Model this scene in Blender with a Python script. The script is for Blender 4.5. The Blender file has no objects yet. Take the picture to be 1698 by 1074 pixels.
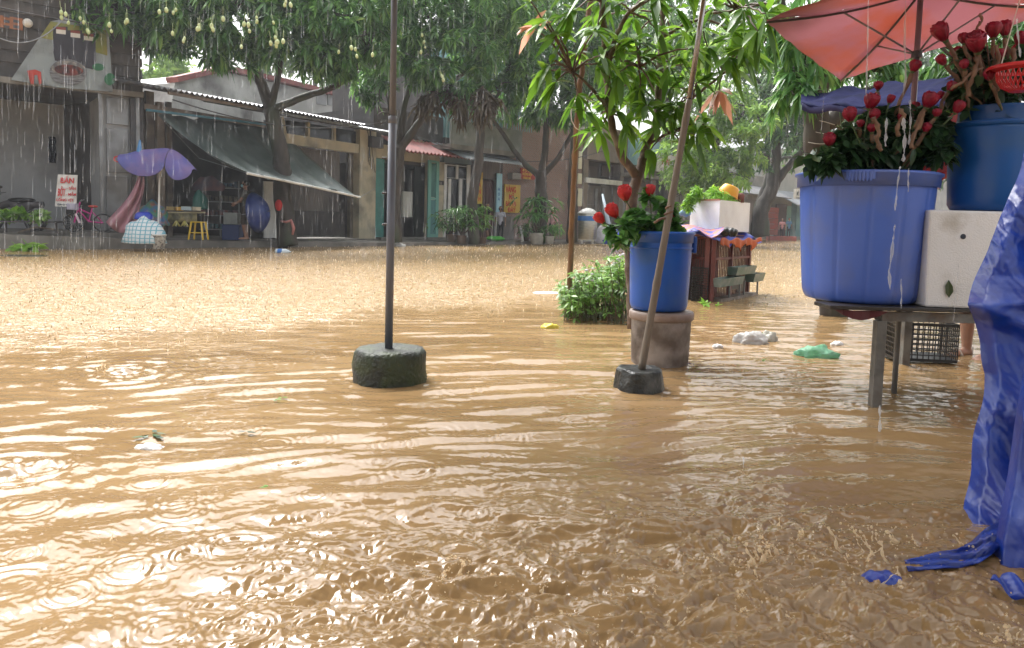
import bpy, math, random
import numpy as np
from mathutils import Vector, Matrix
R = math.radians
random.seed(7); RS = np.random.RandomState(11)
scene = bpy.context.scene
COL = scene.collection

# ---------------------------------------------------------------- camera
F_PX, CX, PYC = 1230.0, 849.0, 462.0        # focal length and optical axis in photo pixels
PITCH, ROLL, EYE = R(4.5), R(1.5), 1.0
Fw = Vector((0, math.cos(PITCH), -math.sin(PITCH)))
U0 = Vector((0, math.sin(PITCH), math.cos(PITCH))); R0 = Vector((1, 0, 0))
cr, sr = math.cos(ROLL), math.sin(ROLL)
Rv = R0 * cr + U0 * sr
Uv = U0 * cr - R0 * sr
CAM = Vector((0, 0, EYE))
cd = bpy.data.cameras.new('camera'); cam = bpy.data.objects.new('camera', cd); COL.objects.link(cam)
cd.sensor_width = 36; cd.lens = 36 * F_PX / 1698; cd.shift_y = -(537 - PYC) / 1698
cd.clip_start = 0.05; cd.clip_end = 1500
m4 = Matrix((Rv, Uv, -Fw)).transposed().to_4x4(); m4.translation = CAM
cam.matrix_world = m4
scene.camera = cam

# ---------------------------------------------------------------- world, sun, exposure
world = bpy.data.worlds.new('World'); scene.world = world; world.use_nodes = True
wn = world.node_tree; wn.nodes.clear()
sky = wn.nodes.new('ShaderNodeTexSky'); sky.sky_type = 'NISHITA'; sky.sun_disc = False
SUN_EL, SUN_AZ = R(58), R(-35)
sky.sun_elevation = SUN_EL; sky.sun_rotation = SUN_AZ; sky.dust_density = 6; sky.air_density = 1.0; sky.ozone_density = 1.0
hs = wn.nodes.new('ShaderNodeHueSaturation'); hs.inputs['Saturation'].default_value = 0.06
bg = wn.nodes.new('ShaderNodeBackground'); bg.inputs['Strength'].default_value = 0.15
wo = wn.nodes.new('ShaderNodeOutputWorld')
wn.links.new(sky.outputs[0], hs.inputs['Color']); wn.links.new(hs.outputs[0], bg.inputs['Color']); wn.links.new(bg.outputs[0], wo.inputs['Surface'])
sd = bpy.data.lights.new('sun', 'SUN'); sun = bpy.data.objects.new('sun', sd); COL.objects.link(sun)
sd.energy = 1.2; sd.angle = R(28); sd.color = (1, 0.97, 0.93)
sdir = Vector((math.sin(SUN_AZ) * math.cos(SUN_EL), math.cos(SUN_AZ) * math.cos(SUN_EL), math.sin(SUN_EL)))
sun.rotation_euler = sdir.to_track_quat('Z', 'Y').to_euler()
scene.view_settings.view_transform = 'Standard'; scene.view_settings.look = 'None'
scene.view_settings.gamma = 1; scene.view_settings.exposure = 1.5
scene.render.engine = 'CYCLES'
scene.cycles.max_bounces = 8; scene.cycles.transparent_max_bounces = 24

# ---------------------------------------------------------------- projection helpers (photo pixel + depth -> place)
def ray(px, py):
    return (Fw + Rv * ((px - CX) / F_PX) + Uv * ((PYC - py) / F_PX))
def at(px, py, D):
    d = ray(px, py); return CAM + d * (D / d.y)
def on(px, py, z=0.0):
    d = ray(px, py); return CAM + d * ((z - EYE) / d.z)
def pxs(D): return D / F_PX          # metres per photo pixel at depth D

# ---------------------------------------------------------------- object helpers
def tag(o, label=None, cat=None, group=None, kind=None):
    if label: o['label'] = label
    if cat: o['category'] = cat
    if group: o['group'] = group
    if kind: o['kind'] = kind
    return o
def wloc(o):
    v = Vector((0, 0, 0))
    while o is not None: v = v + o.location; o = o.parent
    return v
def thing(name, label, cat, loc, group=None):
    o = bpy.data.objects.new(name, None); COL.objects.link(o); o.location = loc
    o.empty_display_size = 0.2
    return tag(o, label, cat, group)
def copy_tree(o, parent=None):
    c = o.copy(); COL.objects.link(c); c.parent = parent
    for ch in [k for k in o.children]: copy_tree(ch, c)
    return c
def perp(d):
    d = d.normalized(); a = Vector((0, 0, 1)) if abs(d.z) < 0.9 else Vector((1, 0, 0))
    u = d.cross(a).normalized(); return u, d.cross(u).normalized()
class MB:
    def __init__(s): s.v = []; s.f = []; s.mi = []; s.cur = 0
    def add(s, vs, fs):
        n = len(s.v); s.v += [tuple(p) for p in vs]
        for f in fs: s.f.append([n + i for i in f]); s.mi.append(s.cur)
        return s
    def box(s, c, sz, ax=None):
        c = Vector(c); X, Y, Z = ax or (Vector((1, 0, 0)), Vector((0, 1, 0)), Vector((0, 0, 1)))
        vs = [c + X * (i * sz[0] / 2) + Y * (j * sz[1] / 2) + Z * (k * sz[2] / 2) for k in (-1, 1) for j in (-1, 1) for i in (-1, 1)]
        return s.add(vs, [(0, 2, 3, 1), (4, 5, 7, 6), (0, 1, 5, 4), (2, 6, 7, 3), (0, 4, 6, 2), (1, 3, 7, 5)])
    def bar(s, a, b, w, h=None):
        a = Vector(a); b = Vector(b); h = h or w; d = b - a; u, v = perp(d)
        if abs(d.normalized().z) < 0.9: u, v = u, Vector(u.cross(d.normalized()))
        return s.box((a + b) / 2, (w, h, d.length), (u, v, d.normalized()))
    def tube(s, pts, r, n=8, caps=True):
        pts = [Vector(p) for p in pts]; m = len(pts); rr = r if isinstance(r, (list, tuple)) else [r] * m
        vs = []; u = None
        for i, p in enumerate(pts):
            d = (pts[min(i + 1, m - 1)] - pts[max(i - 1, 0)])
            if d.length < 1e-9: d = Vector((0, 0, 1))
            d.normalize()
            if u is None: u, w = perp(d)
            else:
                u = (u - d * u.dot(d)); u = u.normalized() if u.length > 1e-6 else perp(d)[0]; w = d.cross(u)
            for k in range(n):
                a = 2 * math.pi * k / n; vs.append(p + (u * math.cos(a) + w * math.sin(a)) * rr[i])
        fs = [(i * n + k, i * n + (k + 1) % n, (i + 1) * n + (k + 1) % n, (i + 1) * n + k) for i in range(m - 1) for k in range(n)]
        if caps: fs += [tuple(range(n - 1, -1, -1)), tuple((m - 1) * n + k for k in range(n))]
        return s.add(vs, fs)
    def lathe(s, c, prof, n=32, ax=None, sx=1, sy=1):
        c = Vector(c); X, Y, Z = ax or (Vector((1, 0, 0)), Vector((0, 1, 0)), Vector((0, 0, 1)))
        vs = []; m = len(prof)
        for r, z in prof:
            for k in range(n):
                a = 2 * math.pi * k / n; vs.append(c + X * (r * sx * math.cos(a)) + Y * (r * sy * math.sin(a)) + Z * z)
        fs = [(i * n + k, i * n + (k + 1) % n, (i + 1) * n + (k + 1) % n, (i + 1) * n + k) for i in range(m - 1) for k in range(n)]
        return s.add(vs, fs)
    def ell(s, c, r, n=10, m=7, ax=None):
        r = r if isinstance(r, (tuple, list)) else (r, r, r)
        prof = [(max(1e-4, math.sin(math.pi * i / m)), -math.cos(math.pi * i / m) * r[2]) for i in range(m + 1)]
        return s.lathe(c, prof, n, ax, r[0], r[1])
    def grid(s, P):           # P: list of rows of points
        nr, nc = len(P), len(P[0])
        return s.add([p for row in P for p in row], [(i * nc + j, i * nc + j + 1, (i + 1) * nc + j + 1, (i + 1) * nc + j) for i in range(nr - 1) for j in range(nc - 1)])
    def poly(s, pts, th, nrm):   # flat polygon with thickness
        pts = [Vector(p) for p in pts]; n = len(pts); q = [p + Vector(nrm) * th for p in pts]
        return s.add(pts + q, [tuple(range(n - 1, -1, -1)), tuple(range(n, 2 * n))] + [(i, (i + 1) % n, n + (i + 1) % n, n + i) for i in range(n)])
    def build(s, name, mat, parent=None, smooth=False, solid=0, bevel=0, sub=0, label=None):
        me = bpy.data.meshes.new(name); off = wloc(parent) if parent else Vector((0, 0, 0))
        me.from_pydata([(p[0] - off.x, p[1] - off.y, p[2] - off.z) for p in s.v], [], s.f)
        for mm in (mat if isinstance(mat, (list, tuple)) else [mat]): me.materials.append(mm)
        if any(s.mi): me.polygons.foreach_set('material_index', s.mi)
        if smooth: me.shade_smooth()
        me.validate(); me.update()
        o = bpy.data.objects.new(name, me); COL.objects.link(o); o.parent = parent
        if solid: md = o.modifiers.new('s', 'SOLIDIFY'); md.thickness = solid; md.offset = 0
        if bevel: md = o.modifiers.new('b', 'BEVEL'); md.width = bevel; md.segments = 2; md.limit_method = 'ANGLE'
        if sub: md = o.modifiers.new('u', 'SUBSURF'); md.levels = sub; md.render_levels = sub
        if label: o['label'] = label
        return o
def own(mb, name, mat, label, cat, group=None, kind=None, loc=None, **k):
    """one-mesh top-level thing; origin moved to the lowest middle of its bounds"""
    a = np.array([tuple(p) for p in mb.v]); c = Vector(((a[:, 0].min() + a[:, 0].max()) / 2, (a[:, 1].min() + a[:, 1].max()) / 2, a[:, 2].min()))
    mb.v = [(p[0] - c.x, p[1] - c.y, p[2] - c.z) for p in mb.v]
    o = mb.build(name, mat, None, **k); o.location = c
    return tag(o, label, cat, group, kind)

# ---------------------------------------------------------------- materials
def lin(c): return tuple(((x / 255) / 12.92 if x / 255 <= 0.04045 else ((x / 255 + 0.055) / 1.055) ** 2.4) for x in c)
MATS = {}
def mat(name, c, rough=0.6, c2=None, scale=6, lo=0.4, hi=0.65, bump=0.0, bscale=None, metal=0, spec=0.5, trans=0, detail=5, sxyz=None, stain=None, c3=None, sc3=1.5, coat=0, sss=0):
    m = bpy.data.materials.new(name); m.use_nodes = True; nt = m.node_tree; N = nt.nodes; L = nt.links
    b = N['Principled BSDF']; b.inputs['Base Color'].default_value = (*c, 1); b.inputs['Roughness'].default_value = rough
    b.inputs['Metallic'].default_value = metal; b.inputs['Specular IOR Level'].default_value = spec
    if coat: b.inputs['Coat Weight'].default_value = coat; b.inputs['Coat Roughness'].default_value = 0.08
    tc = N.new('ShaderNodeTexCoord'); mp = N.new('ShaderNodeMapping'); L.new(tc.outputs['Object'], mp.inputs['Vector'])
    if sxyz: mp.inputs['Scale'].default_value = sxyz
    col = None
    if c2:
        nz = N.new('ShaderNodeTexNoise'); nz.inputs['Scale'].default_value = scale; nz.inputs['Detail'].default_value = detail; L.new(mp.outputs[0], nz.inputs['Vector'])
        rp = N.new('ShaderNodeValToRGB'); rp.color_ramp.elements[0].position = lo; rp.color_ramp.elements[1].position = hi
        rp.color_ramp.elements[0].color = (*c, 1); rp.color_ramp.elements[1].color = (*c2, 1)
        L.new(nz.outputs[0], rp.inputs[0]); col = rp.outputs[0]
        if c3:
            n3 = N.new('ShaderNodeTexNoise'); n3.inputs['Scale'].default_value = sc3; n3.inputs['Detail'].default_value = 8; L.new(mp.outputs[0], n3.inputs['Vector'])
            r3 = N.new('ShaderNodeValToRGB'); r3.color_ramp.elements[0].position = 0.5; r3.color_ramp.elements[1].position = 0.68
            mx = N.new('ShaderNodeMix'); mx.data_type = 'RGBA'; L.new(n3.outputs[0], r3.inputs[0]); L.new(r3.outputs[0], mx.inputs[0]); L.new(col, mx.inputs[6]); mx.inputs[7].default_value = (*c3, 1); col = mx.outputs[2]
        L.new(col, b.inputs['Base Color'])
    if bump:
        nb = N.new('ShaderNodeTexNoise'); nb.inputs['Scale'].default_value = bscale or scale * 3; nb.inputs['Detail'].default_value = 6; L.new(mp.outputs[0], nb.inputs['Vector'])
        bp = N.new('ShaderNodeBump'); bp.inputs['Strength'].default_value = bump; bp.inputs['Distance'].default_value = 0.02; L.new(nb.outputs[0], bp.inputs['Height']); L.new(bp.outputs[0], b.inputs['Normal'])
    if trans:
        tr = N.new('ShaderNodeBsdfTranslucent'); tr.inputs['Color'].default_value = (*c, 1)
        if col is not None: L.new(col, tr.inputs['Color'])
        ms = N.new('ShaderNodeMixShader'); ms.inputs[0].default_value = trans; L.new(b.outputs[0], ms.inputs[1]); L.new(tr.outputs[0], ms.inputs[2])
        L.new(ms.outputs[0], N['Material Output'].inputs['Surface'])
    MATS[name] = m; return m
def leafmat(name, cols, rough=0.35, trans=0.35):
    """leaf colours picked per leaf from a stored random attribute"""
    m = bpy.data.materials.new(name); m.use_nodes = True; nt = m.node_tree; N = nt.nodes; L = nt.links
    b = N['Principled BSDF']; b.inputs['Roughness'].default_value = rough
    at_ = N.new('ShaderNodeAttribute'); at_.attribute_name = 'rnd'
    rp = N.new('ShaderNodeValToRGB'); e = rp.color_ramp.elements
    while len(e) < len(cols): e.new(0.5)
    for i, (p, c) in enumerate(cols): e[i].position = p; e[i].color = (*c, 1)
    L.new(at_.outputs['Fac'], rp.inputs[0]); L.new(rp.outputs[0], b.inputs['Base Color'])
    tr = N.new('ShaderNodeBsdfTranslucent'); hv = N.new('ShaderNodeHueSaturation'); hv.inputs['Value'].default_value = 1.6; hv.inputs['Hue'].default_value = 0.485
    L.new(rp.outputs[0], hv.inputs['Color']); L.new(hv.outputs[0], tr.inputs['Color'])
    ms = N.new('ShaderNodeMixShader'); ms.inputs[0].default_value = trans; L.new(b.outputs[0], ms.inputs[1]); L.new(tr.outputs[0], ms.inputs[2])
    L.new(ms.outputs[0], N['Material Output'].inputs['Surface']); MATS[name] = m; return m

def npmesh(name, V, Fa, mat_, parent=None, rnd=None, smooth=True):
    """V (n,3) array in world coords, Fa (m,k) index array"""
    off = wloc(parent) if parent else Vector((0, 0, 0))
    me = bpy.data.meshes.new(name); n, (m, k) = len(V), Fa.shape
    me.vertices.add(n); me.vertices.foreach_set('co', (V - np.array(off)).astype(np.float32).ravel())
    me.loops.add(m * k); me.loops.foreach_set('vertex_index', Fa.astype(np.int32).ravel())
    me.polygons.add(m); me.polygons.foreach_set('loop_start', np.arange(0, m * k, k, dtype=np.int32))
    try: me.polygons.foreach_set('loop_total', np.full(m, k, dtype=np.int32))
    except Exception: pass
    if smooth: me.polygons.foreach_set('use_smooth', np.ones(m, dtype=bool))
    if rnd is not None:
        a = me.attributes.new('rnd', 'FLOAT', 'POINT'); a.data.foreach_set('value', rnd.astype(np.float32))
    me.materials.append(mat_); me.update(calc_edges=True); me.validate()
    o = bpy.data.objects.new(name, me); COL.objects.link(o); o.parent = parent
    return o

# ---------------------------------------------------------------- noise (numpy)
_perm = RS.permutation(512); _perm = np.concatenate([_perm, _perm]); _gr = RS.rand(512) * 2 * np.pi
def perlin(x, y):
    xi = np.floor(x).astype(np.int64); yi = np.floor(y).astype(np.int64); xf = x - xi; yf = y - yi
    u = xf * xf * xf * (xf * (xf * 6 - 15) + 10); v = yf * yf * yf * (yf * (yf * 6 - 15) + 10)
    def g(ix, iy, dx, dy):
        h = _gr[_perm[(_perm[ix & 511] + iy) & 511]]; return np.cos(h) * dx + np.sin(h) * dy
    a = g(xi, yi, xf, yf); b = g(xi + 1, yi, xf - 1, yf); c = g(xi, yi + 1, xf, yf - 1); d = g(xi + 1, yi + 1, xf - 1, yf - 1)
    return (a * (1 - u) + b * u) * (1 - v) + (c * (1 - u) + d * u) * v
def fbm(x, y, o=4, g=0.5):
    s = 0; a = 1
    for i in range(o): s = s + a * perlin(x * 2 ** i + 17 * i, y * 2 ** i - 9 * i); a *= g
    return s
def sstep(a, b, x):
    t = np.clip((x - a) / (b - a), 0, 1); return t * t * (3 - 2 * t)
# ================================================================ THE SETTING: ground, water
def sheet(name, z, mt, ext=400):
    m = MB(); m.add([(-ext, -60, z), (ext, -60, z), (ext, 700, z), (-ext, 700, z)], [(0, 1, 2, 3)])
    return tag(m.build(name, mt), 'muddy street bed below the flood water', None, kind='structure')
sheet('ground', -0.45, mat('mud_bed', (0.12, 0.075, 0.04), 0.9, (0.09, 0.06, 0.035), 0.5))

# where rain beats on open water (beyond the sheltered near water) the surface is pitted
# line of shelter, in world metres, seen as the edge between smooth and pitted water
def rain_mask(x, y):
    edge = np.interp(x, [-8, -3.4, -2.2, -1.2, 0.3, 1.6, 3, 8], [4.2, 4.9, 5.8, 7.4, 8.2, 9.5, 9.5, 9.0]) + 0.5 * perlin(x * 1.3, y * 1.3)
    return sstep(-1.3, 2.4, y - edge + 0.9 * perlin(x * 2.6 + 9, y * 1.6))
def water_height(x, y):
    rm = rain_mask(x, y)
    dist = np.sqrt(x * x + y * y)
    # bent, long swell crests drifting across the sheltered water
    h = np.zeros_like(x)
    rs = np.random.RandomState(5)
    cx0, cy0 = 1.6, 0.6
    wx = x + 0.25 * perlin(x * 0.7, y * 0.7) ; wy = y + 0.25 * perlin(x * 0.7 + 40, y * 0.7)
    ang0 = np.arctan2(wy - cy0, wx - cx0)
    rad = np.sqrt((wx - cx0) ** 2 * 0.55 + (wy - cy0) ** 2)
    for k in range(26):
        lam = 0.055 * (1.17 ** (k * 0.62)) * rs.uniform(0.85, 1.15)
        a = R(90) + rs.normal(0, 0.30); am = lam * 0.0074 * rs.uniform(0.5, 1.2)
        env = 0.5 + 0.9 * perlin(x * 0.55 + k * 3.1, y * 1.1 - k * 7.7)
        h += am * env * np.sin(2 * np.pi / lam * (wx * np.cos(a) + wy * np.sin(a)) + rs.uniform(0, 6.28))
    for k in range(10):
        lam = rs.uniform(0.07, 0.26); am = lam * 0.013
        env = np.clip(0.35 + 1.2 * perlin(x * 0.8 + k * 5.3, y * 1.3 + k * 2.1), 0, 1.2)
        h += am * env * np.sin(2 * np.pi / lam * rad + rs.uniform(0, 6.28) + 1.5 * perlin(x, y))
    sm = h * (1 - 0.75 * rm)
    # churned water, lower right, where the run-off pours in
    ch = np.exp(-(((x - 0.75) / 1.15) ** 2 + ((y - 2.0) / 0.62) ** 2)) + 0.42 * np.exp(-(((x - 0.25) / 0.8) ** 2 + ((y - 1.75) / 0.35) ** 2))
    ch += 0.14 * np.exp(-(((x + 0.9) / 0.7) ** 2 + ((y - 2.0) / 0.5) ** 2))
    wx2 = x + 0.08 * perlin(x * 5, y * 5); wy2 = y + 0.08 * perlin(x * 5 + 9, y * 5)
    f1 = 1 - 2.2 * np.abs(fbm(wx2 * 3.6, wy2 * 6.5, 4, 0.5)); f2 = fbm(wx2 * 14, wy2 * 18, 3, 0.55)
    sm += np.clip(ch, 0, 1) * (0.024 * (f1 - 0.4) + 0.010 * f2 + 0.0045 * fbm(wx2 * 40, wy2 * 52, 3, .6))
    # fine chop everywhere near
    sm += 0.0013 * fbm(wx2 * 30 + 5, wy2 * 52, 3) * (0.4 + np.exp(-((y - 2.0) / 1.2) ** 2) * 1.5) * (1 - rm)
    # choppy run between stalls, right middle
    rt = np.exp(-(((x - 2.0) / 1.5) ** 2 + ((y - 6.0) / 2.6) ** 2))
    sm += rt * (0.008 * fbm(wx * 3.5, wy * 4.5, 3) + 0.004 * fbm(wx * 12, wy * 12, 2))
    # rings from single drops
    for k in range(150):
        ry = 1.7 + 7.5 * rs.rand() ** 1.5; rx = rs.uniform(-0.75, 0.7) * ry
        if rs.rand() < 0.5: rx = -abs(rx)
        rr0 = rs.uniform(0.02, 0.11) * (1.5 if ry > 4 else 1)
        sel = (np.abs(x - rx) < rr0 * 2) & (np.abs(y - ry) < rr0 * 2)
        if not sel.any(): continue
        d = np.sqrt((x[sel] - rx) ** 2 + (y[sel] - ry) ** 2)
        sm[sel] += 0.0016 * np.sin(d / rr0 * 19) * np.exp(-((d - rr0 * 0.75) / (rr0 * 0.45)) ** 2)
    # water piling up and rippling round whatever stands in it
    for ox, oy, orad, am in ((-0.742, 4.5, 0.235, .0035), (0.76, 4.45, 0.165, .0035), (1.066, 5.33, 0.20, .003), (2.04, 4.14, 0.04, .003), (2.88, 5.45, 0.04, .003)):
        d = np.sqrt((x - ox) ** 2 + (y - oy) ** 2) - orad; e = np.exp(-(np.maximum(d, 0) / 0.22)) * (0.6 + 0.5 * perlin(x * 4, y * 4 + 3))
        sm += am * e * np.sin(d * 75) + 0.005 * np.exp(-(np.maximum(d, 0) / 0.025))
    # two big fountains of rings at left where the gutter water lands
    for rx, ry, rr0, am in ((-2.4, 4.55, 0.55, 0.004), (-1.9, 2.75, 0.42, 0.004)):
        d = np.sqrt((x - rx) ** 2 + (y - ry) ** 2)
        sm += am * np.sin(d * 58) * np.exp(-(d / rr0) ** 2 * 0.9) + 0.02 * np.exp(-(d / 0.05) ** 2)
        sm += 0.012 * fbm(x * 16, y * 22, 3) * np.exp(-(d / (rr0 * 0.5)) ** 2)
    # pitted open water
    pit = 0.011 * fbm(x * 4.0, y * 6.5, 4, 0.62) + 0.006 * np.sin(x * 1.1 + y * 2.0)
    far = np.clip(14 / (dist + 1), 0.25, 1)
    sm += rm * pit * far
    return sm
def make_water():
    rows = np.concatenate([-60 + 0 * np.zeros(1), [-20, -6, -2, 0.0, 0.7], 1.3 * np.exp(np.linspace(0, math.log(70 / 1.3), 1150)), [90, 130, 220, 500]])
    u = np.concatenate([[-400, -60, -12, -4, -2.2, -1.5, -1.1], np.linspace(-0.86, 0.86, 760), [1.1, 1.5, 2.2, 4, 12, 60, 400]])
    w = np.maximum(rows, 1.3)
    X = u[None, :] * w[:, None] + np.zeros((len(rows), 1)); Y = rows[:, None] + np.zeros((1, len(u)))
    X = np.clip(X, -400, 400)
    H = water_height(X.ravel(), Y.ravel()).reshape(X.shape)
    fade = (sstep(0.2, 1.3, Y)) * (1 - sstep(60, 120, Y)) * (1 - sstep(1.0, 2.0, np.abs(u))[None, :])
    Z = H * fade
    V = np.stack([X.ravel(), Y.ravel(), Z.ravel()], 1)
    nr, nc = X.shape; i = np.arange(nr - 1)[:, None] * nc + np.arange(nc - 1)[None, :]
    Fa = np.stack([i, i + 1, i + nc + 1, i + nc], -1).reshape(-1, 4)
    m = bpy.data.materials.new('muddy_water'); m.use_nodes = True; nt = m.node_tree; N = nt.nodes; L = nt.links
    b = N['Principled BSDF']; b.inputs['IOR'].default_value = 1.42; b.inputs['Specular IOR Level'].default_value = 0.5
    at_ = N.new('ShaderNodeAttribute'); at_.attribute_name = 'rnd'
    ge = N.new('ShaderNodeNewGeometry')
    def noise(sc, det, vec=None, sx=None):
        n = N.new('ShaderNodeTexNoise'); n.inputs['Scale'].default_value = sc; n.inputs['Detail'].default_value = det
        if sx: mp = N.new('ShaderNodeMapping'); mp.inputs['Scale'].default_value = sx; L.new(ge.outputs['Position'], mp.inputs['Vector']); L.new(mp.outputs[0], n.inputs['Vector'])
        else: L.new(ge.outputs['Position'], n.inputs['Vector'])
        return n
    # silt swirls
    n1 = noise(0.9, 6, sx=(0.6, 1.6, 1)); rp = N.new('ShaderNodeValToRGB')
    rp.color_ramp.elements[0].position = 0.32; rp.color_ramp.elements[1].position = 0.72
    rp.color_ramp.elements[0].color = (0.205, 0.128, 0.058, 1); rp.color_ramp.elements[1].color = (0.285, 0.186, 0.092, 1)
    L.new(n1.outputs[0], rp.inputs[0]); mxw = N.new('ShaderNodeMix'); mxw.data_type = 'RGBA'; L.new(at_.outputs['Fac'], mxw.inputs[0]); L.new(rp.outputs[0], mxw.inputs[6]); mxw.inputs[7].default_value = (0.36, 0.235, 0.105, 1)      # rain-beaten area mixed towards a paler brown
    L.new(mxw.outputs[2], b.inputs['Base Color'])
    # roughness: glassy near, beaten by rain beyond the shelter
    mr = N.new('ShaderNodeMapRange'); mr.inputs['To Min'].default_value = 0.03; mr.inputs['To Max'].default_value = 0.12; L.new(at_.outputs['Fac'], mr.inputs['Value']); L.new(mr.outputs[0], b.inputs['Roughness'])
    # rain pits as bump
    n2 = noise(26, 3); n3 = noise(9, 3, sx=(0.8, 1.2, 1))
    ad = N.new('ShaderNodeMath'); ad.operation = 'ADD'; L.new(n2.outputs[0], ad.inputs[0]); L.new(n3.outputs[0], ad.inputs[1])
    st = N.new('ShaderNodeMapRange'); st.inputs['To Min'].default_value = 0.05; st.inputs['To Max'].default_value = 0.7; L.new(at_.outputs['Fac'], st.inputs['Value'])
    bp = N.new('ShaderNodeBump'); bp.inputs['Distance'].default_value = 0.05; L.new(st.outputs[0], bp.inputs['Strength']); L.new(ad.outputs[0], bp.inputs['Height']); L.new(bp.outputs[0], b.inputs['Normal'])
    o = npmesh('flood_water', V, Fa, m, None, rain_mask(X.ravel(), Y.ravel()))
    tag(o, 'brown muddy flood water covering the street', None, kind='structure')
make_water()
# ================================================================ materials
M = MATS
mat('wall_grey', (0.34, 0.35, 0.36), 0.8, (0.42, 0.43, 0.44), 1.2, bump=0.15, c3=(0.24, 0.24, 0.24), sc3=0.9)
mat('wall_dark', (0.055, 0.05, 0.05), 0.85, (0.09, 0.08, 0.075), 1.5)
mat('wall_white', (0.62, 0.62, 0.60), 0.8, (0.45, 0.45, 0.43), 0.9, bump=0.1, c3=(0.16, 0.15, 0.15), sc3=0.6)
mat('wall_cream', (0.55, 0.48, 0.34), 0.8, (0.42, 0.38, 0.28), 1.3, c3=(0.25, 0.23, 0.18), sc3=1.2)
mat('wall_brown', (0.20, 0.165, 0.14), 0.85, (0.28, 0.24, 0.21), 1.0, c3=(0.10, 0.09, 0.085), sc3=1.0)
mat('wall_teal', (0.20, 0.38, 0.40), 0.7, (0.14, 0.27, 0.30), 1.2)
mat('concrete', (0.16, 0.15, 0.135), 0.8, (0.25, 0.235, 0.21), 2.0, bump=0.2, c3=(0.09, 0.085, 0.075), sc3=1.2)
mat('shutter', (0.15, 0.135, 0.13), 0.55, (0.20, 0.18, 0.17), 0.8, c3=(0.09, 0.08, 0.08), sc3=0.7)
mat('dark_metal', (0.04, 0.04, 0.045), 0.45, (0.07, 0.06, 0.06), 4)
mat('steel_grey', (0.26, 0.27, 0.28), 0.4, (0.18, 0.18, 0.18), 3, metal=0.5)
mat('roof_metal', (0.10, 0.10, 0.11), 0.35, (0.17, 0.165, 0.165), 1.2, metal=0.3)
mat('roof_light', (0.42, 0.46, 0.50), 0.35, (0.28, 0.30, 0.33), 1.2, metal=0.2)
mat('roof_tile', (0.30, 0.085, 0.075), 0.7, (0.19, 0.06, 0.055), 2)
mat('white_paint', (0.72, 0.72, 0.70), 0.45, (0.55, 0.55, 0.52), 2)
mat('teal_paint', (0.05, 0.24, 0.21), 0.45, (0.035, 0.15, 0.14), 2)
mat('dark_glass', (0.02, 0.022, 0.025), 0.08)
mat('door_red', (0.09, 0.03, 0.028), 0.5, (0.06, 0.025, 0.022), 3)
mat('tarp_green', (0.17, 0.21, 0.20), 0.4, (0.12, 0.15, 0.145), 1.5, trans=0.25, bump=0.3, bscale=3)
mat('blue_paint', (0.05, 0.20, 0.45), 0.5)
mat('sign_yellow', (0.62, 0.42, 0.07), 0.6, (0.5, 0.33, 0.05), 2)
mat('sign_red', (0.45, 0.05, 0.035), 0.6, (0.33, 0.04, 0.03), 2)
mat('letter_red', (0.55, 0.02, 0.02), 0.6)
mat('letter_yellow', (0.7, 0.5, 0.08), 0.6)
mat('letter_dark', (0.03, 0.04, 0.06), 0.6)
mat('letter_blue', (0.04, 0.16, 0.45), 0.6)
mat('sign_white', (0.68, 0.66, 0.62), 0.6, (0.5, 0.47, 0.43), 3)
mat('sign_sky', (0.36, 0.62, 0.75), 0.6)
def brickmat():
    m = mat('brick_pink', (0.4, 0.25, 0.21), 0.85); N = m.node_tree.nodes; L = m.node_tree.links; b = N['Principled BSDF']
    br = N.new('ShaderNodeTexBrick'); br.inputs['Color1'].default_value = (0.42, 0.24, 0.20, 1); br.inputs['Color2'].default_value = (0.34, 0.20, 0.17, 1); br.inputs['Mortar'].default_value = (0.36, 0.33, 0.30, 1)
    br.inputs['Scale'].default_value = 1; br.inputs['Brick Width'].default_value = 0.22; br.inputs['Row Height'].default_value = 0.075; br.inputs['Mortar Size'].default_value = 0.012
    tc = [n for n in N if n.type == 'TEX_COORD'][0]; mp = N.new('ShaderNodeMapping'); mp.inputs['Rotation'].default_value = (R(90), 0, R(-35)); L.new(tc.outputs['Object'], mp.inputs['Vector']); L.new(mp.outputs[0], br.inputs['Vector'])
    nz = N.new('ShaderNodeTexNoise'); nz.inputs['Scale'].default_value = 1.2; nz.inputs['Detail'].default_value = 8; mx = N.new('ShaderNodeMix'); mx.data_type = 'RGBA'; mx.blend_type = 'MULTIPLY'; mx.inputs[0].default_value = 0.6
    L.new(br.outputs[0], mx.inputs[6]); L.new(nz.outputs[0], mx.inputs[7]); L.new(mx.outputs[2], b.inputs['Base Color'])
brickmat()

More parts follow.
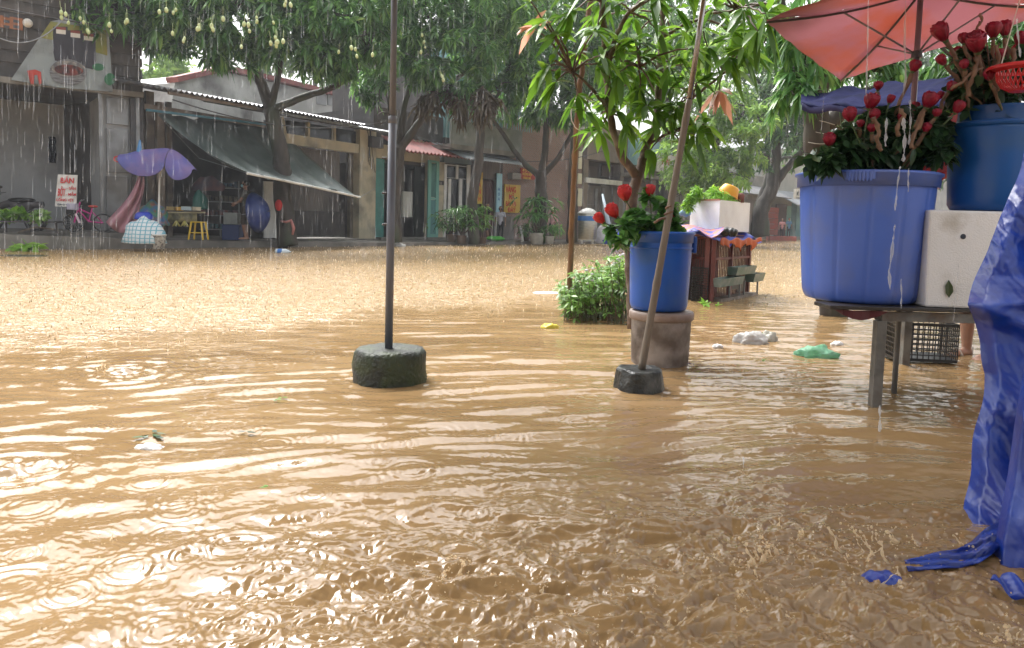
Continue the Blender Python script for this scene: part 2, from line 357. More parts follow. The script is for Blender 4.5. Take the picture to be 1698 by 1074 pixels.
# ================================================================ facades
class Fac:
    """vertical facade plane through two ground points; u along it, o out towards the street, z up"""
    def __init__(s, p0, D0, p1, D1):
        a = at(p0, 380, D0); b = at(p1, 380, D1); s.P = Vector((a.x, a.y, 0)); d = Vector((b.x - a.x, b.y - a.y, 0)); s.len = d.length; s.u = d.normalized(); s.n = Vector((s.u.y, -s.u.x, 0))
    def hit(s, px, py, o=0):
        d = ray(px, py); t = (s.P + s.n * o - CAM).dot(s.n) / d.dot(s.n); q = CAM + d * t; return (q - s.P).dot(s.u), q.z
    def w(s, u, o, z): return s.P + s.u * u + s.n * o + Vector((0, 0, z))
    def box(s, m, u0, u1, o0, o1, z0, z1):
        return m.box(s.w((u0 + u1) / 2, (o0 + o1) / 2, (z0 + z1) / 2), (abs(u1 - u0), abs(o1 - o0), abs(z1 - z0)), (s.u, s.n, Vector((0, 0, 1))))
    def pbox(s, m, x0, y0, x1, y1, o=0, th=0.05):      # from photo pixels (top-left, bottom-right), front face at o+th
        a = s.hit(x0, y0, o + th); b = s.hit(x1, y1, o + th); return s.box(m, a[0], b[0], o, o + th, b[1], a[1])
    def U(s, px, o=0): return s.hit(px, 380, o)[0]
def text_mb(mb, txt, org, X, Z, h, width=None, depth=0.006, bold=0.0):
    """raised lettering; org = lower-left corner, cap height h"""
    cu = bpy.data.curves.new('t', 'FONT'); cu.body = txt; cu.size = h * 1.38; cu.extrude = depth / 2; cu.offset = bold * h
    o = bpy.data.objects.new('t', cu); COL.objects.link(o); bpy.context.view_layer.update()
    me = bpy.data.meshes.new_from_object(o.evaluated_get(bpy.context.evaluated_depsgraph_get()))
    vs = [v.co.copy() for v in me.vertices]; fs = [tuple(p.vertices) for p in me.polygons]
    bpy.data.objects.remove(o); bpy.data.curves.remove(cu); bpy.data.meshes.remove(me)
    if not vs: return
    x0 = min(v.x for v in vs); x1 = max(v.x for v in vs); sx = (width / (x1 - x0)) if width else 1
    N_ = X.cross(Z)
    mb.add([org + X * ((v.x - x0) * sx) + Z * v.y + N_ * (v.z + depth / 2) for v in vs], fs)
UPZ = Vector((0, 0, 1))
def bldg(name, label, fac, u0=0, cat='house', z=0):
    p = fac.w(u0, 0, 0); return thing(name, label, cat, (p.x, p.y, z))
def zf(fac, px, py, o=0): return fac.hit(px, py, o)[1]

# ---- raised pavement in front of the shops (one sheet with a real step down to the water)
def pavement():
    m = MB()
    edge = [(-420, 16.0, 0.42), (-150, 17.0, 0.40), (0, 17.6, 0.36), (170, 18.6, 0.30), (250, 19.8, 0.22), (475, 22.8, 0.18), (640, 25.6, 0.12), (828, 30.6, 0.10), (1000, 35.0, 0.12), (1120, 42, 0.14), (1240, 56, 0.16), (1345, 74, 0.16), (1500, 95, 0.2), (1900, 150, 0.2)]
    P = []
    for px, D, z in edge:
        a = at(px, 380, D); n = Vector((-0.75, 1, 0)).normalized() if px < 1100 else Vector((-0.4, 1, 0)).normalized()
        P.append([Vector((a.x, a.y, -0.5)), Vector((a.x, a.y, z)), Vector((a.x, a.y, z)) + n * 0.15, Vector((a.x, a.y, z + 0.03)) + n * 14])
    m.grid(P); tag(m.build('pavement', MATS['concrete']), 'wet concrete pavement along the shops', None, kind='structure')
pavement()

FA = Fac(0, 18.4, 240, 20.4)       # left house
FB = Fac(240, 20.4, 615, 28.4)     # shed shop + garage
FC = Fac(615, 28.4, 828, 34.0)     # cream house and glazed shop
FD = Fac(828, 34.0, 960, 38.0)     # brick house
FE = Fac(960, 38.0, 1110, 45.0)    # brown house
FG = Fac(1110, 45.0, 1340, 66.0)   # far shops

def roofslab(mb, fac, u0, u1, o0, z0, o1, z1, th=0.05, wave=0.0, pitch=0.09):
    """sloping sheet from eave (o0,z0) to back (o1,z1), corrugated along u"""
    n = max(2, int((u1 - u0) / pitch * 4)) if wave else 2
    rows = []
    for (o, z) in ((o0, z0), (o1, z1)):
        rows.append([fac.w(u0 + (u1 - u0) * i / (n - 1), o, z + (wave * math.sin(i * math.pi / 2) if wave else 0)) for i in range(n)])
    k = len(mb.v); mb.grid(rows)
    rows2 = [[p - UPZ * th for p in r] for r in rows]; mb.grid(rows2)
    for i in (0, 1):
        mb.grid([rows[i], rows2[i]])
    return mb

# ---------------------------------------------------------------- left house with the open grey shopfront
def left_house():
    f = FA; t = bldg('shop_house', 'dark two-storey shop house with open grey-walled front at the left edge', f)
    uL = f.U(-420); uR = f.U(236); zt = zf(f, 80, 145); ztop = 8.5
    z0 = 0.40
    m = MB(); f.box(m, uL, uR, -8, -3.4, 0, ztop - .1); f.box(m, uL - 0.2, uL, -3.4, 0.0, 0, ztop - .1); m.build('wall', M['wall_grey'], t)
    m = MB(); f.box(m, uL, uR, -3.4, 0.05, zt, ztop); m.build('upper_storey', M['wall_dark'], t)
    m = MB(); f.box(m, uL, f.U(238), -3.39, 0.5, -0.4, z0); m.build('raised_floor', M['concrete'], t)
    m = MB(); a = f.U(174); f.box(m, a, uR, -3.38, -0.12, z0, zt); m.build('side_wall', M['wall_grey'], t)
    # steel column
    m = MB(); f.pbox(m, 163, 146, 173, 386, 0.0, 0.12); m.build('column', M['steel_grey'], t)
    # three stacked sheet-metal panels of the folded door
    for y0, y1 in ((160, 208), (212, 287), (291, 384)):
        m = MB(); f.pbox(m, 176, y0, 214, y1, -0.10, 0.06); dp = m.build('door_panel', M['steel_grey'], t, bevel=0.01)
    m = MB(); p = f.hit(188, 268, -0.02); text_mb(m, 'GỘ', f.w(p[0], -0.035, p[1]), f.u, UPZ, 0.17, 0.45, bold=0.02); m.build('lettering', M['letter_red'], t)
    m = MB(); f.pbox(m, 216, 135, 240, 400, -0.02, 0.10); m.build('post', M['dark_metal'], t)
    m = MB(); f.pbox(m, 225, 160, 234, 392, 0.09, 0.05); m.build('drain_pipe', M['steel_grey'], t)
    # louvred shutters of the upper floor
    for k in range(16):
        m = MB(); f.box(m, f.U(-160), f.U(238), 0.06, 0.10, zt + 0.5 + k * 0.30, zt + 0.72 + k * 0.30); m.build('wall_slat', M['wall_dark'], t)
    m = MB(); f.box(m, f.U(-160), f.U(238), 0.05, 0.22, zt - 0.02, zt + 0.12); m.build('lintel', M['concrete'], t)
    # orange tiled vent and lamp
    m = MB(); f.pbox(m, -30, 20, 38, 50, 0.11, 0.05); v = m.build('vent_block', mat('terracotta', (0.36, 0.14, 0.06), 0.7, (0.25, 0.1, 0.05), 5), t)
    for i in range(4):
        for j in range(3): m = MB(); f.pbox(m, -26 + i * 16, 23 + j * 9, -16 + i * 16, 29 + j * 9, 0.16, 0.02); m.build('vent_slot', M['dark_metal'], v)
    m = MB(); p = f.hit(46, 38, 0.2); m.ell(f.w(p[0], 0.2, p[1]), 0.11); m.build('wall_lamp', M['sign_white'], t)
    # hanging dark cloth on the back wall
    m = MB(); p0 = f.hit(80, 226, -3.3); p1 = f.hit(93, 270, -3.3); m2 = []
    for j in range(7): m2.append([f.w(p0[0] + (p1[0] - p0[0]) * i / 5 + 0.02 * math.sin(j * 2), -3.3 + 0.03 * math.sin(i * 2.3 + j), p0[1] + (p1[1] - p0[1]) * j / 6) for i in range(6)])
    m.grid(m2); own(m, 'hanging_cloth', mat('navy_cloth', (0.012, 0.014, 0.03), 0.8), 'dark navy cloth hanging on the grey shop wall', 'cloth', solid=0.01)
    # billboard
    bb = thing('billboard', 'weathered food advertising board with bottles and a bowl above the open shop', 'billboard', f.w(f.U(90), 0.2, zf(f, 90, 150, .2)))
    o = 0.30
    def P(px, py, dz=0): q = f.hit(px, py, o + dz); return f.w(q[0], o + dz, q[1])
    m = MB(); m.poly([P(18, 132), P(84, 35), P(110, 30), P(180, 45), P(187, 152), P(100, 145)], 0.06, f.n * -1); m.build('panel', mat('board_pale', (0.25, 0.29, 0.31), 0.6, (0.16, 0.18, 0.185), 2, c3=(0.09, 0.09, 0.085), sc3=1), bb)
    def flat(name, pts, mt, dz=0.006, lab=None): m = MB(); m.poly([P(x, y, dz) for x, y in pts], 0.005, f.n); return m.build(name, mt, bb)
    flat('green_patch', [(66, 62), (84, 35), (176, 50), (178, 92), (150, 84), (86, 66)], mat('board_green', (0.17, 0.20, 0.05), 0.7, (0.25, 0.22, 0.05), 3))
    bm = mat('bottle_dark', (0.02, 0.018, 0.03), 0.5); cm = mat('cap_red', (0.22, 0.035, 0.02), 0.6); lm = M['sign_white']
    for bx, by in ((101, 44), (125, 50), (147, 55)):
        flat('bottle_picture', [(bx - 13, by), (bx + 11, by), (bx + 12, by + 45), (bx + 7, by + 60), (bx - 10, by + 56), (bx - 13, by + 40)], bm, 0.012)
        flat('bottle_label', [(bx - 8, by + 4), (bx + 8, by + 6), (bx + 8, by + 13), (bx - 8, by + 11)], lm, 0.018)
        flat('bottle_cap', [(bx - 8, by), (bx + 8, by + 1), (bx + 8, by + 6), (bx - 8, by + 4)], cm, 0.019)
    def ellp(cx, cy, rx, ry, n=20, a0=0, a1=360, rot=5): 
        r = []
        for i in range(n):
            a = R(a0 + (a1 - a0) * i / (n if a1 - a0 == 360 else n - 1)); x, y = rx * math.cos(a), ry * math.sin(a); c, s_ = math.cos(R(rot)), math.sin(R(rot)); r.append((cx + x * c - y * s_, cy + x * s_ + y * c))
        return r
    flat('bowl_picture', ellp(113, 120, 31, 22), mat('bowl_grey', (0.20, 0.205, 0.22), 0.6, (0.06, 0.06, 0.07), 5, sxyz=(1, 1, 6)), 0.024)
    flat('bowl_rim', ellp(114, 114, 29, 13), mat('rim_grey', (0.10, 0.10, 0.11), 0.6, (0.3, 0.28, 0.25), 7), 0.030)
    flat('sauce_picture', ellp(114, 116, 24, 9), mat('sauce_dark', (0.03, 0.008, 0.008), 0.6, (0.16, 0.02, 0.012), 8), 0.036)
    flat('chilli_picture', [(45, 117), (58, 115), (68, 119), (69, 138), (65, 140), (62, 124), (57, 124), (56, 139), (51, 139), (48, 128)], MATS['sign_red'], 0.024)
    flat('leaf_picture', ellp(163, 111, 10, 6), mat('leaf_print', (0.02, 0.14, 0.06), 0.6), 0.024); flat('leaf_picture', ellp(182, 131, 9, 10), MATS['leaf_print'], 0.024)
    # sign 'BÁN' on its stand
    sg = thing('sign_board', 'white notice board with red handwritten BÁN lettering on the raised shop floor', 'sign', at(108, 375, 18.9))
    def Q(px, py, k=0):
        return at(px, py, 18.9 + (340 - py) * 0.004) - Vector((0, 1, 0)) * k
    m = MB(); m.poly([Q(96, 289), Q(128, 290), Q(126, 343), Q(91, 342)][::-1], 0.03, (0, 1, 0)); m.build('board', M['sign_white'], sg)
    for a, b in (((95, 342), (92, 372)), ((102, 342), (103, 374)), ((123, 343), (121, 373))):
        m = MB(); m.tube([Q(a[0], a[1]), Q(b[0], b[1])], 0.013, 6); m.build('leg', M['steel_grey'], sg)
    m = MB(); X = (Q(128, 290) - Q(96, 289)).normalized(); Z = (Q(96, 289) - Q(91.5, 342)).normalized()
    text_mb(m, 'BÁN', Q(101, 303, 0.02), X, Z, 0.145, 0.34, bold=0.03)
    text_mb(m, 'BỘT', Q(96.5, 324, 0.02), X, Z, 0.19, 0.19, bold=0.03)
    text_mb(m, '- SẮN', Q(111, 314, 0.02), X, Z, 0.07, 0.24, bold=0.02); text_mb(m, '- MẮM', Q(110, 324, 0.02), X, Z, 0.07, 0.26, bold=0.02)
    text_mb(m, 'LÔNG VỊT', Q(94.5, 333, 0.02), X, Z, 0.07, 0.44, bold=0.02)
    m.build('lettering', M['letter_red'], sg)
    m = MB(); text_mb(m, '0912 4 803', Q(96, 340, 0.02), X, Z, 0.045, 0.42, bold=0.03); m.build('phone_number', M['letter_dark'], sg)
left_house()

# ---------------------------------------------------------------- shed shop and garage under corrugated roofs
def shed():
    f = FB; t = bldg('shed_shop', 'long low shop and garage under two dark corrugated eaves', f)
    L_ = f.U(242); RR = f.U(622)
    zE = 0.5 * (zf(f, 240, 140, 1.2) + zf(f, 600, 205, 1.2))
    z2 = zf(f, 560, 203, 0.9)
    floor = zf(f, 540, 396, 0)
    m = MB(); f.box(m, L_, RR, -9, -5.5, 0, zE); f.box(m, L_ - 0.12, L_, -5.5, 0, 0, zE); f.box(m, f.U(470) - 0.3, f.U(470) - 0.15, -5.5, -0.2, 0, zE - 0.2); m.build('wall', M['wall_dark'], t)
    m = MB(); f.box(m, L_, RR, -5.5, 0.25, -0.4, floor); m.build('floor_slab', M['concrete'], t)
    m = MB(); roofslab(m, f, f.U(236, 1.2), f.U(604, 1.2), 1.2, zE, -6, zE + 1.2, 0.03, 0.03, 0.16); m.build('roof', M['roof_metal'], t)
    m = MB(); roofslab(m, f, f.U(404, 0.9), f.U(646, 0.9), 0.95, z2, -1.0, z2 + 0.28, 0.03, 0.02, 0.12); m.build('lower_eave', M['roof_light'], t)
    m = MB(); f.box(m, f.U(400), f.U(640), -0.02, 0.0, z2 + 0.05, zE + 0.2); m.build('gable_board', M['wall_dark'], t)
    m = MB(); f.box(m, L_, f.U(400), 1.0, 1.06, zE - 0.12, zE - 0.04); f.box(m, L_, f.U(440), -0.1, 0, zE - 0.45, zE - 0.3); m.build('fascia', M['wall_brown'], t)
    # cream beam, pillars and transom lights of the garage
    zb1 = zf(f, 540, 231); zb0 = zf(f, 540, 247)
    m = MB(); f.box(m, f.U(468), f.U(606), -0.2, 0.06, zb0, zb1); m.build('beam', M['wall_cream'], t)
    m = MB(); f.pbox(m, 597, 214, 622, 396, -0.2, 0.3); m.build('pillar', M['wall_cream'], t)
    m = MB(); m.bar(f.w(f.U(462), 0.05, zb1 + 0.5), f.w(f.U(470), 0.05, zb0), 0.2, 0.2); m.build('brace', M['wall_cream'], t)
    for x0, x1 in ((474, 509), (513, 552), (556, 592)):
        m = MB(); f.box(m, f.U(x0), f.U(x1), -0.16, -0.1, zb1 + 0.02, z2 - 0.03); w = m.build('transom_window', M['dark_glass'], t)
        m = MB()
        f.box(m, f.U(x1) + .02, f.U(x1) + 0.1, -0.15, 0.02, zb1, z2); m.build('frame', M['wall_cream'], w)
    # roller shutter, open part and dark jamb
    m = MB(); n = 40; u0 = f.U(470); u1 = f.U(579); rows = []
    for j in range(2):
        rows.append([f.w(u0 + (u1 - u0) * i / (n * 2), -0.5 + 0.03 * (i % 2), floor + 0.05 if j else zb0) for i in range(n * 2 + 1)])
    m.grid(rows); m.build('shutter', M['shutter'], t, solid=0.01)
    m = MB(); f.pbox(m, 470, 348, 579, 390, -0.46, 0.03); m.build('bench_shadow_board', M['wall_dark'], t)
    m = MB(); f.pbox(m, 582, 245, 598, 394, -0.45, 0.25); m.build('jamb', mat('jamb_brown', (0.17, 0.145, 0.11), 0.8, (0.11, 0.095, 0.075), 3), t)
    m = MB(); f.pbox(m, 576, 246, 580, 394, -0.42, 0.06); m.build('door_rail', M['dark_metal'], t)
    # plank wall behind the stall at left
    for x0, x1, mt in ((242, 258, 'concrete'), (260, 275, 'wall_cream'), (277, 287, 'wall_brown')):
        m = MB(); f.pbox(m, x0, 150 if x0 == 242 else 168, x1, 392, -0.3, 0.1); m.build('plank', mat('plank_' + str(x0), (0.26, 0.21, 0.17) if x0 == 260 else (0.11, 0.095, 0.085), 0.8, (0.18, 0.15, 0.12), 3), t)
    m = MB(); f.pbox(m, 438, 300, 474, 394, -0.1, 0.06); m.build('white_panel', M['white_paint'], t)
    # blue curtain rail
    m = MB(); a = f.hit(243, 182, 0.6); b = f.hit(440, 206, 0.6); m.tube([f.w(a[0], 0.6, a[1]), f.w(b[0], 0.6, b[1])], 0.035, 8); m.build('blue_rail', mat('rail_blue', (0.08, 0.22, 0.30), 0.5), t)
    # wires and a boxed meter on the right corner
    m = MB(); f.pbox(m, 617, 225, 636, 246, 0.1, 0.2); mb_ = m.build('meter_box', M['dark_metal'], t)
    m = MB()
    for k in range(5):
        a = f.hit(606 + k * 3, 205, 0.15); b = f.hit(612 + k * 2, 262 + 6 * k, 0.15); m.tube([f.w(a[0] + (b[0] - a[0]) * s + 0.12 * math.sin(s * 3 + k), 0.15, a[1] + (b[1] - a[1]) * s) for s in [i / 8 for i in range(9)]], 0.012, 5)
    m.build('cable', M['dark_metal'], t)
    # tarpaulin stretched out to a white pipe
    tp = thing('tarp_awning', 'grey-green tarpaulin awning stretched down to a slanting white pipe', 'awning', f.w(f.U(440), 1.0, 1.5))
    A = [at(262, 190, 20.6), at(330, 196, 22.2), at(400, 202, 23.8), at(462, 210, 25.4)]
    Bp = [at(410, 287, 19.4), at(470, 299, 20.8), at(540, 314, 22.4), at(597, 327, 23.8)]
    def lp(L, s):
        s = s * 3; i = min(2, int(s)); return L[i].lerp(L[i + 1], s - i)
    rows = []
    for j in range(17):
        v = j / 16; row = []
        for i in range(33):
            u = i / 32; p = lp(A, u).lerp(lp(Bp, u), v); sag = 0.30 * math.sin(math.pi * v) * (0.6 + 0.4 * math.sin(math.pi * u))
            p = p + Vector((0.04 * math.sin(u * 31 + v * 4), 0, -sag + 0.03 * math.sin(u * 40 + v * 3) + 0.03 * math.sin(u * 17 - v * 5)))
            row.append(p)
        rows.append(row)
    m = MB(); m.grid(rows); m.build('sheet', M['tarp_green'], tp, smooth=True, solid=0.008)
    m = MB(); m.tube([Bp[0], Bp[1], Bp[2], Bp[3]], 0.035, 10); m.build('pipe', M['white_paint'], tp)
    m = MB(); m.tube([Bp[3], at(622, 312, 28.2)], 0.01, 5); m.build('rope', M['steel_grey'], tp)
    m = MB(); m.tube([Bp[0], at(330, 262, 21.5), A[0]], 0.012, 5); m.build('rope', M['steel_grey'], tp)
shed()

# white gabled house behind the shed with red coping
def back_house():
    f = Fac(255, 30, 640, 44); t = bldg('white_house', 'stained white house with red ridge behind the shed roofs', f)
    pts = [(285, 170), (290, 137), (372, 119), (470, 140), (584, 168), (612, 205), (612, 240), (285, 240)]
    m = MB(); q = [f.hit(x, y) for x, y in pts]; m.poly([f.w(u, 0, z) for u, z in q], 8, f.n * -1); m.build('wall', M['wall_white'], t)
    m = MB()
    for (a, b) in (((288, 136), (372, 117)), ((372, 117), (470, 138)), ((470, 138), (586, 167))):
        p = f.hit(*a); r = f.hit(*b); m.bar(f.w(p[0], -0.1, p[1] + 0.1), f.w(r[0], -0.1, r[1] + 0.1), 0.7, 0.22)
    m.build('coping', M['roof_tile'], t)
    m = MB(); f.pbox(m, 526, 152, 541, 175, 0.0, 0.05); f.pbox(m, 544, 155, 556, 176, 0, 0.05); m.build('damp_patch', M['wall_grey'], t)
back_house()

# ---------------------------------------------------------------- cream house with the teal door
def cream_house():
    f = FC; t = bldg('cream_house', 'cream rendered house with open teal door and dark interior', f)
    u0 = f.U(623); u1 = f.U(737); zc = zf(f, 690, 214); fl = zf(f, 690, 393)
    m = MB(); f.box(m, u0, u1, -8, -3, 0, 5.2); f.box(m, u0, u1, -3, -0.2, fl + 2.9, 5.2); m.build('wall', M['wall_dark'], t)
    zl0 = zf(f, 690, 268); zl1 = zf(f, 690, 246)
    m = MB(); f.box(m, f.U(622), f.U(712), -0.2, 0.02, zl0, zl1); m.build('lintel', M['wall_cream'], t)
    m = MB(); f.pbox(m, 712, 246, 736, 393, -0.2, 0.24); m.build('pillar', M['wall_cream'], t)
    m = MB(); f.pbox(m, 687, 232, 703, 250, -0.2, 0.23); m.build('mullion', M['wall_cream'], t)
    for x0, x1 in ((652, 686), (703, 722)):
        m = MB(); f.pbox(m, x0, 232, x1, 249, -0.2, 0.1); m.build('transom_window', M['dark_glass'], t)
    m = MB(); f.pbox(m, 622, 262, 636, 394, -0.2, 0.22); d = m.build('door', M['teal_paint'], t, label='folded teal door leaf at the left jamb')
    # open door leaf: frame, upper panel, lower panel
    m = MB(); f.pbox(m, 711, 265, 713.5, 396, 0.04, 0.06); f.pbox(m, 724, 267, 726.5, 396, 0.04, 0.06); f.pbox(m, 713, 265, 724, 270, 0.04, 0.06); f.pbox(m, 713, 327, 724, 331, 0.04, 0.06); f.pbox(m, 713, 388, 724, 393, 0.04, 0.06)
    fr = m.build('door', mat('teal_light', (0.16, 0.42, 0.36), 0.45), t, label='open teal door leaf with glazed panels')
    m = MB(); f.pbox(m, 713, 270, 724, 327, 0.05, 0.03); m.build('upper_panel', M['teal_paint'], fr)
    m = MB(); f.pbox(m, 713, 331, 724, 388, 0.05, 0.03); m.build('lower_panel', mat('teal_mid', (0.08, 0.24, 0.24), 0.3), fr)
    m = MB(); f.pbox(m, 669, 317, 684, 360, -0.1, 0.12); m.build('meter_cabinet', mat('cab_grey', (0.42, 0.42, 0.38), 0.5), t, bevel=0.02)
    m = MB(); f.pbox(m, 643, 270, 669, 395, -0.9, 0.05); m.build('inner_partition', M['shutter'], t)
    m = MB(); f.pbox(m, 688, 270, 708, 395, -0.8, 0.05); m.build('inner_curtain', mat('inner_green', (0.06, 0.075, 0.07), 0.8), t)
    m = MB(); f.pbox(m, 727, 299, 736, 307, 0.04, 0.02); pl = m.build('number_plate', M['dark_metal'], t)
    m = MB(); q = f.hit(728.5, 305.5, 0.07); text_mb(m, '33', f.w(q[0], 0.07, q[1]), f.u, UPZ, 0.1, 0.14); m.build('number', M['sign_white'], pl)
    m = MB(); roofslab(m, f, f.U(672, 1.3), f.U(800, 1.3), 1.3, zf(f, 735, 256, 1.3), -0.5, zf(f, 735, 256, 1.3) + 0.75, 0.06, 0.035, 0.2); m.build('tiled_canopy', M['roof_tile'], t)
    m = MB(); f.box(m, u0, u1 + 1.2, -0.4, 0.35, -0.3, fl); m.build('step', M['concrete'], t)
    m = MB(); m.bar(at(706, 396, 29.5), at(742, 405, 29.2), 0.3, 0.06); own(m, 'plank', M['concrete'], 'grey plank ramp lying before the teal door', 'plank')
cream_house()

# ---------------------------------------------------------------- glazed shop with balcony above
def glazed_shop():
    f = FC; t = bldg('glazed_shop', 'two-storey teal shop with white glazed front beneath a balcony', f, f.U(740))
    u0 = f.U(738); u1 = f.U(830); fl = zf(f, 780, 394)
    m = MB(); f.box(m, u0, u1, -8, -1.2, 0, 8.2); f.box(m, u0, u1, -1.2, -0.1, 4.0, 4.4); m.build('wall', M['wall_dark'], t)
    # white steel glazing bars
    for i, (x0, y0, x1, y1) in enumerate([(737, 273, 778, 276), (737, 294, 778, 297), (737, 347, 776, 350), (737, 357, 776, 360), (757, 273, 760, 297), (744, 296, 747, 372), (762, 296, 765, 390), (775, 273, 778, 395), (737, 273, 739, 395)]):
        m = MB(); f.pbox(m, x0, y0, x1, y1, 0.0, 0.06); m.build('glazing_bar', M['white_paint'], t)
    m = MB(); f.pbox(m, 738, 276, 777, 394, -0.06, 0.02); m.build('glass', M['dark_glass'], t)
    m = MB(); f.pbox(m, 737, 258, 782, 273, 0.0, 0.3); m.build('valance', mat('valance_blue', (0.10, 0.15, 0.18), 0.6), t)
    m = MB(); f.pbox(m, 794, 250, 828, 298, 0.0, 0.1); m.build('boarded_front', mat('board_dark', (0.12, 0.10, 0.095), 0.8, (0.17, 0.14, 0.13), 3, sxyz=(6, 6, 0.4)), t)
    m = MB(); f.pbox(m, 799, 298, 822, 396, -0.05, 0.06); d = m.build('door', M['door_red'], t)
    for k in range(4):
        m = MB(); f.pbox(m, 801 + k * 5.4, 302, 803.5 + k * 5.4, 394, 0.01, 0.03); m.build('door_slat', M['door_red'], d)
    m = MB(); f.pbox(m, 821, 298, 826, 396, -0.05, 0.12); m.build('pillar', M['wall_grey'], t)
    # balcony and blue upper storey
    zb = zf(f, 780, 242, 1.4)
    m = MB(); f.box(m, f.U(745, 1.4), f.U(862, 1.4), -0.1, 1.4, zb - 0.2, zb); m.build('balcony_slab', M['concrete'], t)
    m = MB(); f.box(m, f.U(745, 1.4), f.U(862, 1.4), 1.3, 1.4, zb, zb + 0.95); m.build('balcony_wall', mat('bal_grey', (0.16, 0.185, 0.18), 0.8, (0.24, 0.26, 0.25), 2), t)
    m = MB()
    for k in range(24): f.box(m, f.U(790, 1.4) + k * 0.15, f.U(790, 1.4) + k * 0.15 + 0.03, 1.34, 1.37, zb + 0.95, zb + 1.7)
    f.box(m, f.U(745, 1.4), f.U(862, 1.4), 1.32, 1.38, zb + 1.7, zb + 1.76)
    m.build('railing', M['wall_teal'], t)
    m = MB(); f.box(m, u0 + .02, f.U(862), -1.1, -0.12, zb - 0.3, 8.1); m.build('upper_wall', M['wall_teal'], t)
    for x0, x1 in ((752, 776), (800, 822)):
        m = MB(); f.box(m, f.U(x0), f.U(x1), -0.12, -0.08, zb + 0.9, zb + 2.6); w = m.build('window', M['dark_glass'], t)
        m = MB(); f.box(m, f.U(x0) - .08, f.U(x0), -0.12, -0.04, zb + 0.8, zb + 2.7); f.box(m, f.U(x1), f.U(x1) + .08, -0.12, -0.04, zb + 0.8, zb + 2.7); f.box(m, f.U(x0), f.U(x1), -0.12, -0.04, zb + 2.6, zb + 2.7); m.build('window_frame', M['white_paint'], w)
    # pale slanting awning sheet below the balcony
    m = MB(); roofslab(m, f, f.U(770, 1.9), f.U(866, 1.9), 1.9, zf(f, 830, 268, 1.9), -0.1, zf(f, 830, 268, 1.9) + 0.7, 0.04, 0.02, 0.14); m.build('awning_sheet', M['roof_light'], t)
    # signs
    s = thing('vertical_sign', 'tall narrow yellow sign with red lettering beside the dark red door', 'sign', f.w(f.U(796), 0.3, 1.2))
    m = MB(); f.pbox(m, 791.5, 285, 799.5, 338, 0.25, 0.05); m.build('board', M['sign_yellow'], s)
    m = MB()
    for i, c in enumerate('BÁNH'): q = f.hit(793.3, 297 + i * 12, 0.31); text_mb(m, c, f.w(q[0], 0.31, q[1]), f.u, UPZ, 0.20, 0.14, bold=0.02)
    m.build('lettering', M['letter_red'], s)
    s = thing('vertical_sign', 'tall narrow sky-blue sign right of the dark red door', 'sign', f.w(f.U(828), 0.3, 1.2))
    m = MB(); f.pbox(m, 824.5, 287, 831.5, 352, 0.2, 0.06); m.build('board', M['sign_sky'], s)
    m = MB()
    for i, c in enumerate('HOA'): q = f.hit(825.8, 316 + i * 8, 0.27); text_mb(m, c, f.w(q[0], 0.27, q[1]), f.u, UPZ, 0.14, 0.12, bold=0.02)
    m.build('lettering', M['letter_blue'], s)
glazed_shop()

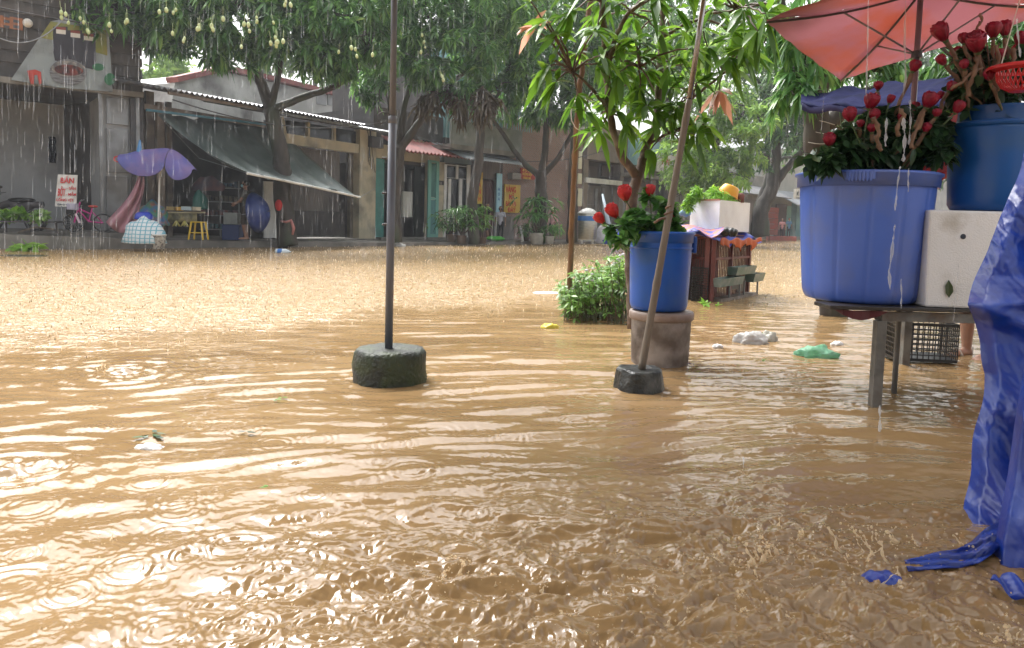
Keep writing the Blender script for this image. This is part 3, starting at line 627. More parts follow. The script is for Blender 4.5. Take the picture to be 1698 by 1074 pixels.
# ---------------------------------------------------------------- pink brick house
def brick_house():
    f = FD; t = bldg('brick_house', 'pale pink brick house behind the forked street tree', f)
    u0 = f.U(831); u1 = f.U(962)
    m = MB(); f.box(m, u0, u1, -9, 0, 0, zf(f, 900, 205)); m.build('wall', M['brick_pink'], t)
    m = MB(); f.box(m, u0 - 0.1, u1 + 0.1, -9, 0.2, zf(f, 900, 205), zf(f, 900, 205) + 0.15); m.build('coping', M['wall_white'], t)
    m = MB(); f.box(m, u0 + 0.3, u1 + 3, -11, -9.1, 3, zf(f, 900, 185)); m.build('rear_wall', M['wall_white'], t)
    m = MB(); f.pbox(m, 829, 358, 852, 398, 0.0, 0.25); m.build('gate_panel', M['shutter'], t)
    m = MB(); f.pbox(m, 857, 250, 862, 272, 0.3, 0.05); m.build('bracket', M['dark_metal'], t)
    s = thing('sign_board', 'yellow sign with red VÀNG MÃ lettering on the pink brick wall', 'sign', f.w(f.U(849), 0.1, 1.3))
    m = MB(); f.pbox(m, 837, 305, 862, 353, 0.05, 0.05); m.build('board', M['sign_yellow'], s)
    m = MB()
    for tx, x, y, wd, h in (('VÀNG', 838.5, 318, 0.66, 0.26), ('MÃ', 844, 330, 0.35, 0.24), ('BÁN TẠI', 839, 341, 0.64, 0.22), ('ĐÂY', 842, 351, 0.5, 0.2)):
        q = f.hit(x, y, 0.11); text_mb(m, tx, f.w(q[0], 0.11, q[1]), f.u, UPZ, h, wd, bold=0.025)
    m.build('lettering', M['letter_red'], s)
    s = thing('sign_board', 'dark red sign with yellow lettering hung above the VÀNG MÃ sign', 'sign', f.w(f.U(877), 0.3, 3))
    m = MB(); f.pbox(m, 864, 278, 889, 298, 0.3, 0.06); m.build('board', M['sign_red'], s)
    m = MB()
    for tx, x, y, wd in (('ĐỒ LỄ', 866.5, 284, 0.58), ('HƯƠNG NẾN', 866.5, 290, 0.62), ('VÀNG MÃ', 867, 296.5, 0.55)):
        q = f.hit(x, y, 0.37); text_mb(m, tx, f.w(q[0], 0.37, q[1]), f.u, UPZ, 0.12, wd, bold=0.02)
    m.build('lettering', M['letter_yellow'], s)
    m = MB(); f.pbox(m, 864, 274, 884, 277, 0.3, 0.1); m.build('top_rail', M['white_paint'], s)
    ac = thing('wall_fan_unit', 'small grey louvred unit on the brick wall left of the dark red sign', 'air unit', f.w(f.U(856), 0.2, 3))
    m = MB(); f.pbox(m, 850, 286, 865, 298, 0.06, 0.3); m.build('casing', mat('unit_grey', (0.3, 0.28, 0.26), 0.6), ac, bevel=0.02)
    m = MB()
    for k in range(4): f.pbox(m, 852, 288 + k * 2.4, 863, 289.2 + k * 2.4, 0.36, 0.01)
    m.build('louvre', M['dark_metal'], ac)
brick_house()

# ---------------------------------------------------------------- brown house with white door beams
def brown_house():
    f = FE; t = bldg('brown_house', 'brown-grey rendered house with tall dark doorways and white beams', f)
    u0 = f.U(962); u1 = f.U(1112); fl = 0.15; zt = zf(f, 1000, 212)
    m = MB(); f.box(m, u0, u1, -9, -0.5, 0, zt - 0.05); m.build('wall', M['wall_dark'], t)
    zm = zf(f, 1000, 268)
    m = MB(); f.box(m, u0, u1, -0.5, 0.3, zm, zt); m.build('parapet', M['wall_brown'], t)
    for x in (962, 1022, 1076):
        m = MB(); a = f.U(x); f.box(m, a, a + 0.4, -0.5, 0.1, fl - .3, zm); m.build('pillar', M['wall_brown'], t)
    m = MB(); f.box(m, u0 + 0.1, f.U(1024), 0.02, 0.2, zf(f, 990, 304, .1), zf(f, 990, 296, .1)); m.build('white_beam', M['white_paint'], t)
    for (x0, x1) in ((968, 992), (996, 1020), (1030, 1050), (1052, 1074)):
        m = MB(); f.pbox(m, x0, 306 if x0 < 1024 else 300, x1, 398, -0.4, 0.05); d = m.build('door', M['shutter'], t)
        m = MB(); f.pbox(m, x0 + 3, 312, x0 + 4.5, 396, -0.34, 0.03); f.pbox(m, x1 - 5, 312, x1 - 3.5, 396, -0.34, 0.03); f.pbox(m, x0, 338, x1, 340, -0.34, 0.03); m.build('door_bar', M['steel_grey'], d)
    for x0 in (970, 998):
        m = MB(); f.pbox(m, x0, 274, x0 + 20, 294, -0.4, 0.05); m.build('transom_window', mat('brown_glass', (0.07, 0.045, 0.04), 0.3), t)
    m = MB(); f.box(m, f.U(1024), u1, 0.0, 0.7, zf(f, 1060, 296), zf(f, 1060, 290)); m.build('canopy', M['concrete'], t)
    # blue shop storey with a white sign
    zb = zf(f, 1090, 293, 0.4)
    m = MB(); f.box(m, f.U(1028), f.U(1118), -3, 0.42, zm + .02, zf(f, 1060, 232)); m.build('blue_storey', mat('sky_paint', (0.27, 0.50, 0.60), 0.6, (0.2, 0.38, 0.5), 1.5), t)
    s = thing('sign_board', 'white shop sign with red lettering on the pale blue storey', 'sign', f.w(f.U(1104), 0.5, 4))
    m = MB(); f.pbox(m, 1090, 252, 1122, 288, 0.44, 0.08); m.build('board', M['white_paint'], s)
    m = MB(); q = f.hit(1098, 272, 0.53); text_mb(m, 'HẢI', f.w(q[0], 0.53, q[1]), f.u, UPZ, 0.38, 0.9, bold=0.03); m.build('lettering', M['letter_red'], s)
    m = MB(); q = f.hit(1095, 284, 0.53); text_mb(m, 'SỬA XE', f.w(q[0], 0.53, q[1]), f.u, UPZ, 0.2, 1.1); m.build('small_lettering', M['letter_dark'], s)
    # yellow lantern-like vertical boards
    s = thing('vertical_sign', 'stack of cream plastic sign boxes hung behind the brown stake', 'sign', f.w(f.U(962), 0.5, 1.5))
    for y0, y1 in ((250, 280), (287, 305), (312, 342), (353, 368)):
        m = MB(); f.pbox(m, 959, y0, 965, y1, 0.4, 0.15); m.build('sign_box', mat('cream_box%d' % y0, (0.62, 0.60, 0.45), 0.5), s, bevel=0.02)
brown_house()

# ---------------------------------------------------------------- far shops up the road
def far_shops():
    f = FG
    t = bldg('far_shop', 'hazy grey shop row behind the far trees at the road end', f)
    m = MB(); f.box(m, f.U(1114), f.U(1262), -9, 0, 0, 4.8); m.build('wall', mat('far_wall', (0.20, 0.20, 0.19), 0.8, (0.28, 0.27, 0.25), 0.8), t)
    for k in range(5):
        m = MB(); a = f.U(1120) + k * (f.U(1262) - f.U(1120)) / 5; f.box(m, a + 0.3, a + 3.2, 0.0, 0.05, 0.2, 3.0); m.build('shutter', M['shutter'], t)
    m = MB(); roofslab(m, f, f.U(1114), f.U(1262), 2.2, 3.2, 0, 4.0, 0.06, 0.03, 0.3); m.build('awning_sheet', M['roof_metal'], t)
    g = Fac(1255, 60, 1420, 70)
    t = bldg('far_shop', 'pale turquoise shop beside the road end with small white sign', g, cat='house')
    m = MB(); g.box(m, g.U(1258), g.U(1420), -8, -2.5, 0, 7.5); g.box(m, g.U(1258), g.U(1420), -2.5, 0, 3.9, 7.5); m.build('wall', mat('far_grey', (0.30, 0.31, 0.29), 0.8, (0.4, 0.4, 0.38), 0.7), t)
    m = MB(); g.pbox(m, 1305, 341, 1322, 391, -2.4, 0.1); m.build('turquoise_wall', mat('turq', (0.25, 0.50, 0.46), 0.7), t)
    m = MB(); g.pbox(m, 1288, 338, 1303, 391, -2.4, 0.1); m.build('door', M['door_red'], t)
    m = MB(); g.pbox(m, 1322, 334, 1330, 392, -0.6, 0.5); m.build('pillar', M['wall_teal'], t)
    m = MB(); roofslab(m, g, g.U(1275), g.U(1420), 2.4, zf(g, 1310, 338, 2.4), 0, zf(g, 1310, 330, 2.4) + .8, 0.08); m.build('awning_sheet', M['roof_light'], t)
    s = thing('sign_board', 'small white sign with dark lettering high at the road end beside the blue tub rim', 'sign', g.w(g.U(1328, 1), 1, 4))
    m = MB(); g.pbox(m, 1318, 313, 1345, 331, 2.5, 0.1); m.build('board', M['white_paint'], s)
    m = MB(); q = g.hit(1321, 324, 2.62); text_mb(m, 'MỸ PHẨM', g.w(q[0], 2.62, q[1]), g.u, UPZ, 0.35, 1.1, bold=0.03); q = g.hit(1320, 330, 2.62); text_mb(m, 'THANH HOA', g.w(q[0], 2.62, q[1]), g.u, UPZ, 0.2, 1.2); m.build('lettering', M['letter_dark'], s)
    # more street beyond, closing the view
    t = bldg('far_shop', 'grey terraced block half hidden beyond the tree at the road end', g, cat='house')
    h = Fac(1240, 95, 1900, 150); m = MB(); h.box(m, -18, h.len, -10, 0, 0, 9); m.build('wall', MATS['far_wall'], t)
    m = MB(); h.box(m, -18, h.len, 0, 0.8, 3.4, 3.7); m.build('ledge', M['concrete'], t)
far_shops()
# ================================================================ trees
leafmat('mango_leaf', [(0.0, (0.03, 0.095, 0.025)), (0.35, (0.06, 0.175, 0.045)), (0.7, (0.11, 0.26, 0.065)), (0.9, (0.20, 0.38, 0.10)), (1.0, (0.30, 0.48, 0.14))], 0.3, 0.35)
leafmat('mango_leaf_near', [(0.0, (0.035, 0.095, 0.014)), (0.40, (0.07, 0.18, 0.018)), (0.75, (0.15, 0.32, 0.03)), (0.93, (0.24, 0.42, 0.05)), (0.96, (0.42, 0.22, 0.13)), (1.0, (0.5, 0.3, 0.2))], 0.28, 0.42)
leafmat('far_leaf', [(0.0, (0.03, 0.085, 0.035)), (0.5, (0.07, 0.17, 0.05)), (1.0, (0.16, 0.30, 0.07))], 0.5, 0.35)
leafmat('light_leaf', [(0.0, (0.10, 0.20, 0.045)), (0.5, (0.20, 0.36, 0.07)), (1.0, (0.34, 0.52, 0.12))], 0.45, 0.5)
leafmat('dry_leaf', [(0.0, (0.05, 0.04, 0.025)), (0.6, (0.09, 0.065, 0.04)), (1.0, (0.12, 0.11, 0.05))], 0.6, 0.2)
mat('bark', (0.035, 0.028, 0.024), 0.7, (0.07, 0.058, 0.048), 5, bump=0.6, bscale=14, sxyz=(1, 1, 0.35), c3=(0.05, 0.065, 0.035), sc3=1.5)
mat('bark_light', (0.10, 0.075, 0.055), 0.65, (0.17, 0.13, 0.095), 6, bump=0.6, bscale=18, sxyz=(1, 1, 0.4))
mat('mango_skin', (0.55, 0.66, 0.34), 0.4, (0.52, 0.58, 0.28), 3)

def leaves(cent, axis, L, W, n_per, rs, droop=0.5, spread=0.9, seg=2, fold=0.18):
    """rosettes: cent (n,3), axis (n,3); returns V, F(quads), rnd. each leaf = two folded halves"""
    n = len(cent); N_ = n * n_per
    c = np.repeat(cent, n_per, 0); ax = np.repeat(axis, n_per, 0)
    v = rs.normal(size=(N_, 3)); v -= ax * (v * ax).sum(1, keepdims=True) * (1 - 0.3); v /= np.linalg.norm(v, axis=1, keepdims=True) + 1e-9
    d = v * spread + ax * (1 - spread) * 1.3; d /= np.linalg.norm(d, axis=1, keepdims=True)
    ln = L * rs.uniform(0.6, 1.15, (N_, 1)); wd = W * rs.uniform(0.75, 1.2, (N_, 1))
    up = np.array([0, 0, 1.0]); side = np.cross(d, up + 0.35 * rs.normal(size=(N_, 3))); side /= np.linalg.norm(side, axis=1, keepdims=True) + 1e-9
    nor = np.cross(side, d)
    dr = np.array([0, 0, -1.0]) * ln * droop * rs.uniform(0.5, 1.3, (N_, 1))
    st = [(0.04, 0.0, 0.0), (0.28, 0.85, 0.10), (0.62, 0.9, 0.42), (1.0, 0.0, 1.0)] if seg == 2 else [(0.0, 0, 0), (0.45, 1.0, 0.25), (1.0, 0, 1.0)]
    P = []
    mids = []
    for s, w, q in st:
        m = c + d * ln * s + dr * q; mids.append((m, w))
    if seg == 2:
        (b, _), (m1, w1), (m2, w2), (tp, _) = mids
        e = [b, m1 - side * wd * w1 / 2, m1 + nor * -wd * fold, m1 + side * wd * w1 / 2, m2 - side * wd * w2 / 2, m2 + nor * -wd * fold, m2 + side * wd * w2 / 2, tp]
        V = np.stack(e, 1).reshape(-1, 3); k = np.arange(N_)[:, None] * 8
        Q = np.array([[0, 1, 2, 2], [0, 2, 3, 3], [1, 4, 5, 2], [2, 5, 6, 3], [4, 7, 5, 5], [5, 7, 6, 6]])
        T = np.array([[0, 2, 1], [0, 3, 2], [1, 2, 5], [1, 5, 4], [2, 3, 6], [2, 6, 5], [4, 5, 7], [5, 6, 7]])
        Fa = (k[:, :, None] + T[None]).reshape(-1, 3); nv = 8
    else:
        (b, _), (m1, w1), (tp, _) = mids
        V = np.stack([b, m1 - side * wd / 2, m1 + side * wd / 2, tp], 1).reshape(-1, 3); k = np.arange(N_)[:, None] * 4
        Fa = (k[:, :, None] + np.array([[0, 2, 1], [1, 2, 3]])[None]).reshape(-1, 3); nv = 4
    r = np.repeat(rs.rand(N_) * 0.75 + np.repeat(rs.rand(n), n_per) * 0.25, nv)
    return V, Fa, r
def blobpts(blobs, rs, shell=0.55):
    """blobs: (center, (rx,ry,rz), count). clumpy points biased outwards"""
    P = []; A = []
    for c, r, n in blobs:
        c = np.array(c); r = np.array(r)
        nc = max(3, n // 9); d = rs.normal(size=(nc, 3)); d /= np.linalg.norm(d, axis=1, keepdims=True); rad = (shell + (1 - shell) * rs.rand(nc, 1)) * (0.75 + 0.35 * rs.rand(nc, 1))
        cc = c + d * rad * r
        idx = rs.randint(0, nc, n); p = cc[idx] + rs.normal(size=(n, 3)) * r * 0.13
        a = (p - c) / r; a /= np.linalg.norm(a, axis=1, keepdims=True) + 1e-9; a = a * 0.6 + np.array([0, 0, 0.25]) + rs.normal(size=(n, 3)) * 0.3; a /= np.linalg.norm(a, axis=1, keepdims=True)
        P.append(p); A.append(a)
    return np.concatenate(P), np.concatenate(A)
def wob(pts, n=6, amp=0.05, rs=None):
    """smooth Catmull path through pts with small wobble"""
    pts = [Vector(p) for p in pts]; out = []
    q = [pts[0] * 2 - pts[1]] + pts + [pts[-1] * 2 - pts[-2]]
    for i in range(1, len(q) - 2):
        for k in range(n):
            t = k / n; a, b, c, d = q[i - 1], q[i], q[i + 1], q[i + 2]
            p = 0.5 * ((2 * b) + (c - a) * t + (2 * a - 5 * b + 4 * c - d) * t * t + (3 * b - a - 3 * c + d) * t ** 3)
            out.append(p + Vector((rs.normal(), rs.normal(), rs.normal())) * amp * (0 if (i == 1 and k == 0) else 1))
    out.append(pts[-1]); return out
def tree(name, label, limbs, blobs, leaf='mango_leaf', L=0.24, W=0.055, n_per=9, seed=1, droop=0.5, seg=2, bark='bark', group=None, twigs=True, cat='tree', fruits=None, spread=0.9, extra=None, shell=0.55):
    """limbs: list of (points, r0, r1) in world coords; first is the trunk"""
    rs = np.random.RandomState(seed); b = Vector(limbs[0][0][0])
    t = thing(name, label, cat, b, group); m = MB(); ends = []
    for pts, r0, r1 in limbs:
        w = wob(pts, 6, r0 * 0.06, rs); k = len(w); m.tube(w, [r0 + (r1 - r0) * (i / (k - 1)) ** 0.8 for i in range(k)], 10)
        ends += [(w[i], r0 + (r1 - r0) * i / (k - 1)) for i in range(k // 2, k, 2)]
    if twigs:
        for c, r, n in blobs:
            e = min(ends, key=lambda q: (q[0] - Vector(c)).length); c = Vector(c)
            mid = e[0].lerp(c, 0.5) + Vector((0, 0, 0.15 * (c - e[0]).length)); m.tube(wob([e[0], mid, c], 5, 0.02, rs), [e[1] * 0.75 * (1 - i / 11) + 0.008 for i in range(11)], 6)
            for j in range(6):
                d = Vector(rs.normal(size=3)).normalized(); q = c + Vector((d.x * r[0], d.y * r[1], d.z * r[2])) * 0.8
                s0 = mid.lerp(c, rs.uniform(0.2, 1)); m.tube(wob([s0, s0.lerp(q, 0.5) + Vector((0, 0, .1)), q], 3, 0.015, rs), [0.022 * (1 - i / 8) + 0.005 for i in range(7)], 5)
    m.build('trunk', MATS[bark], t, smooth=True)
    P, A = blobpts(blobs, rs, shell); V, Fa, r = leaves(P, A, L, W, n_per, rs, droop, spread, seg)
    npmesh('crown', V, Fa, MATS[leaf], t, r, smooth=False)
    if extra:
        P, A = blobpts(extra[0], rs); V, Fa, r = leaves(P, A, L * 1.0, W, n_per, rs, 0.9, 0.8, seg); npmesh('withered_leaves', V, Fa, MATS[extra[1]], t, r, smooth=False)
    if fruits:
        fm = None
        for i, (px, py, D) in enumerate(fruits):
            p = at(px, py, D)
            if fm is None:
                mb = MB(); mb.lathe((0, 0, 0), [(0.001, -0.075), (0.025, -0.066), (0.043, -0.04), (0.05, -0.005), (0.045, 0.03), (0.028, 0.058), (0.008, 0.07), (0.004, 0.075)], 10); mb.tube([(0, 0, 0.07), (0.004, 0, 0.16), (0, 0, 0.30)], 0.005, 5)
                fm = mb.build('mango', MATS['mango_skin'], None, smooth=True); fm.parent = t; fm.location = p - b; fm.scale = (.8, .8, .8); fm.rotation_euler = (rs.normal(0, .15), rs.normal(0, .15), rs.rand() * 6)
            else:
                c = fm.copy(); COL.objects.link(c); c.parent = t; c.location = p - b; c.rotation_euler = (rs.normal(0, .15), rs.normal(0, .15), rs.rand() * 6); s_ = rs.uniform(0.62, 0.95); c.scale = (s_, s_, s_)
    return t
def A(px, py, D): return tuple(at(px, py, D))
def B(px, py, D, rx, ry, rz, n): return (A(px, py, D), (rx * pxs(D), ry, rz * pxs(D)), n)
G1 = 'mango trees along the flooded pavement'
rsf = np.random.RandomState(3)
fr = []
for cx, cy in ((108, 24), (120, 38), (135, 30), (150, 50), (188, 46), (206, 36), (290, 20), (285, 58), (310, 68), (330, 43), (357, 46), (370, 25), (418, 45), (425, 30), (450, 35), (452, 66), (478, 8), (410, 46), (568, 90), (583, 82), (597, 88), (613, 95), (395, 80), (270, 22), (463, 70)):
    for k in range(rsf.randint(1, 4)): fr.append((cx + rsf.uniform(-7, 7), cy + rsf.uniform(-7, 7), 18.0 + rsf.uniform(-.5, .5)))
D = 22.4
tree('mango_tree', 'large mango tree hung with pale green fruit, tied with red cloth strips', [
    ([A(478, 408, D), A(470, 330, D), A(466, 260, D), A(448, 180, D)], 0.30, 0.22),
    ([A(450, 185, D), A(430, 130, D), A(400, 70, 21.8), A(350, 0, 21), A(300, -60, 20.5)], 0.19, 0.07),
    ([A(455, 180, D), A(500, 162, D), A(560, 140, 22.0), A(600, 100, 21.6), A(625, 40, 21.4)], 0.13, 0.05),
    ([A(448, 182, D), A(462, 120, D), A(470, 50, 22.6), A(480, -40, 22.6)], 0.12, 0.05)], [
    B(150, -40, 20, 90, 1.6, 55, 190), B(215, 10, 20, 80, 1.5, 50, 200), B(300, 0, 20.3, 90, 1.6, 60, 260), B(290, -90, 21, 110, 2, 60, 200), B(395, 30, 20.6, 80, 1.6, 62, 280), B(400, -60, 21.5, 120, 2, 70, 240),
    B(470, 60, 21, 70, 1.5, 55, 240), B(540, 20, 21, 80, 1.6, 60, 240), B(545, 90, 21, 60, 1.3, 38, 150), B(600, 60, 21, 55, 1.3, 50, 170), B(600, -30, 21.5, 90, 1.6, 70, 200), B(480, -70, 21, 120, 2, 60, 200),
    B(390, 95, 21, 45, 1.0, 25, 70), B(300, 62, 20.3, 65, 1.0, 25, 90), B(165, 35, 19.8, 40, 0.9, 25, 60)], L=0.36, W=0.085, n_per=10, seed=21, group=G1, fruits=fr)
D = 25.6
fr2 = [(700 + a, 58 + b, 22.2) for a, b in ((0, 0), (3, 11), (5, 20), (-2, 28))] + [(625, 100, 22), (597, 60, 22.2), (632, 68, 22), (735, 132, 22.4), (733, 126, 22.5)]
tree('mango_tree', 'mossy-trunked mango tree standing behind the grey metal pole', [
    ([A(655, 402, D), A(652, 340, D), A(658, 290, D), A(664, 240, D)], 0.26, 0.19),
    ([A(664, 245, D), A(690, 210, D), A(735, 150, D), A(790, 100, D), A(830, 40, D)], 0.16, 0.05),
    ([A(662, 245, D), A(668, 190, D), A(682, 120, D), A(690, 40, D)], 0.14, 0.05),
    ([A(660, 240, D), A(645, 170, D), A(640, 100, D), A(620, 30, D)], 0.12, 0.05)], [
    B(640, 20, 24.6, 70, 1.7, 60, 200), B(710, 30, 24.6, 80, 1.8, 60, 260), B(700, -50, 25, 120, 2.2, 70, 260), B(780, 70, 24.4, 60, 1.6, 50, 190), B(700, 110, 24.6, 50, 1.2, 35, 110), B(800, 0, 24.6, 80, 1.7, 65, 230), B(735, 120, 24, 45, 1.2, 24, 70), B(760, 150, 24.4, 50, 1.2, 25, 80), B(625, 140, 25, 35, 1.0, 40, 90)],
    L=0.36, W=0.085, n_per=10, seed=22, group=G1, fruits=fr2, extra=([B(780, 165, 24.4, 55, 1.3, 30, 90), B(735, 165, 24.6, 40, 1.2, 20, 50)], 'dry_leaf'))
D = 28.3
tree('mango_tree', 'slim straight mango tree with leafy crown before the glazed shop', [
    ([A(786, 405, D), A(784, 330, D), A(795, 250, D), A(798, 170, D), A(800, 80, D)], 0.24, 0.13),
    ([A(797, 215, D), A(770, 170, D), A(740, 120, 28)], 0.09, 0.04), ([A(799, 190, D), A(830, 150, D), A(850, 90, 28)], 0.09, 0.04)], [
    B(820, 90, 27.5, 60, 1.8, 50, 200), B(860, 40, 27.5, 70, 2, 60, 220), B(800, 10, 28, 80, 2, 60, 180), B(850, -40, 28, 110, 2.4, 60, 220), B(820, 150, 27.6, 50, 1.4, 30, 110), B(870, 120, 27.8, 45, 1.5, 40, 110)],
    L=0.38, W=0.09, n_per=10, seed=23, group=G1)
D = 31.5
tree('mango_tree', 'mango tree forking in three low over the potted plants', [
    ([A(893, 404, D), A(897, 350, D), A(897, 310, D), A(898, 283, D)], 0.30, 0.25),
    ([A(892, 290, D), A(862, 262, D), A(830, 215, 31), A(800, 180, 30.6)], 0.15, 0.06),
    ([A(898, 290, D), A(905, 240, D), A(905, 180, D), A(912, 110, 31)], 0.19, 0.07),
    ([A(902, 288, D), A(930, 255, D), A(955, 205, 31.6), A(975, 150, 31.6)], 0.14, 0.06)], [
    B(900, 120, 30.8, 60, 2, 50, 190), B(860, 160, 30.5, 50, 1.6, 35, 110), B(960, 110, 31, 60, 2, 60, 190), B(930, 30, 31, 110, 2.6, 60, 260), B(900, -60, 32, 130, 3, 60, 200), B(905, 195, 31, 40, 1.5, 28, 80), B(955, 175, 31, 35, 1.5, 30, 80)],
    L=0.40, W=0.095, n_per=10, seed=24, group=G1)
D = 33.5
tree('mango_tree', 'dark straight tree trunk just behind the brown stake, thin crown', [
    ([A(948, 402, D), A(950, 320, D), A(953, 220, D), A(955, 100, D), A(960, 0, D)], 0.26, 0.15)],
    [B(990, 60, 33, 70, 2.4, 60, 200), B(1040, 20, 34, 90, 2.6, 70, 220), B(960, -30, 33, 110, 3, 60, 200), B(1000, 130, 34, 60, 2, 40, 130)], L=0.42, W=0.1, n_per=10, seed=25, group=G1)
# ---- far trees
GF = 'hazy trees beyond the flooded street'
far = [
    ('bright leafy tree rising behind the roofs at far left', 250, 50, 120, 70, 110, 'light_leaf'), ('dark green tree behind the white gabled house', 520, 60, 60, 110, 120, 'far_leaf'),
    ('mid green tree between the two middle roofs', 640, 60, 100, 110, 110, 'far_leaf'), ('dark tree crown above the blue balcony', 800, 64, 60, 120, 90, 'far_leaf'),
    ('tree crown above the pink brick house', 930, 62, 70, 110, 100, 'far_leaf'), ('tree crown above the brown house parapet', 1040, 66, 90, 100, 130, 'far_leaf')]
for i, (lb, px, D, py, rx, rz, lf) in enumerate(far):
    base = at(px, 385, D); base.z = 0
    tree('street_tree', lb, [([tuple(base), A(px + 5, 250, D), A(px, py + 20, D)], 0.4, 0.15)], [B(px, py, D, rx * .8, 4, rz * .6, 240), B(px - rx * .6, py + 25, D, rx * .5, 3, rz * .5, 160), B(px + rx * .6, py + 15, D, rx * .5, 3, rz * .5, 160), B(px, py - rz * .8, D, rx * .9, 4, rz * .6, 200)], leaf=lf, L=0.62, W=0.22, n_per=9, seed=40 + i, seg=1, group=GF, droop=0.3)
# right middle-distance trees over the road
tree('street_tree', 'broad bright green tree overhanging the road right of the bamboo pole', [
    ([A(1175, 392, 40), A(1172, 330, 40), A(1165, 240, 40), A(1160, 160, 40)], 0.35, 0.2), ([A(1168, 280, 40), A(1200, 220, 39), A(1240, 180, 38)], 0.18, 0.08)], [
    B(1150, 190, 38, 65, 2.5, 60, 260), B(1210, 180, 37, 60, 2.5, 45, 260), B(1230, 240, 36, 45, 2, 35, 200), B(1180, 270, 37, 50, 2, 40, 220), B(1130, 270, 38, 50, 2.2, 45, 180), B(1210, 300, 36, 38, 1.8, 28, 130), B(1150, 110, 39, 80, 3, 50, 220), B(1260, 200, 36, 40, 2, 32, 150), B(1160, 320, 38, 50, 2, 30, 120)],
    leaf='light_leaf', L=0.36, W=0.12, n_per=9, seed=51, group=GF, seg=1, droop=0.35)
tree('street_tree', 'dark leaning old tree with slanting limb at the road end', [
    ([A(1262, 392, 47), A(1262, 350, 47), A(1280, 310, 47), A(1285, 250, 47), A(1280, 180, 47)], 0.55, 0.3),
    ([A(1278, 318, 47), A(1300, 285, 47), A(1325, 255, 46), A(1360, 225, 45)], 0.3, 0.15), ([A(1252, 392, 48), A(1258, 340, 48), A(1275, 290, 48), A(1272, 200, 48)], 0.35, 0.15)], [
    B(1270, 180, 46, 60, 3, 60, 220), B(1310, 160, 46, 60, 3, 55, 220), B(1300, 225, 45, 35, 2, 30, 120), B(1240, 120, 46, 70, 3, 60, 200), B(1350, 200, 46, 60, 3, 60, 200), B(1330, 270, 50, 30, 2, 30, 60), B(1245, 260, 46, 30, 2, 40, 100)],
    leaf='far_leaf', L=0.45, W=0.15, n_per=9, seed=52, group=GF, seg=1, droop=0.4)
tree('street_tree', 'tall dark tree mass closing the street behind the red parasol', [
    ([A(1480, 385, 50), A(1480, 300, 50), A(1490, 150, 50)], 0.5, 0.25)], [B(1440, 130, 48, 110, 4, 90, 260), B(1560, 120, 48, 130, 4, 110, 300), B(1680, 120, 46, 120, 4, 120, 300), B(1500, 240, 48, 110, 4, 60, 220), B(1640, 260, 46, 110, 4, 60, 220)],
    leaf='far_leaf', L=0.6, W=0.2, n_per=9, seed=53, group=GF, seg=1)
tree('street_tree', 'shady tree crown high above the road between bamboo pole and parasol', [
    ([A(1105, 395, 44), A(1100, 300, 44), A(1110, 120, 44)], 0.4, 0.2)], [B(1110, 60, 42, 90, 3, 70, 260), B(1190, 30, 42, 80, 3, 70, 260), B(1060, 120, 42, 70, 3, 60, 200), B(1270, 60, 42, 70, 3, 80, 220), B(1180, 110, 42, 70, 3, 40, 160)],
    leaf='far_leaf', L=0.5, W=0.16, n_per=9, seed=54, group=GF, seg=1)
# near right tree behind the blue tub
tree('street_tree', 'near rough-barked tree bound with wire behind the big blue tub', [
    ([A(1385, 545, 8.5), A(1372, 360, 8.5), A(1356, 240, 8.5), A(1352, 150, 8.4), A(1340, 60, 8.2)], 0.16, 0.13), ([A(1350, 170, 8.4), A(1385, 100, 8.2), A(1430, 20, 8)], 0.08, 0.05), ([A(1345, 130, 8.4), A(1310, 60, 8.2), A(1290, -20, 8)], 0.07, 0.04)], [
    B(1310, 150, 7.8, 30, 0.4, 40, 30), B(1320, 60, 8, 60, 0.6, 60, 80), B(1500, -60, 8.5, 200, 1, 60, 160), B(1440, 130, 8.6, 90, 0.5, 50, 90), B(1600, 110, 8.6, 90, 0.5, 50, 110), B(1680, 90, 8.6, 60, 0.5, 60, 90), B(1560, 160, 8.8, 80, 0.5, 30, 60)],
    leaf='mango_leaf', L=0.22, W=0.045, n_per=7, seed=55, bark='bark', droop=0.8)

m = MB()
for k, y in enumerate((205, 222, 238, 262)):
    c = at(1358, y, 8.5); m.tube([c + Vector((.165 * math.cos(a), .165 * math.sin(a), .02 * math.sin(a * 2 + k))) for a in [i * math.pi / 10 for i in range(21)]], .005, 5)
own(m, 'wire', mat('pale_wire', (0.4, 0.38, 0.34), .5), 'loops of pale wire wound round the near trunk behind the tub', 'wire')
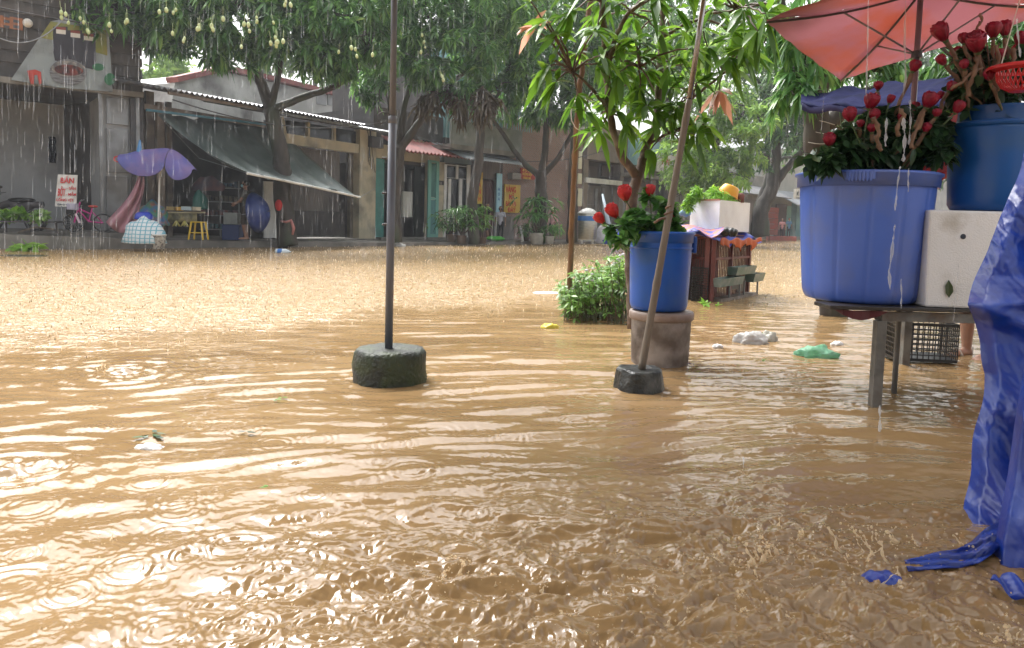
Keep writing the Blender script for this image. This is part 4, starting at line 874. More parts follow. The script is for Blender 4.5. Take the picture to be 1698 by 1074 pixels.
# ---- the young mango tree in the foreground, big leaves hand-placed around its branch tips
def young_tree():
    D = 6.0
    limbs = [([A(1050, 545, D), A(1048, 470, D), A(1045, 400, D), A(1048, 330, D), A(1058, 292, D)], 0.050, 0.042),
             ([A(1058, 295, D), A(1030, 255, 5.95), A(1012, 190, 5.9), A(1005, 100, 5.9), A(998, 0, 5.8), A(990, -80, 5.7)], 0.036, 0.018),
             ([A(1058, 295, D), A(1070, 250, 6.05), A(1088, 200, 6.1), A(1095, 120, 6.1), A(1098, 20, 6.1), A(1100, -60, 6.1)], 0.038, 0.02),
             ([A(1008, 110, 5.9), A(1022, 60, 5.85), A(1045, 20, 5.8), A(1090, -10, 5.8)], 0.022, 0.012),
             ([A(1092, 210, 6.1), A(1150, 160, 6.0), A(1200, 120, 5.9), A(1240, 85, 5.8)], 0.014, 0.007),
             ([A(1012, 190, 5.9), A(985, 150, 5.8), A(950, 120, 5.7), A(915, 95, 5.6)], 0.014, 0.007),
             ([A(1100, 60, 6.1), A(1160, 30, 6.0), A(1220, 15, 5.8), A(1280, 5, 5.6)], 0.014, 0.007),
             ([A(1075, 240, 6.05), A(1110, 220, 6.0), A(1130, 215, 5.9)], 0.01, 0.006),
             ([A(1030, 100, 5.9), A(1060, 110, 5.8), A(1085, 150, 5.7)], 0.01, 0.006)]
    tips = [(885, 60, 5.5, 1), (915, 100, 5.5, 0), (905, 35, 5.6, 0), (900, 130, 5.5, 0), (935, 55, 5.6, 0), (955, 20, 5.6, 0), (930, 150, 5.6, 0), (960, 95, 5.7, 0), (985, 60, 5.6, 0), (880, 8, 5.5, 0), (1000, 175, 5.8, 0), (975, 200, 5.7, 0),
            (1020, 20, 5.6, 0), (1035, 190, 5.8, 0), (1050, 70, 5.7, 0), (1070, 20, 5.7, 0), (1075, 110, 5.8, 0), (1060, 160, 5.8, 0), (1085, 195, 5.8, 0), (1100, 60, 5.8, 0), (1120, 95, 5.9, 0), (1105, 150, 5.9, 0), (1125, 190, 5.8, 0), (1140, 230, 5.8, 0), (1100, 225, 5.8, 0),
            (1080, 260, 5.9, 0), (1120, 255, 5.8, 0), (1150, 150, 5.8, 0), (1170, 110, 5.8, 0), (1160, 60, 5.8, 0), (1185, 160, 5.7, 1), (1200, 130, 5.7, 0), (1215, 60, 5.6, 0), (1235, 90, 5.6, 0), (1240, 20, 5.5, 0), (1275, 40, 5.5, 0), (1262, 70, 5.5, 0), (1190, 20, 5.7, 0), (1215, 100, 5.6, 0), (1130, 20, 5.8, 0), (1145, 200, 5.7, 0), (1020, 130, 5.7, 0), (1290, 15, 5.4, 0), (1045, 225, 5.9, 0), (990, 120, 5.7, 0), (940, -10, 5.6, 0), (1100, -20, 5.7, 0), (1220, -20, 5.5, 0), (1160, -20, 5.6, 0), (1010, -30, 5.6, 0), (1000, 230, 5.8, 0), (950, 165, 5.6, 0), (1165, 225, 5.7, 0)]
    rr_ = random.Random(5); tips += [(rr_.uniform(985, 1240), rr_.uniform(-25, 110), rr_.uniform(5.5, 6.3), 0) for _ in range(24)] + [(rr_.uniform(1000, 1140), rr_.uniform(80, 200), rr_.uniform(5.8, 6.4), 0) for _ in range(14)]
    rs = np.random.RandomState(77); b = Vector(limbs[0][0][0]); b.z = -0.3
    t = thing('mango_sapling', 'young mango tree with big glossy leaves, two slim trunks forking above the small blue bucket', 'tree', b)
    m = MB()
    for pts, r0, r1 in limbs:
        w = wob(pts, 6, 0.004, rs); k = len(w); m.tube(w, [r0 + (r1 - r0) * i / (k - 1) for i in range(k)], 12)
    nodes = [Vector(A(*q)) for q in ((1012, 190, 5.9), (1005, 100, 5.9), (998, 0, 5.8), (1088, 200, 6.1), (1095, 120, 6.1), (1098, 20, 6.1), (1200, 120, 5.9), (950, 120, 5.7), (1220, 15, 5.8), (1150, 160, 6.0), (1045, 20, 5.8), (1160, 30, 6.0), (985, 150, 5.8), (1110, 220, 6.0), (1060, 110, 5.8))]
    P, Ax, young = [], [], []
    for px, py, D, y in tips:
        p = Vector(A(px + rs.normal() * 6, py + rs.normal() * 6 - 12, D + rs.normal() * .12)); e = min(nodes, key=lambda q: (q - p).length)
        m.tube(wob([e, e.lerp(p, .5) + Vector((0, 0, .03)), p], 4, 0.004, rs), [0.007 * (1 - i / 12) + 0.003 for i in range(9)], 6)
        a = (p - e).normalized() * 0.7 + Vector((0, 0, 0.15)); P.append(p); Ax.append(a.normalized()); young.append(y)
    m.build('trunk', mat('sapling_bark', (0.085, 0.05, 0.032), 0.6, (0.14, 0.09, 0.06), 12, bump=0.5, bscale=40, c3=(0.2, 0.17, 0.14), sc3=6), t, smooth=True)
    P = np.array([tuple(p) for p in P]); Ax = np.array([tuple(a) for a in Ax])
    V, Fa, r = leaves(P, Ax, 0.225, 0.055, 11, rs, 0.55, 0.78, 2, 0.10)
    yy = np.repeat(np.array(young), 88); r = np.where(yy > 0, 0.95 + 0.05 * r, r * 0.93)
    npmesh('leaves', V, Fa, MATS['mango_leaf_near'], t, r, smooth=True)
young_tree()
# ================================================================ market things in the foreground
mat('mossy_concrete', (0.012, 0.015, 0.010), 0.5, (0.030, 0.046, 0.010), 7, bump=0.9, bscale=40, c3=(0.022, 0.034, 0.010), sc3=5)
mat('blue_plastic', (0.085, 0.165, 0.56), 0.38, (0.07, 0.14, 0.50), 2, c3=(0.12, 0.17, 0.42), sc3=3, bump=0.05)
mat('blue_barrel', (0.006, 0.09, 0.42), 0.33, (0.005, 0.07, 0.34), 2, c3=(0.02, 0.09, 0.3), sc3=5, bump=0.04)
mat('blue_barrel_dark', (0.006, 0.085, 0.32), 0.33, (0.005, 0.07, 0.26), 2, c3=(0.02, 0.09, 0.27), sc3=5, bump=0.04)
mat('grimy_plastic', (0.12, 0.09, 0.07), 0.6, (0.30, 0.26, 0.23), 6, bump=0.25, bscale=30, c3=(0.06, 0.042, 0.03), sc3=4)
mat('grimy_lid', (0.34, 0.27, 0.23), 0.6, (0.22, 0.16, 0.13), 6, bump=0.2)
mat('foam', (0.80, 0.80, 0.80), 0.7, (0.70, 0.69, 0.67), 2.5, bump=0.3, bscale=120, c3=(0.50, 0.47, 0.42), sc3=4)
mat('foam_clean', (0.80, 0.80, 0.82), 0.7, (0.70, 0.69, 0.71), 3, bump=0.3, bscale=80)
mat('galvanised', (0.20, 0.195, 0.18), 0.5, (0.11, 0.105, 0.095), 9, metal=0.4, bump=0.2, c3=(0.13, 0.09, 0.06), sc3=6)
mat('pole_steel', (0.11, 0.12, 0.15), 0.35, (0.16, 0.17, 0.20), 8, metal=0.1, bump=0.1, sxyz=(1, 1, 0.15))
mat('pole_shiny', (0.45, 0.43, 0.41), 0.25, (0.28, 0.26, 0.25), 10, metal=0.9, sxyz=(1, 1, 0.15))
mat('bamboo', (0.20, 0.165, 0.125), 0.5, (0.13, 0.10, 0.075), 10, bump=0.3, bscale=40, sxyz=(1, 1, 0.12), c3=(0.09, 0.07, 0.055), sc3=6)
mat('brown_stake', (0.19, 0.10, 0.05), 0.45, (0.10, 0.05, 0.03), 9, bump=0.4, bscale=40, sxyz=(1, 1, 0.15), c3=(0.2, 0.12, 0.07), sc3=6)
mat('red_canvas', (0.50, 0.29, 0.32), 0.6, (0.44, 0.24, 0.265), 1.6, trans=0.6, bump=0.2, bscale=6, c3=(0.50, 0.21, 0.16), sc3=2.2)
mat('navy_canvas', (0.018, 0.02, 0.065), 0.8, (0.012, 0.014, 0.04), 3, trans=0.1, bump=0.8, bscale=9, spec=0.04)
mat('black_plastic', (0.012, 0.012, 0.013), 0.4)
mat('red_plastic', (0.50, 0.012, 0.015), 0.3)
mat('red_frame', (0.17, 0.045, 0.038), 0.55, (0.10, 0.03, 0.027), 8)
mat('orange_tarp', (0.62, 0.13, 0.03), 0.5, (0.5, 0.10, 0.025), 5, trans=0.25)
mat('blue_cloth', (0.03, 0.06, 0.42), 0.45)
mat('rose_red', (0.34, 0.005, 0.035), 0.45, (0.18, 0.003, 0.018), 30, trans=0.15)
mat('rose_bright', (0.65, 0.035, 0.035), 0.45, (0.5, 0.02, 0.03), 30, trans=0.2)
mat('rose_stem', (0.05, 0.10, 0.03), 0.5, (0.09, 0.12, 0.04), 14)
mat('paper_wrap', (0.26, 0.16, 0.10), 0.7, (0.15, 0.085, 0.055), 12, bump=0.4, trans=0.15)
leafmat('rose_leaf', [(0.0, (0.012, 0.035, 0.016)), (0.6, (0.028, 0.075, 0.028)), (1.0, (0.06, 0.14, 0.04))], 0.35, 0.2)
leafmat('fresh_rose_leaf', [(0.0, (0.03, 0.09, 0.025)), (0.6, (0.07, 0.20, 0.045)), (1.0, (0.16, 0.36, 0.07))], 0.35, 0.35)
leafmat('herb_leaf', [(0.0, (0.10, 0.24, 0.02)), (0.6, (0.18, 0.38, 0.04)), (1.0, (0.30, 0.50, 0.08))], 0.4, 0.4)
leafmat('shrub_leaf', [(0.0, (0.08, 0.17, 0.03)), (0.6, (0.16, 0.32, 0.06)), (1.0, (0.32, 0.48, 0.16))], 0.35, 0.3)
mat('petal_white', (0.72, 0.70, 0.72), 0.5, trans=0.3)
mat('string', (0.6, 0.55, 0.5), 0.6)
def bag_mat(name, c, tr=0.35):
    return mat(name, c, 0.25, tuple(x * 0.8 for x in c), 8, trans=tr, bump=0.6, bscale=25)

# ---- two parasol poles in cast concrete feet
t = thing('parasol_stand', 'straight grey steel pole standing in a mossy round concrete block', 'parasol stand', at(646, 600, 4.5) * 1)
c = at(646, 600, 4.5); c.z = 0; t.location = c
m = MB(); pr = [(0.0, -0.42), (0.235, -0.42), (0.232, -0.1), (0.226, 0.02), (0.222, 0.10), (0.217, 0.175), (0.205, 0.196), (0.18, 0.202), (0.03, 0.199), (0.0, 0.199)]
m.lathe(c, pr, 40)
m.v = [(x + 0.006 * math.sin(z * 40 + x * 33) + 0.004 * math.sin(y * 51 + z * 23), y + 0.005 * math.sin(x * 45 + z * 31), z + (0.004 * math.sin(x * 60) * math.cos(y * 50) if z > 0.19 else 0)) for x, y, z in m.v]
m.build('foot', MATS['mossy_concrete'], t, smooth=True)
top = at(656, -160, 4.5); mid = at(651, 196, 4.5); bot = at(644.5, 572, 4.5); bot.z = 0.19
m = MB(); m.tube([bot, mid], 0.0245, 20); m.build('lower_tube', MATS['pole_steel'], t, smooth=True)
m = MB(); m.tube([mid - (top - mid).normalized() * 0.02, top], 0.019, 20); m.build('upper_tube', MATS['pole_steel'], t, smooth=True)
m = MB(); m.lathe(mid - Vector((0, 0, 0.02)), [(0.02, -0.01), (0.026, -0.01), (0.026, 0.03), (0.019, 0.034)], 20); m.build('collar', MATS['pole_steel'], t, smooth=True)
m = MB(); h0 = mid + Vector((-0.02, -0.01, 0.0)); m.tube([h0 + Vector((0.04 * math.cos(a) - 0.03, 0, 0.035 * math.sin(a))) for a in [i * 0.45 for i in range(11)]], 0.004, 6); m.build('hook', MATS['dark_metal'], t, smooth=True)
for y in (262, 320, 372):
    m = MB(); p = at(641, y, 4.48); m.tube([p, p + Vector((-0.025, -0.01, 0))], 0.006, 8); m.build('bolt', MATS['dark_metal'], t)
c = at(1059, 630, 4.45); c.z = 0
t = thing('parasol_stand', 'leaning pole, bamboo below and bare metal above, in a small dark eight-sided concrete block', 'parasol stand', c)
m = MB(); m.lathe(c, [(0.0, -0.42), (0.17, -0.42), (0.163, 0.0), (0.145, 0.112), (0.135, 0.128), (0.03, 0.126), (0.0, 0.126)], 10)
m.v = [(x + 0.006 * math.sin(z * 40 + x * 33), y + 0.006 * math.sin(x * 45 + z * 31), z + 0.006 * math.sin(x * 30)) for x, y, z in m.v]
m.build('foot', mat('wet_concrete', (0.012, 0.013, 0.012), 0.35, (0.03, 0.033, 0.027), 8, bump=0.6, bscale=40, c3=(0.09, 0.09, 0.085), sc3=7), t, bevel=0.012)
b0 = at(1064, 612, 4.45); b0.z = 0.12; b1 = at(1143, 165, 4.45); b2 = at(1180, -90, 4.45)
pts = [b0.lerp(b1, i / 40) for i in range(41)]; rr = [0.0235 + (0.003 if i in (13, 26, 37) else 0) - 0.004 * i / 40 for i in range(41)]
m = MB(); m.tube(pts, rr, 16); m.build('bamboo_pole', MATS['bamboo'], t, smooth=True)
m = MB(); m.tube([b1 - (b2 - b1).normalized() * 0.03, b2], 0.0165, 16); m.build('metal_pole', MATS['pole_shiny'], t, smooth=True)
m = MB(); p = b0.lerp(b1, 0.57); m.tube([p + Vector((0.02 * math.cos(a * 2) * (1 + .2 * math.sin(a * 5)), 0.024 * math.sin(a * 2), 0.012 * a)) for a in [i * 0.25 for i in range(24)]], 0.006, 6); m.tube([p, p + Vector((-0.05, -0.01, -0.01)), p + Vector((-0.085, 0, -0.035))], 0.008, 6); m.build('cord', MATS['paper_wrap'], t, smooth=True)

# ---- buckets
def bucket(name, label, c, rb, rt, z0, z1, mt, rim=0.02, rimh=0.05, ribs=(), cat='bucket', n=56, fluted=0, collar=None, group=None):
    t = thing(name, label, cat, (c.x, c.y, z0), group)
    H = z1 - z0; rr = lambda z: rb + (rt - rb) * ((z - z0) / H) ** 0.85
    prof = [(0.0, z0 + 0.004), (rb * 0.86, z0 + 0.002), (rb * 0.95, z0 + 0.010), (rb * 0.99, z0 + 0.03)] + [(rr(z0 + H * k / 12), z0 + H * k / 12) for k in range(1, 13)]
    if collar: prof = prof[:-1] + [(rt, z1 - 0.001)]
    inner = [(r - 0.006, z) for r, z in prof[::-1][:-2]] + [(0.0, z0 + 0.02)]
    m = MB(); m.lathe((c.x, c.y, 0), prof + inner, n)
    if fluted:
        v2 = []
        for x, y, z in m.v:
            a = math.atan2(y - c.y, x - c.x); q = abs(((a / (2 * math.pi) * fluted) % 1) - 0.5); k = 1 - 0.022 * math.exp(-((0.5 - q) / 0.05) ** 2) if z < z1 - rimh else 1
            v2.append((c.x + (x - c.x) * k, c.y + (y - c.y) * k, z))
        m.v = v2
    m.build('body', mt, t, smooth=True)
    m = MB(); R_ = rt
    m.lathe((c.x, c.y, 0), [(R_ - 0.004, z1 - rimh), (R_ + rim * 0.45, z1 - rimh - 0.002), (R_ + rim * 0.5, z1 - 0.018), (R_ + rim * 1.0, z1 - 0.012), (R_ + rim * 1.05, z1), (R_ + rim * 0.4, z1 + 0.006), (R_ - 0.008, z1 + 0.002), (R_ - 0.01, z1 - 0.02)], n)
    m.build('rim', mt, t, smooth=True)
    for rz in ribs:
        m = MB(); m.lathe((c.x, c.y, 0), [(rr(rz) - .002, rz - 0.008), (rr(rz) + 0.008, rz - 0.005), (rr(rz) + 0.008, rz + 0.005), (rr(rz) - .002, rz + 0.008)], n); m.build('hoop', mt, t, smooth=True)
    return t
c = at(1095, 560, 5.33); GBK = c.copy()
t = bucket('bucket', 'grimy brown plastic bucket standing in the water under the small blue bucket', c, 0.195, 0.215, -0.25, 0.375, MATS['grimy_plastic'], 0.012, 0.03)
m = MB(); m.lathe((c.x, c.y, 0), [(0.0, 0.381), (0.20, 0.381), (0.226, 0.378), (0.232, 0.365), (0.230, 0.325), (0.222, 0.318), (0.216, 0.322)], 56); m.build('lid', MATS['grimy_lid'], t, smooth=True)
c2 = at(1094, 450, 5.33)
t = bucket('bucket', 'small royal-blue bucket of bright red roses on top of a grimy bucket', c2, 0.203, 0.222, 0.385, 0.945, MATS['blue_barrel'], 0.016, 0.07, ribs=(0.835,))
m = MB(); p = Vector((c2.x, c2.y, 0)); 
for s in (1,): m.box(p + Vector((0.2 * s + 0.035, -0.02, 0.86)), (0.03, 0.05, 0.12))
m.build('handle_lug', MATS['blue_barrel'], t, bevel=0.01)
# big fluted tub
c3 = at(1431, 400, 4.47); TUB = c3.copy()
t = bucket('tub', 'big fluted periwinkle-blue plastic tub full of red roses at the table edge', c3, 0.322, 0.376, 0.575, 1.325, MATS['blue_plastic'], 0.026, 0.075, fluted=13, n=182)
m = MB()
for k in range(7):
    a = R(232 + k * 2.6); q = Vector((c3.x + 0.396 * math.cos(a), c3.y + 0.396 * math.sin(a), 1.293)); m.box(q, (0.012, 0.03, 0.055), (Vector((-math.sin(a), math.cos(a), 0)), Vector((math.cos(a), math.sin(a), 0)), UPZ))
a = R(240); q = Vector((c3.x + 0.388 * math.cos(a), c3.y + 0.388 * math.sin(a), 1.30)); m.box(q, (0.15, 0.03, 0.05), (Vector((-math.sin(a), math.cos(a), 0)), Vector((math.cos(a), math.sin(a), 0)), UPZ))
m.build('grip', MATS['blue_plastic'], t, bevel=0.004)
# ---- foam box on the table with the second blue bucket on it
def foam_box(label, F, u1, dep, z0, z1, mt, marks=True):
    t = thing('foam_box', label, 'foam box', F.w(u1 / 2, -dep / 2, z0))
    m = MB(); zl = z1 - (z1 - z0) * 0.12
    F.box(m, 0, u1, -dep, 0, z0, zl - 0.002); m.build('body', mt, t, bevel=0.008)
    m = MB(); F.box(m, -0.006, u1 + 0.006, -dep - 0.006, 0.006, zl, z1); m.build('lid', mt, t, bevel=0.01)
    return t
Fb = Fac(1540, 4.12, 1700, 4.06)
zb0 = 0.578; zb1 = Fb.hit(1600, 349)[1]
t = thing('foam_box', 'dirty white foam box on the table under the large blue bucket', 'foam box', Fb.w(0.28, -0.2, zb0))
m = MB(); bx = MB(); Fb.box(bx, -0.004, 0.62, -0.42, 0, zb0, zb1)
cen = Fb.w(0.308, 0, 0); bx.v = [((x - cen.x) * (1 - 0.05 * (zb1 - z) / (zb1 - zb0)) + cen.x, y, z) for x, y, z in bx.v]
bx.build('body', MATS['foam'], t, bevel=0.012)
m = MB(); q = Fb.hit(1597, 392, 0.001); pc = Fb.w(q[0], 0.002, q[1]); m.lathe(pc, [(0.0, 0.0015), (0.012, 0.001), (0.015, 0.0)], 12, (Fb.u, UPZ, Fb.n)); m.build('hole', MATS['letter_dark'], t)
m = MB(); 
q = Fb.hit(1573, 480, 0.003); pc = Fb.w(q[0], 0.004, q[1])
m.add([pc + Fb.u * a + UPZ * b + Fb.n * d for a, b, d in ((-0.004, 0.055, .002), (-0.022, 0.02, .004), (-0.016, -0.02, .003), (0.004, -0.045, .001), (0.022, -0.01, .006), (0.018, 0.018, .006), (0, 0.0, .002))], [(0, 1, 6), (1, 2, 6), (2, 3, 6), (3, 4, 6), (4, 5, 6), (5, 0, 6)])
own(m, 'leaf', mat('stuck_leaf', (0.05, 0.075, 0.03), 0.4), 'small dark green leaf stuck on the front of the foam box', 'leaf', solid=0.001)
c4 = at(1652, 300, 4.33)
bucket('bucket', 'large deep-blue bucket of dark red roses standing on the foam box', c4, 0.238, 0.262, zb1 + 0.003, at(1652, 196, 4.33 - .26).z, MATS['blue_barrel_dark'], 0.014, 0.02)
mm = MB(); zc = at(1652, 196, 4.07).z; mm.lathe((c4.x, c4.y, 0), [(0.222, zc), (0.215, zc + 0.085), (0.222, zc + 0.095), (0.205, zc + 0.095), (0.2, zc)], 48)
col_ = mm.build('collar', MATS['blue_barrel_dark'], None, smooth=True)
bk = [o for o in COL.objects if o.get('label', '').startswith('large deep-blue bucket')][0]
col_.parent = bk; col_.location = -bk.location
# ---- table
zt = 0.553
pL = at(1375, 515, 4.10); 
tb = thing('market_table', 'low wet table of dark boards on galvanised square legs standing in the flood', 'table', (at(1560, 500, 4.5).x, 4.5, -0.3))
x0 = pL.x; x1 = x0 + 1.75
for k in range(4):
    m = MB(); m.box((x0 + 0.105 * k + (x1 - x0) / 2, 4.20 + k * 0.24, zt + 0.012), (x1 - x0, 0.225, 0.022)); m.build('board', mat('dark_board%d' % k, (0.03, 0.025, 0.022), 0.4, (0.055, 0.045, 0.038), 6, bump=0.3, sxyz=(0.2, 1, 1)), tb, bevel=0.004)
xl = at(1455, 600, 4.15).x
m = MB(); m.box((xl + 0.72, 4.14, zt - 0.034), (1.45, 0.04, 0.052)); m.box((xl + 1.08, 5.3, zt - 0.034), (1.15, 0.04, 0.052)); m.bar((xl, 4.17, zt - 0.034), (xl + .49, 5.27, zt - 0.034), 0.04, 0.05); m.build('frame', MATS['galvanised'], tb)
for px, D in ((1455, 4.14), (1499.5, 5.45)):
    m = MB(); p = at(px, 600, D); m.box((p.x, D, 0.04), (0.055, 0.055, zt * 2 - 0.12 - 0.08)); m.build('leg', MATS['galvanised'], tb, bevel=0.004)
for X, Y in ((xl + 1.42, 4.16), (xl + 1.42, 5.28)):
    m = MB(); m.box((X, Y, 0.04), (0.055, 0.055, zt * 2 - 0.12 - 0.08)); m.build('leg', MATS['galvanised'], tb)
m = MB(); m.grid([[Vector((xl - 0.28 + 0.05 * i, 4.105 + .01 * math.sin(i * 2), zt - 0.002 - (0.055 * math.sin(math.pi * i / 6)) * j / 3)) for i in range(7)] for j in range(4)]); own(m, 'cloth_scrap', mat('maroon_cloth', (0.10, 0.015, 0.02), 0.5), 'dark maroon cloth scrap drooping under the table edge', 'cloth', solid=0.006)
# ---- black lattice crate
def crate(name, label, c, sx, sy, h, rot=0, nx=10, nz=6, cat='crate', tilt=0):
    t = thing(name, label, cat, c); t.rotation_euler = (tilt, 0, rot)
    def side(nm, o, X, N_, w):
        m = MB()
        for i in range(nx + 1): m.box(o + X * (w * i / nx) + UPZ * (h / 2), (0.006, 0.008, h), (X, N_, UPZ))
        for j in range(nz + 1): m.box(o + X * (w / 2) + UPZ * (h * j / nz), (w, 0.0085, 0.008 if 0 < j < nz else 0.022), (X, N_, UPZ))
        s = m.build(nm, MATS['black_plastic'], None); s.parent = t; return s
    side('side', Vector((-sx / 2, -sy / 2, 0)), Vector((1, 0, 0)), Vector((0, -1, 0)), sx); side('side', Vector((-sx / 2, sy / 2, 0)), Vector((1, 0, 0)), Vector((0, 1, 0)), sx)
    side('side', Vector((-sx / 2, -sy / 2, 0)), Vector((0, 1, 0)), Vector((1, 0, 0)), sy); side('side', Vector((sx / 2, -sy / 2, 0)), Vector((0, 1, 0)), Vector((1, 0, 0)), sy)
    m = MB(); m.box((0, 0, 0.006), (sx - .01, sy - .01, 0.008)); s = m.build('bottom', MATS['black_plastic'], None); s.parent = t
    return t
p = at(1522, 560, 5.7); crate('plastic_crate', 'black lattice crate in the water beneath the table', (p.x, p.y, 0.03), 0.44, 0.34, 0.27, R(-8), 11, 7)
p = at(1160, 480, 9.75); crate('plastic_crate', 'tall black lattice crate stood on end against the red cage', (p.x, p.y, -0.02), 0.20, 0.12, 0.46, R(-10), 5, 14)

# ---- roses
def petal_mesh():
    m = MB(); rs = random.Random(4)
    for ring, (n, r, hgt, flare, tw) in enumerate([(3, 0.008, 0.056, 0.1, 0), (4, 0.015, 0.058, 0.15, .5), (4, 0.022, 0.056, 0.28, 1.1), (5, 0.025, 0.050, 0.35, 1.7)]):
        for k in range(n):
            a0 = tw + k * 2 * math.pi / n + rs.uniform(-.15, .15); w = 2 * math.pi / n * 0.72
            P = []
            for j in range(6):
                v = j / 5; row = []
                for i in range(7):
                    u = i / 6 * 2 - 1; a = a0 + u * w * (0.55 + 0.55 * math.sin(min(1, v * 1.2) * math.pi / 2)); rad = r * 1.22 * (0.30 + 0.80 * math.sin(v * math.pi * (0.74 - 0.16 * min(1, flare)))) + flare * 0.016 * max(0, v - .7) ** 1.3 * 4 + 0.003 * math.sin(i * 2.2 + k)
                    z = hgt * v * (1 - 0.16 * u * u * v) - flare * 0.012 * max(0, v - .75) * 4; row.append((rad * math.cos(a), rad * math.sin(a), z))
                P.append(row)
            m.grid([[Vector(q) for q in r_] for r_ in P])
    return m
BLOOM = {}
def rose(label, px, py, D, spx, base, mt='rose_red', wrap=True, group=None, tilt=None, lf=2):
    bp = at(px, py + spx * 0.35, D); s = spx * pxs(D) / 0.084
    t = thing('red_rose', label, 'rose', base, group)
    if mt not in BLOOM:
        b = petal_mesh().build('bloom', MATS[mt], None, smooth=True, solid=0.0012); BLOOM[mt] = b
    else: b = BLOOM[mt].copy(); COL.objects.link(b)
    rd = random.Random(int(px * 7 + py)); b.parent = t; b.location = bp - base; b.scale = (s, s, s * rd.uniform(1.25, 1.65))
    d = tilt or ((bp - base).normalized() + Vector((rd.uniform(-.3, .3), -0.12, 0.25))); b.rotation_euler = d.to_track_quat('Z', 'Y').to_euler()
    m = MB(); m.ell(bp, (0.014 * s, 0.014 * s, 0.013 * s), 8, 5); mid = base.lerp(bp, 0.5) + Vector((rd.uniform(-.03, .03), rd.uniform(-.03, .03), 0.02))
    m.tube(wob([base, mid, bp], 5, 0.002, np.random.RandomState(1)), 0.0045, 7); m.build('stem', MATS['rose_stem'], t, smooth=True)
    if wrap and rd.random() < .6:
        m = MB(); a = mid.lerp(bp, 0.1); q = bp - (bp - mid).normalized() * 0.01; n = 8
        m.tube(wob([a, a.lerp(q, .5) + Vector((rd.uniform(-.012, .012), 0, 0)), q], 4, 0.004, np.random.RandomState(int(px))), [0.006 + 0.006 * (i / n) + 0.0025 * math.sin(i * 2.1 + px) for i in range(n + 1)], 8, False); m.build('paper_wrap', MATS['paper_wrap'], t, smooth=True)
    rs = np.random.RandomState(int(px + py))
    if lf:
        P = np.array([tuple(mid.lerp(bp, rd.uniform(-0.3, 0.75))) for _ in range(lf)]); Ax = np.tile(np.array([[0, -0.3, 0.3]]), (lf, 1)); V, Fa, r = leaves(P, Ax / np.linalg.norm(Ax, axis=1, keepdims=True), 0.075, 0.048, 4, rs, 0.4, 0.8, 2); npmesh('leaves', V, Fa, MATS['rose_leaf'], t, r)
    return t
def bouquet_leaves(name, label, blobs, n_per=5, L=0.085, W=0.055, lf='rose_leaf', seed=3, stems=None, cat='foliage', droop=0.5, shell=0.2, stem_mat='rose_stem'):
    rs = np.random.RandomState(seed); P, Ax = blobpts(blobs, rs, shell); V, Fa, r = leaves(P, Ax, L, W, n_per, rs, droop, 0.85, 2, 0.1)
    c = P.mean(0); c[2] = P[:, 2].min(); t = thing(name, label, cat, tuple(c)); npmesh('leaves', V, Fa, MATS[lf], t, r)
    if stems:
        m = MB()
        for (b, q, rad) in stems: m.tube([b, b.lerp(q, .5) + Vector((rs.normal() * .015, rs.normal() * .015, 0)), q], [rad, rad * .9, rad * .7], 6)
        m.build('stems', MATS[stem_mat], t, smooth=True)
    return t
tc = Vector((c3.x, c3.y, 1.0)); rs_ = random.Random(9)
def tb_(): return tc + Vector((rs_.uniform(-.12, .12), rs_.uniform(-.12, .12), 0))
for lb, px, py, D, s in (
    ('half-open red rose standing highest above the big tub', 1513, 111, 4.35, 22), ('small red rosebud on a bare stem above the tub, left of the parasol pole', 1456, 143, 4.35, 17),
    ('open red rose left of centre in the tub with a smaller one below it', 1442, 170, 4.25, 29), ('round open red rose nearest the left half of the big tub', 1411, 192, 4.2, 26),
    ('lowest red rose leaning out over the left rim of the tub', 1376, 233, 4.2, 23), ('ragged spread red rose right of the parasol pole', 1536, 168, 4.2, 30),
    ('small crimson bud at the tip of a brown paper sleeve', 1573, 144, 4.2, 19), ('small red rose low between the ragged rose and the deep-blue bucket', 1552, 188, 4.15, 16),
    ('red rose hanging just left of the deep-blue bucket rim', 1584, 180, 4.15, 21), ('small red rose tucked under the open one in the tub', 1449, 191, 4.18, 20),
    ('thin pink-red bud on an upright stem between the open rose and the pole', 1474, 166, 4.3, 15), ('small crimson bud leaning right of the ragged rose', 1556, 158, 4.3, 15), ('closed bud peeping between the round rose and the open rose', 1426, 206, 4.25, 14), ('half-hidden crimson rose low in the right side of the tub leaves', 1534, 212, 4.15, 17), ('tiny crimson bud just above the tub leaves near the pole', 1492, 196, 4.3, 13),
    ('dark red rose deep among leaves in the left of the tub', 1446, 213, 4.2, 17), ('shaded red rose behind the falling water in the tub', 1515, 178, 4.5, 18)):
    rose(lb, px, py, D, s, tb_(), lf=3)
def LB(px, py, D, rx, ry, rz, n): return (A(px, py, D), (rx * pxs(D), ry, rz * pxs(D)), n)
st = [(tb_() + Vector((0, 0, .1)), at(1360 + 16 * k, 215 + 30 * math.sin(k * 2.3), 4.4), 0.004) for k in range(13)]
bouquet_leaves('rose_foliage', 'dark rose leaves and stems filling the big blue tub', [LB(1420, 250, 4.35, 45, .22, 34, 90), LB(1480, 235, 4.35, 45, .22, 42, 120), LB(1530, 225, 4.35, 45, .22, 45, 110), LB(1380, 265, 4.2, 26, .12, 18, 34), LB(1550, 250, 4.3, 30, .18, 30, 60), LB(1450, 205, 4.4, 60, .2, 30, 60), LB(1350, 262, 4.25, 14, .06, 14, 8), LB(1480, 190, 4.4, 60, .15, 22, 60), LB(1560, 205, 4.35, 24, .12, 26, 40), LB(1410, 225, 4.3, 30, .12, 20, 40)], stems=st, seed=12)
tc = Vector((c4.x, c4.y, 1.4))
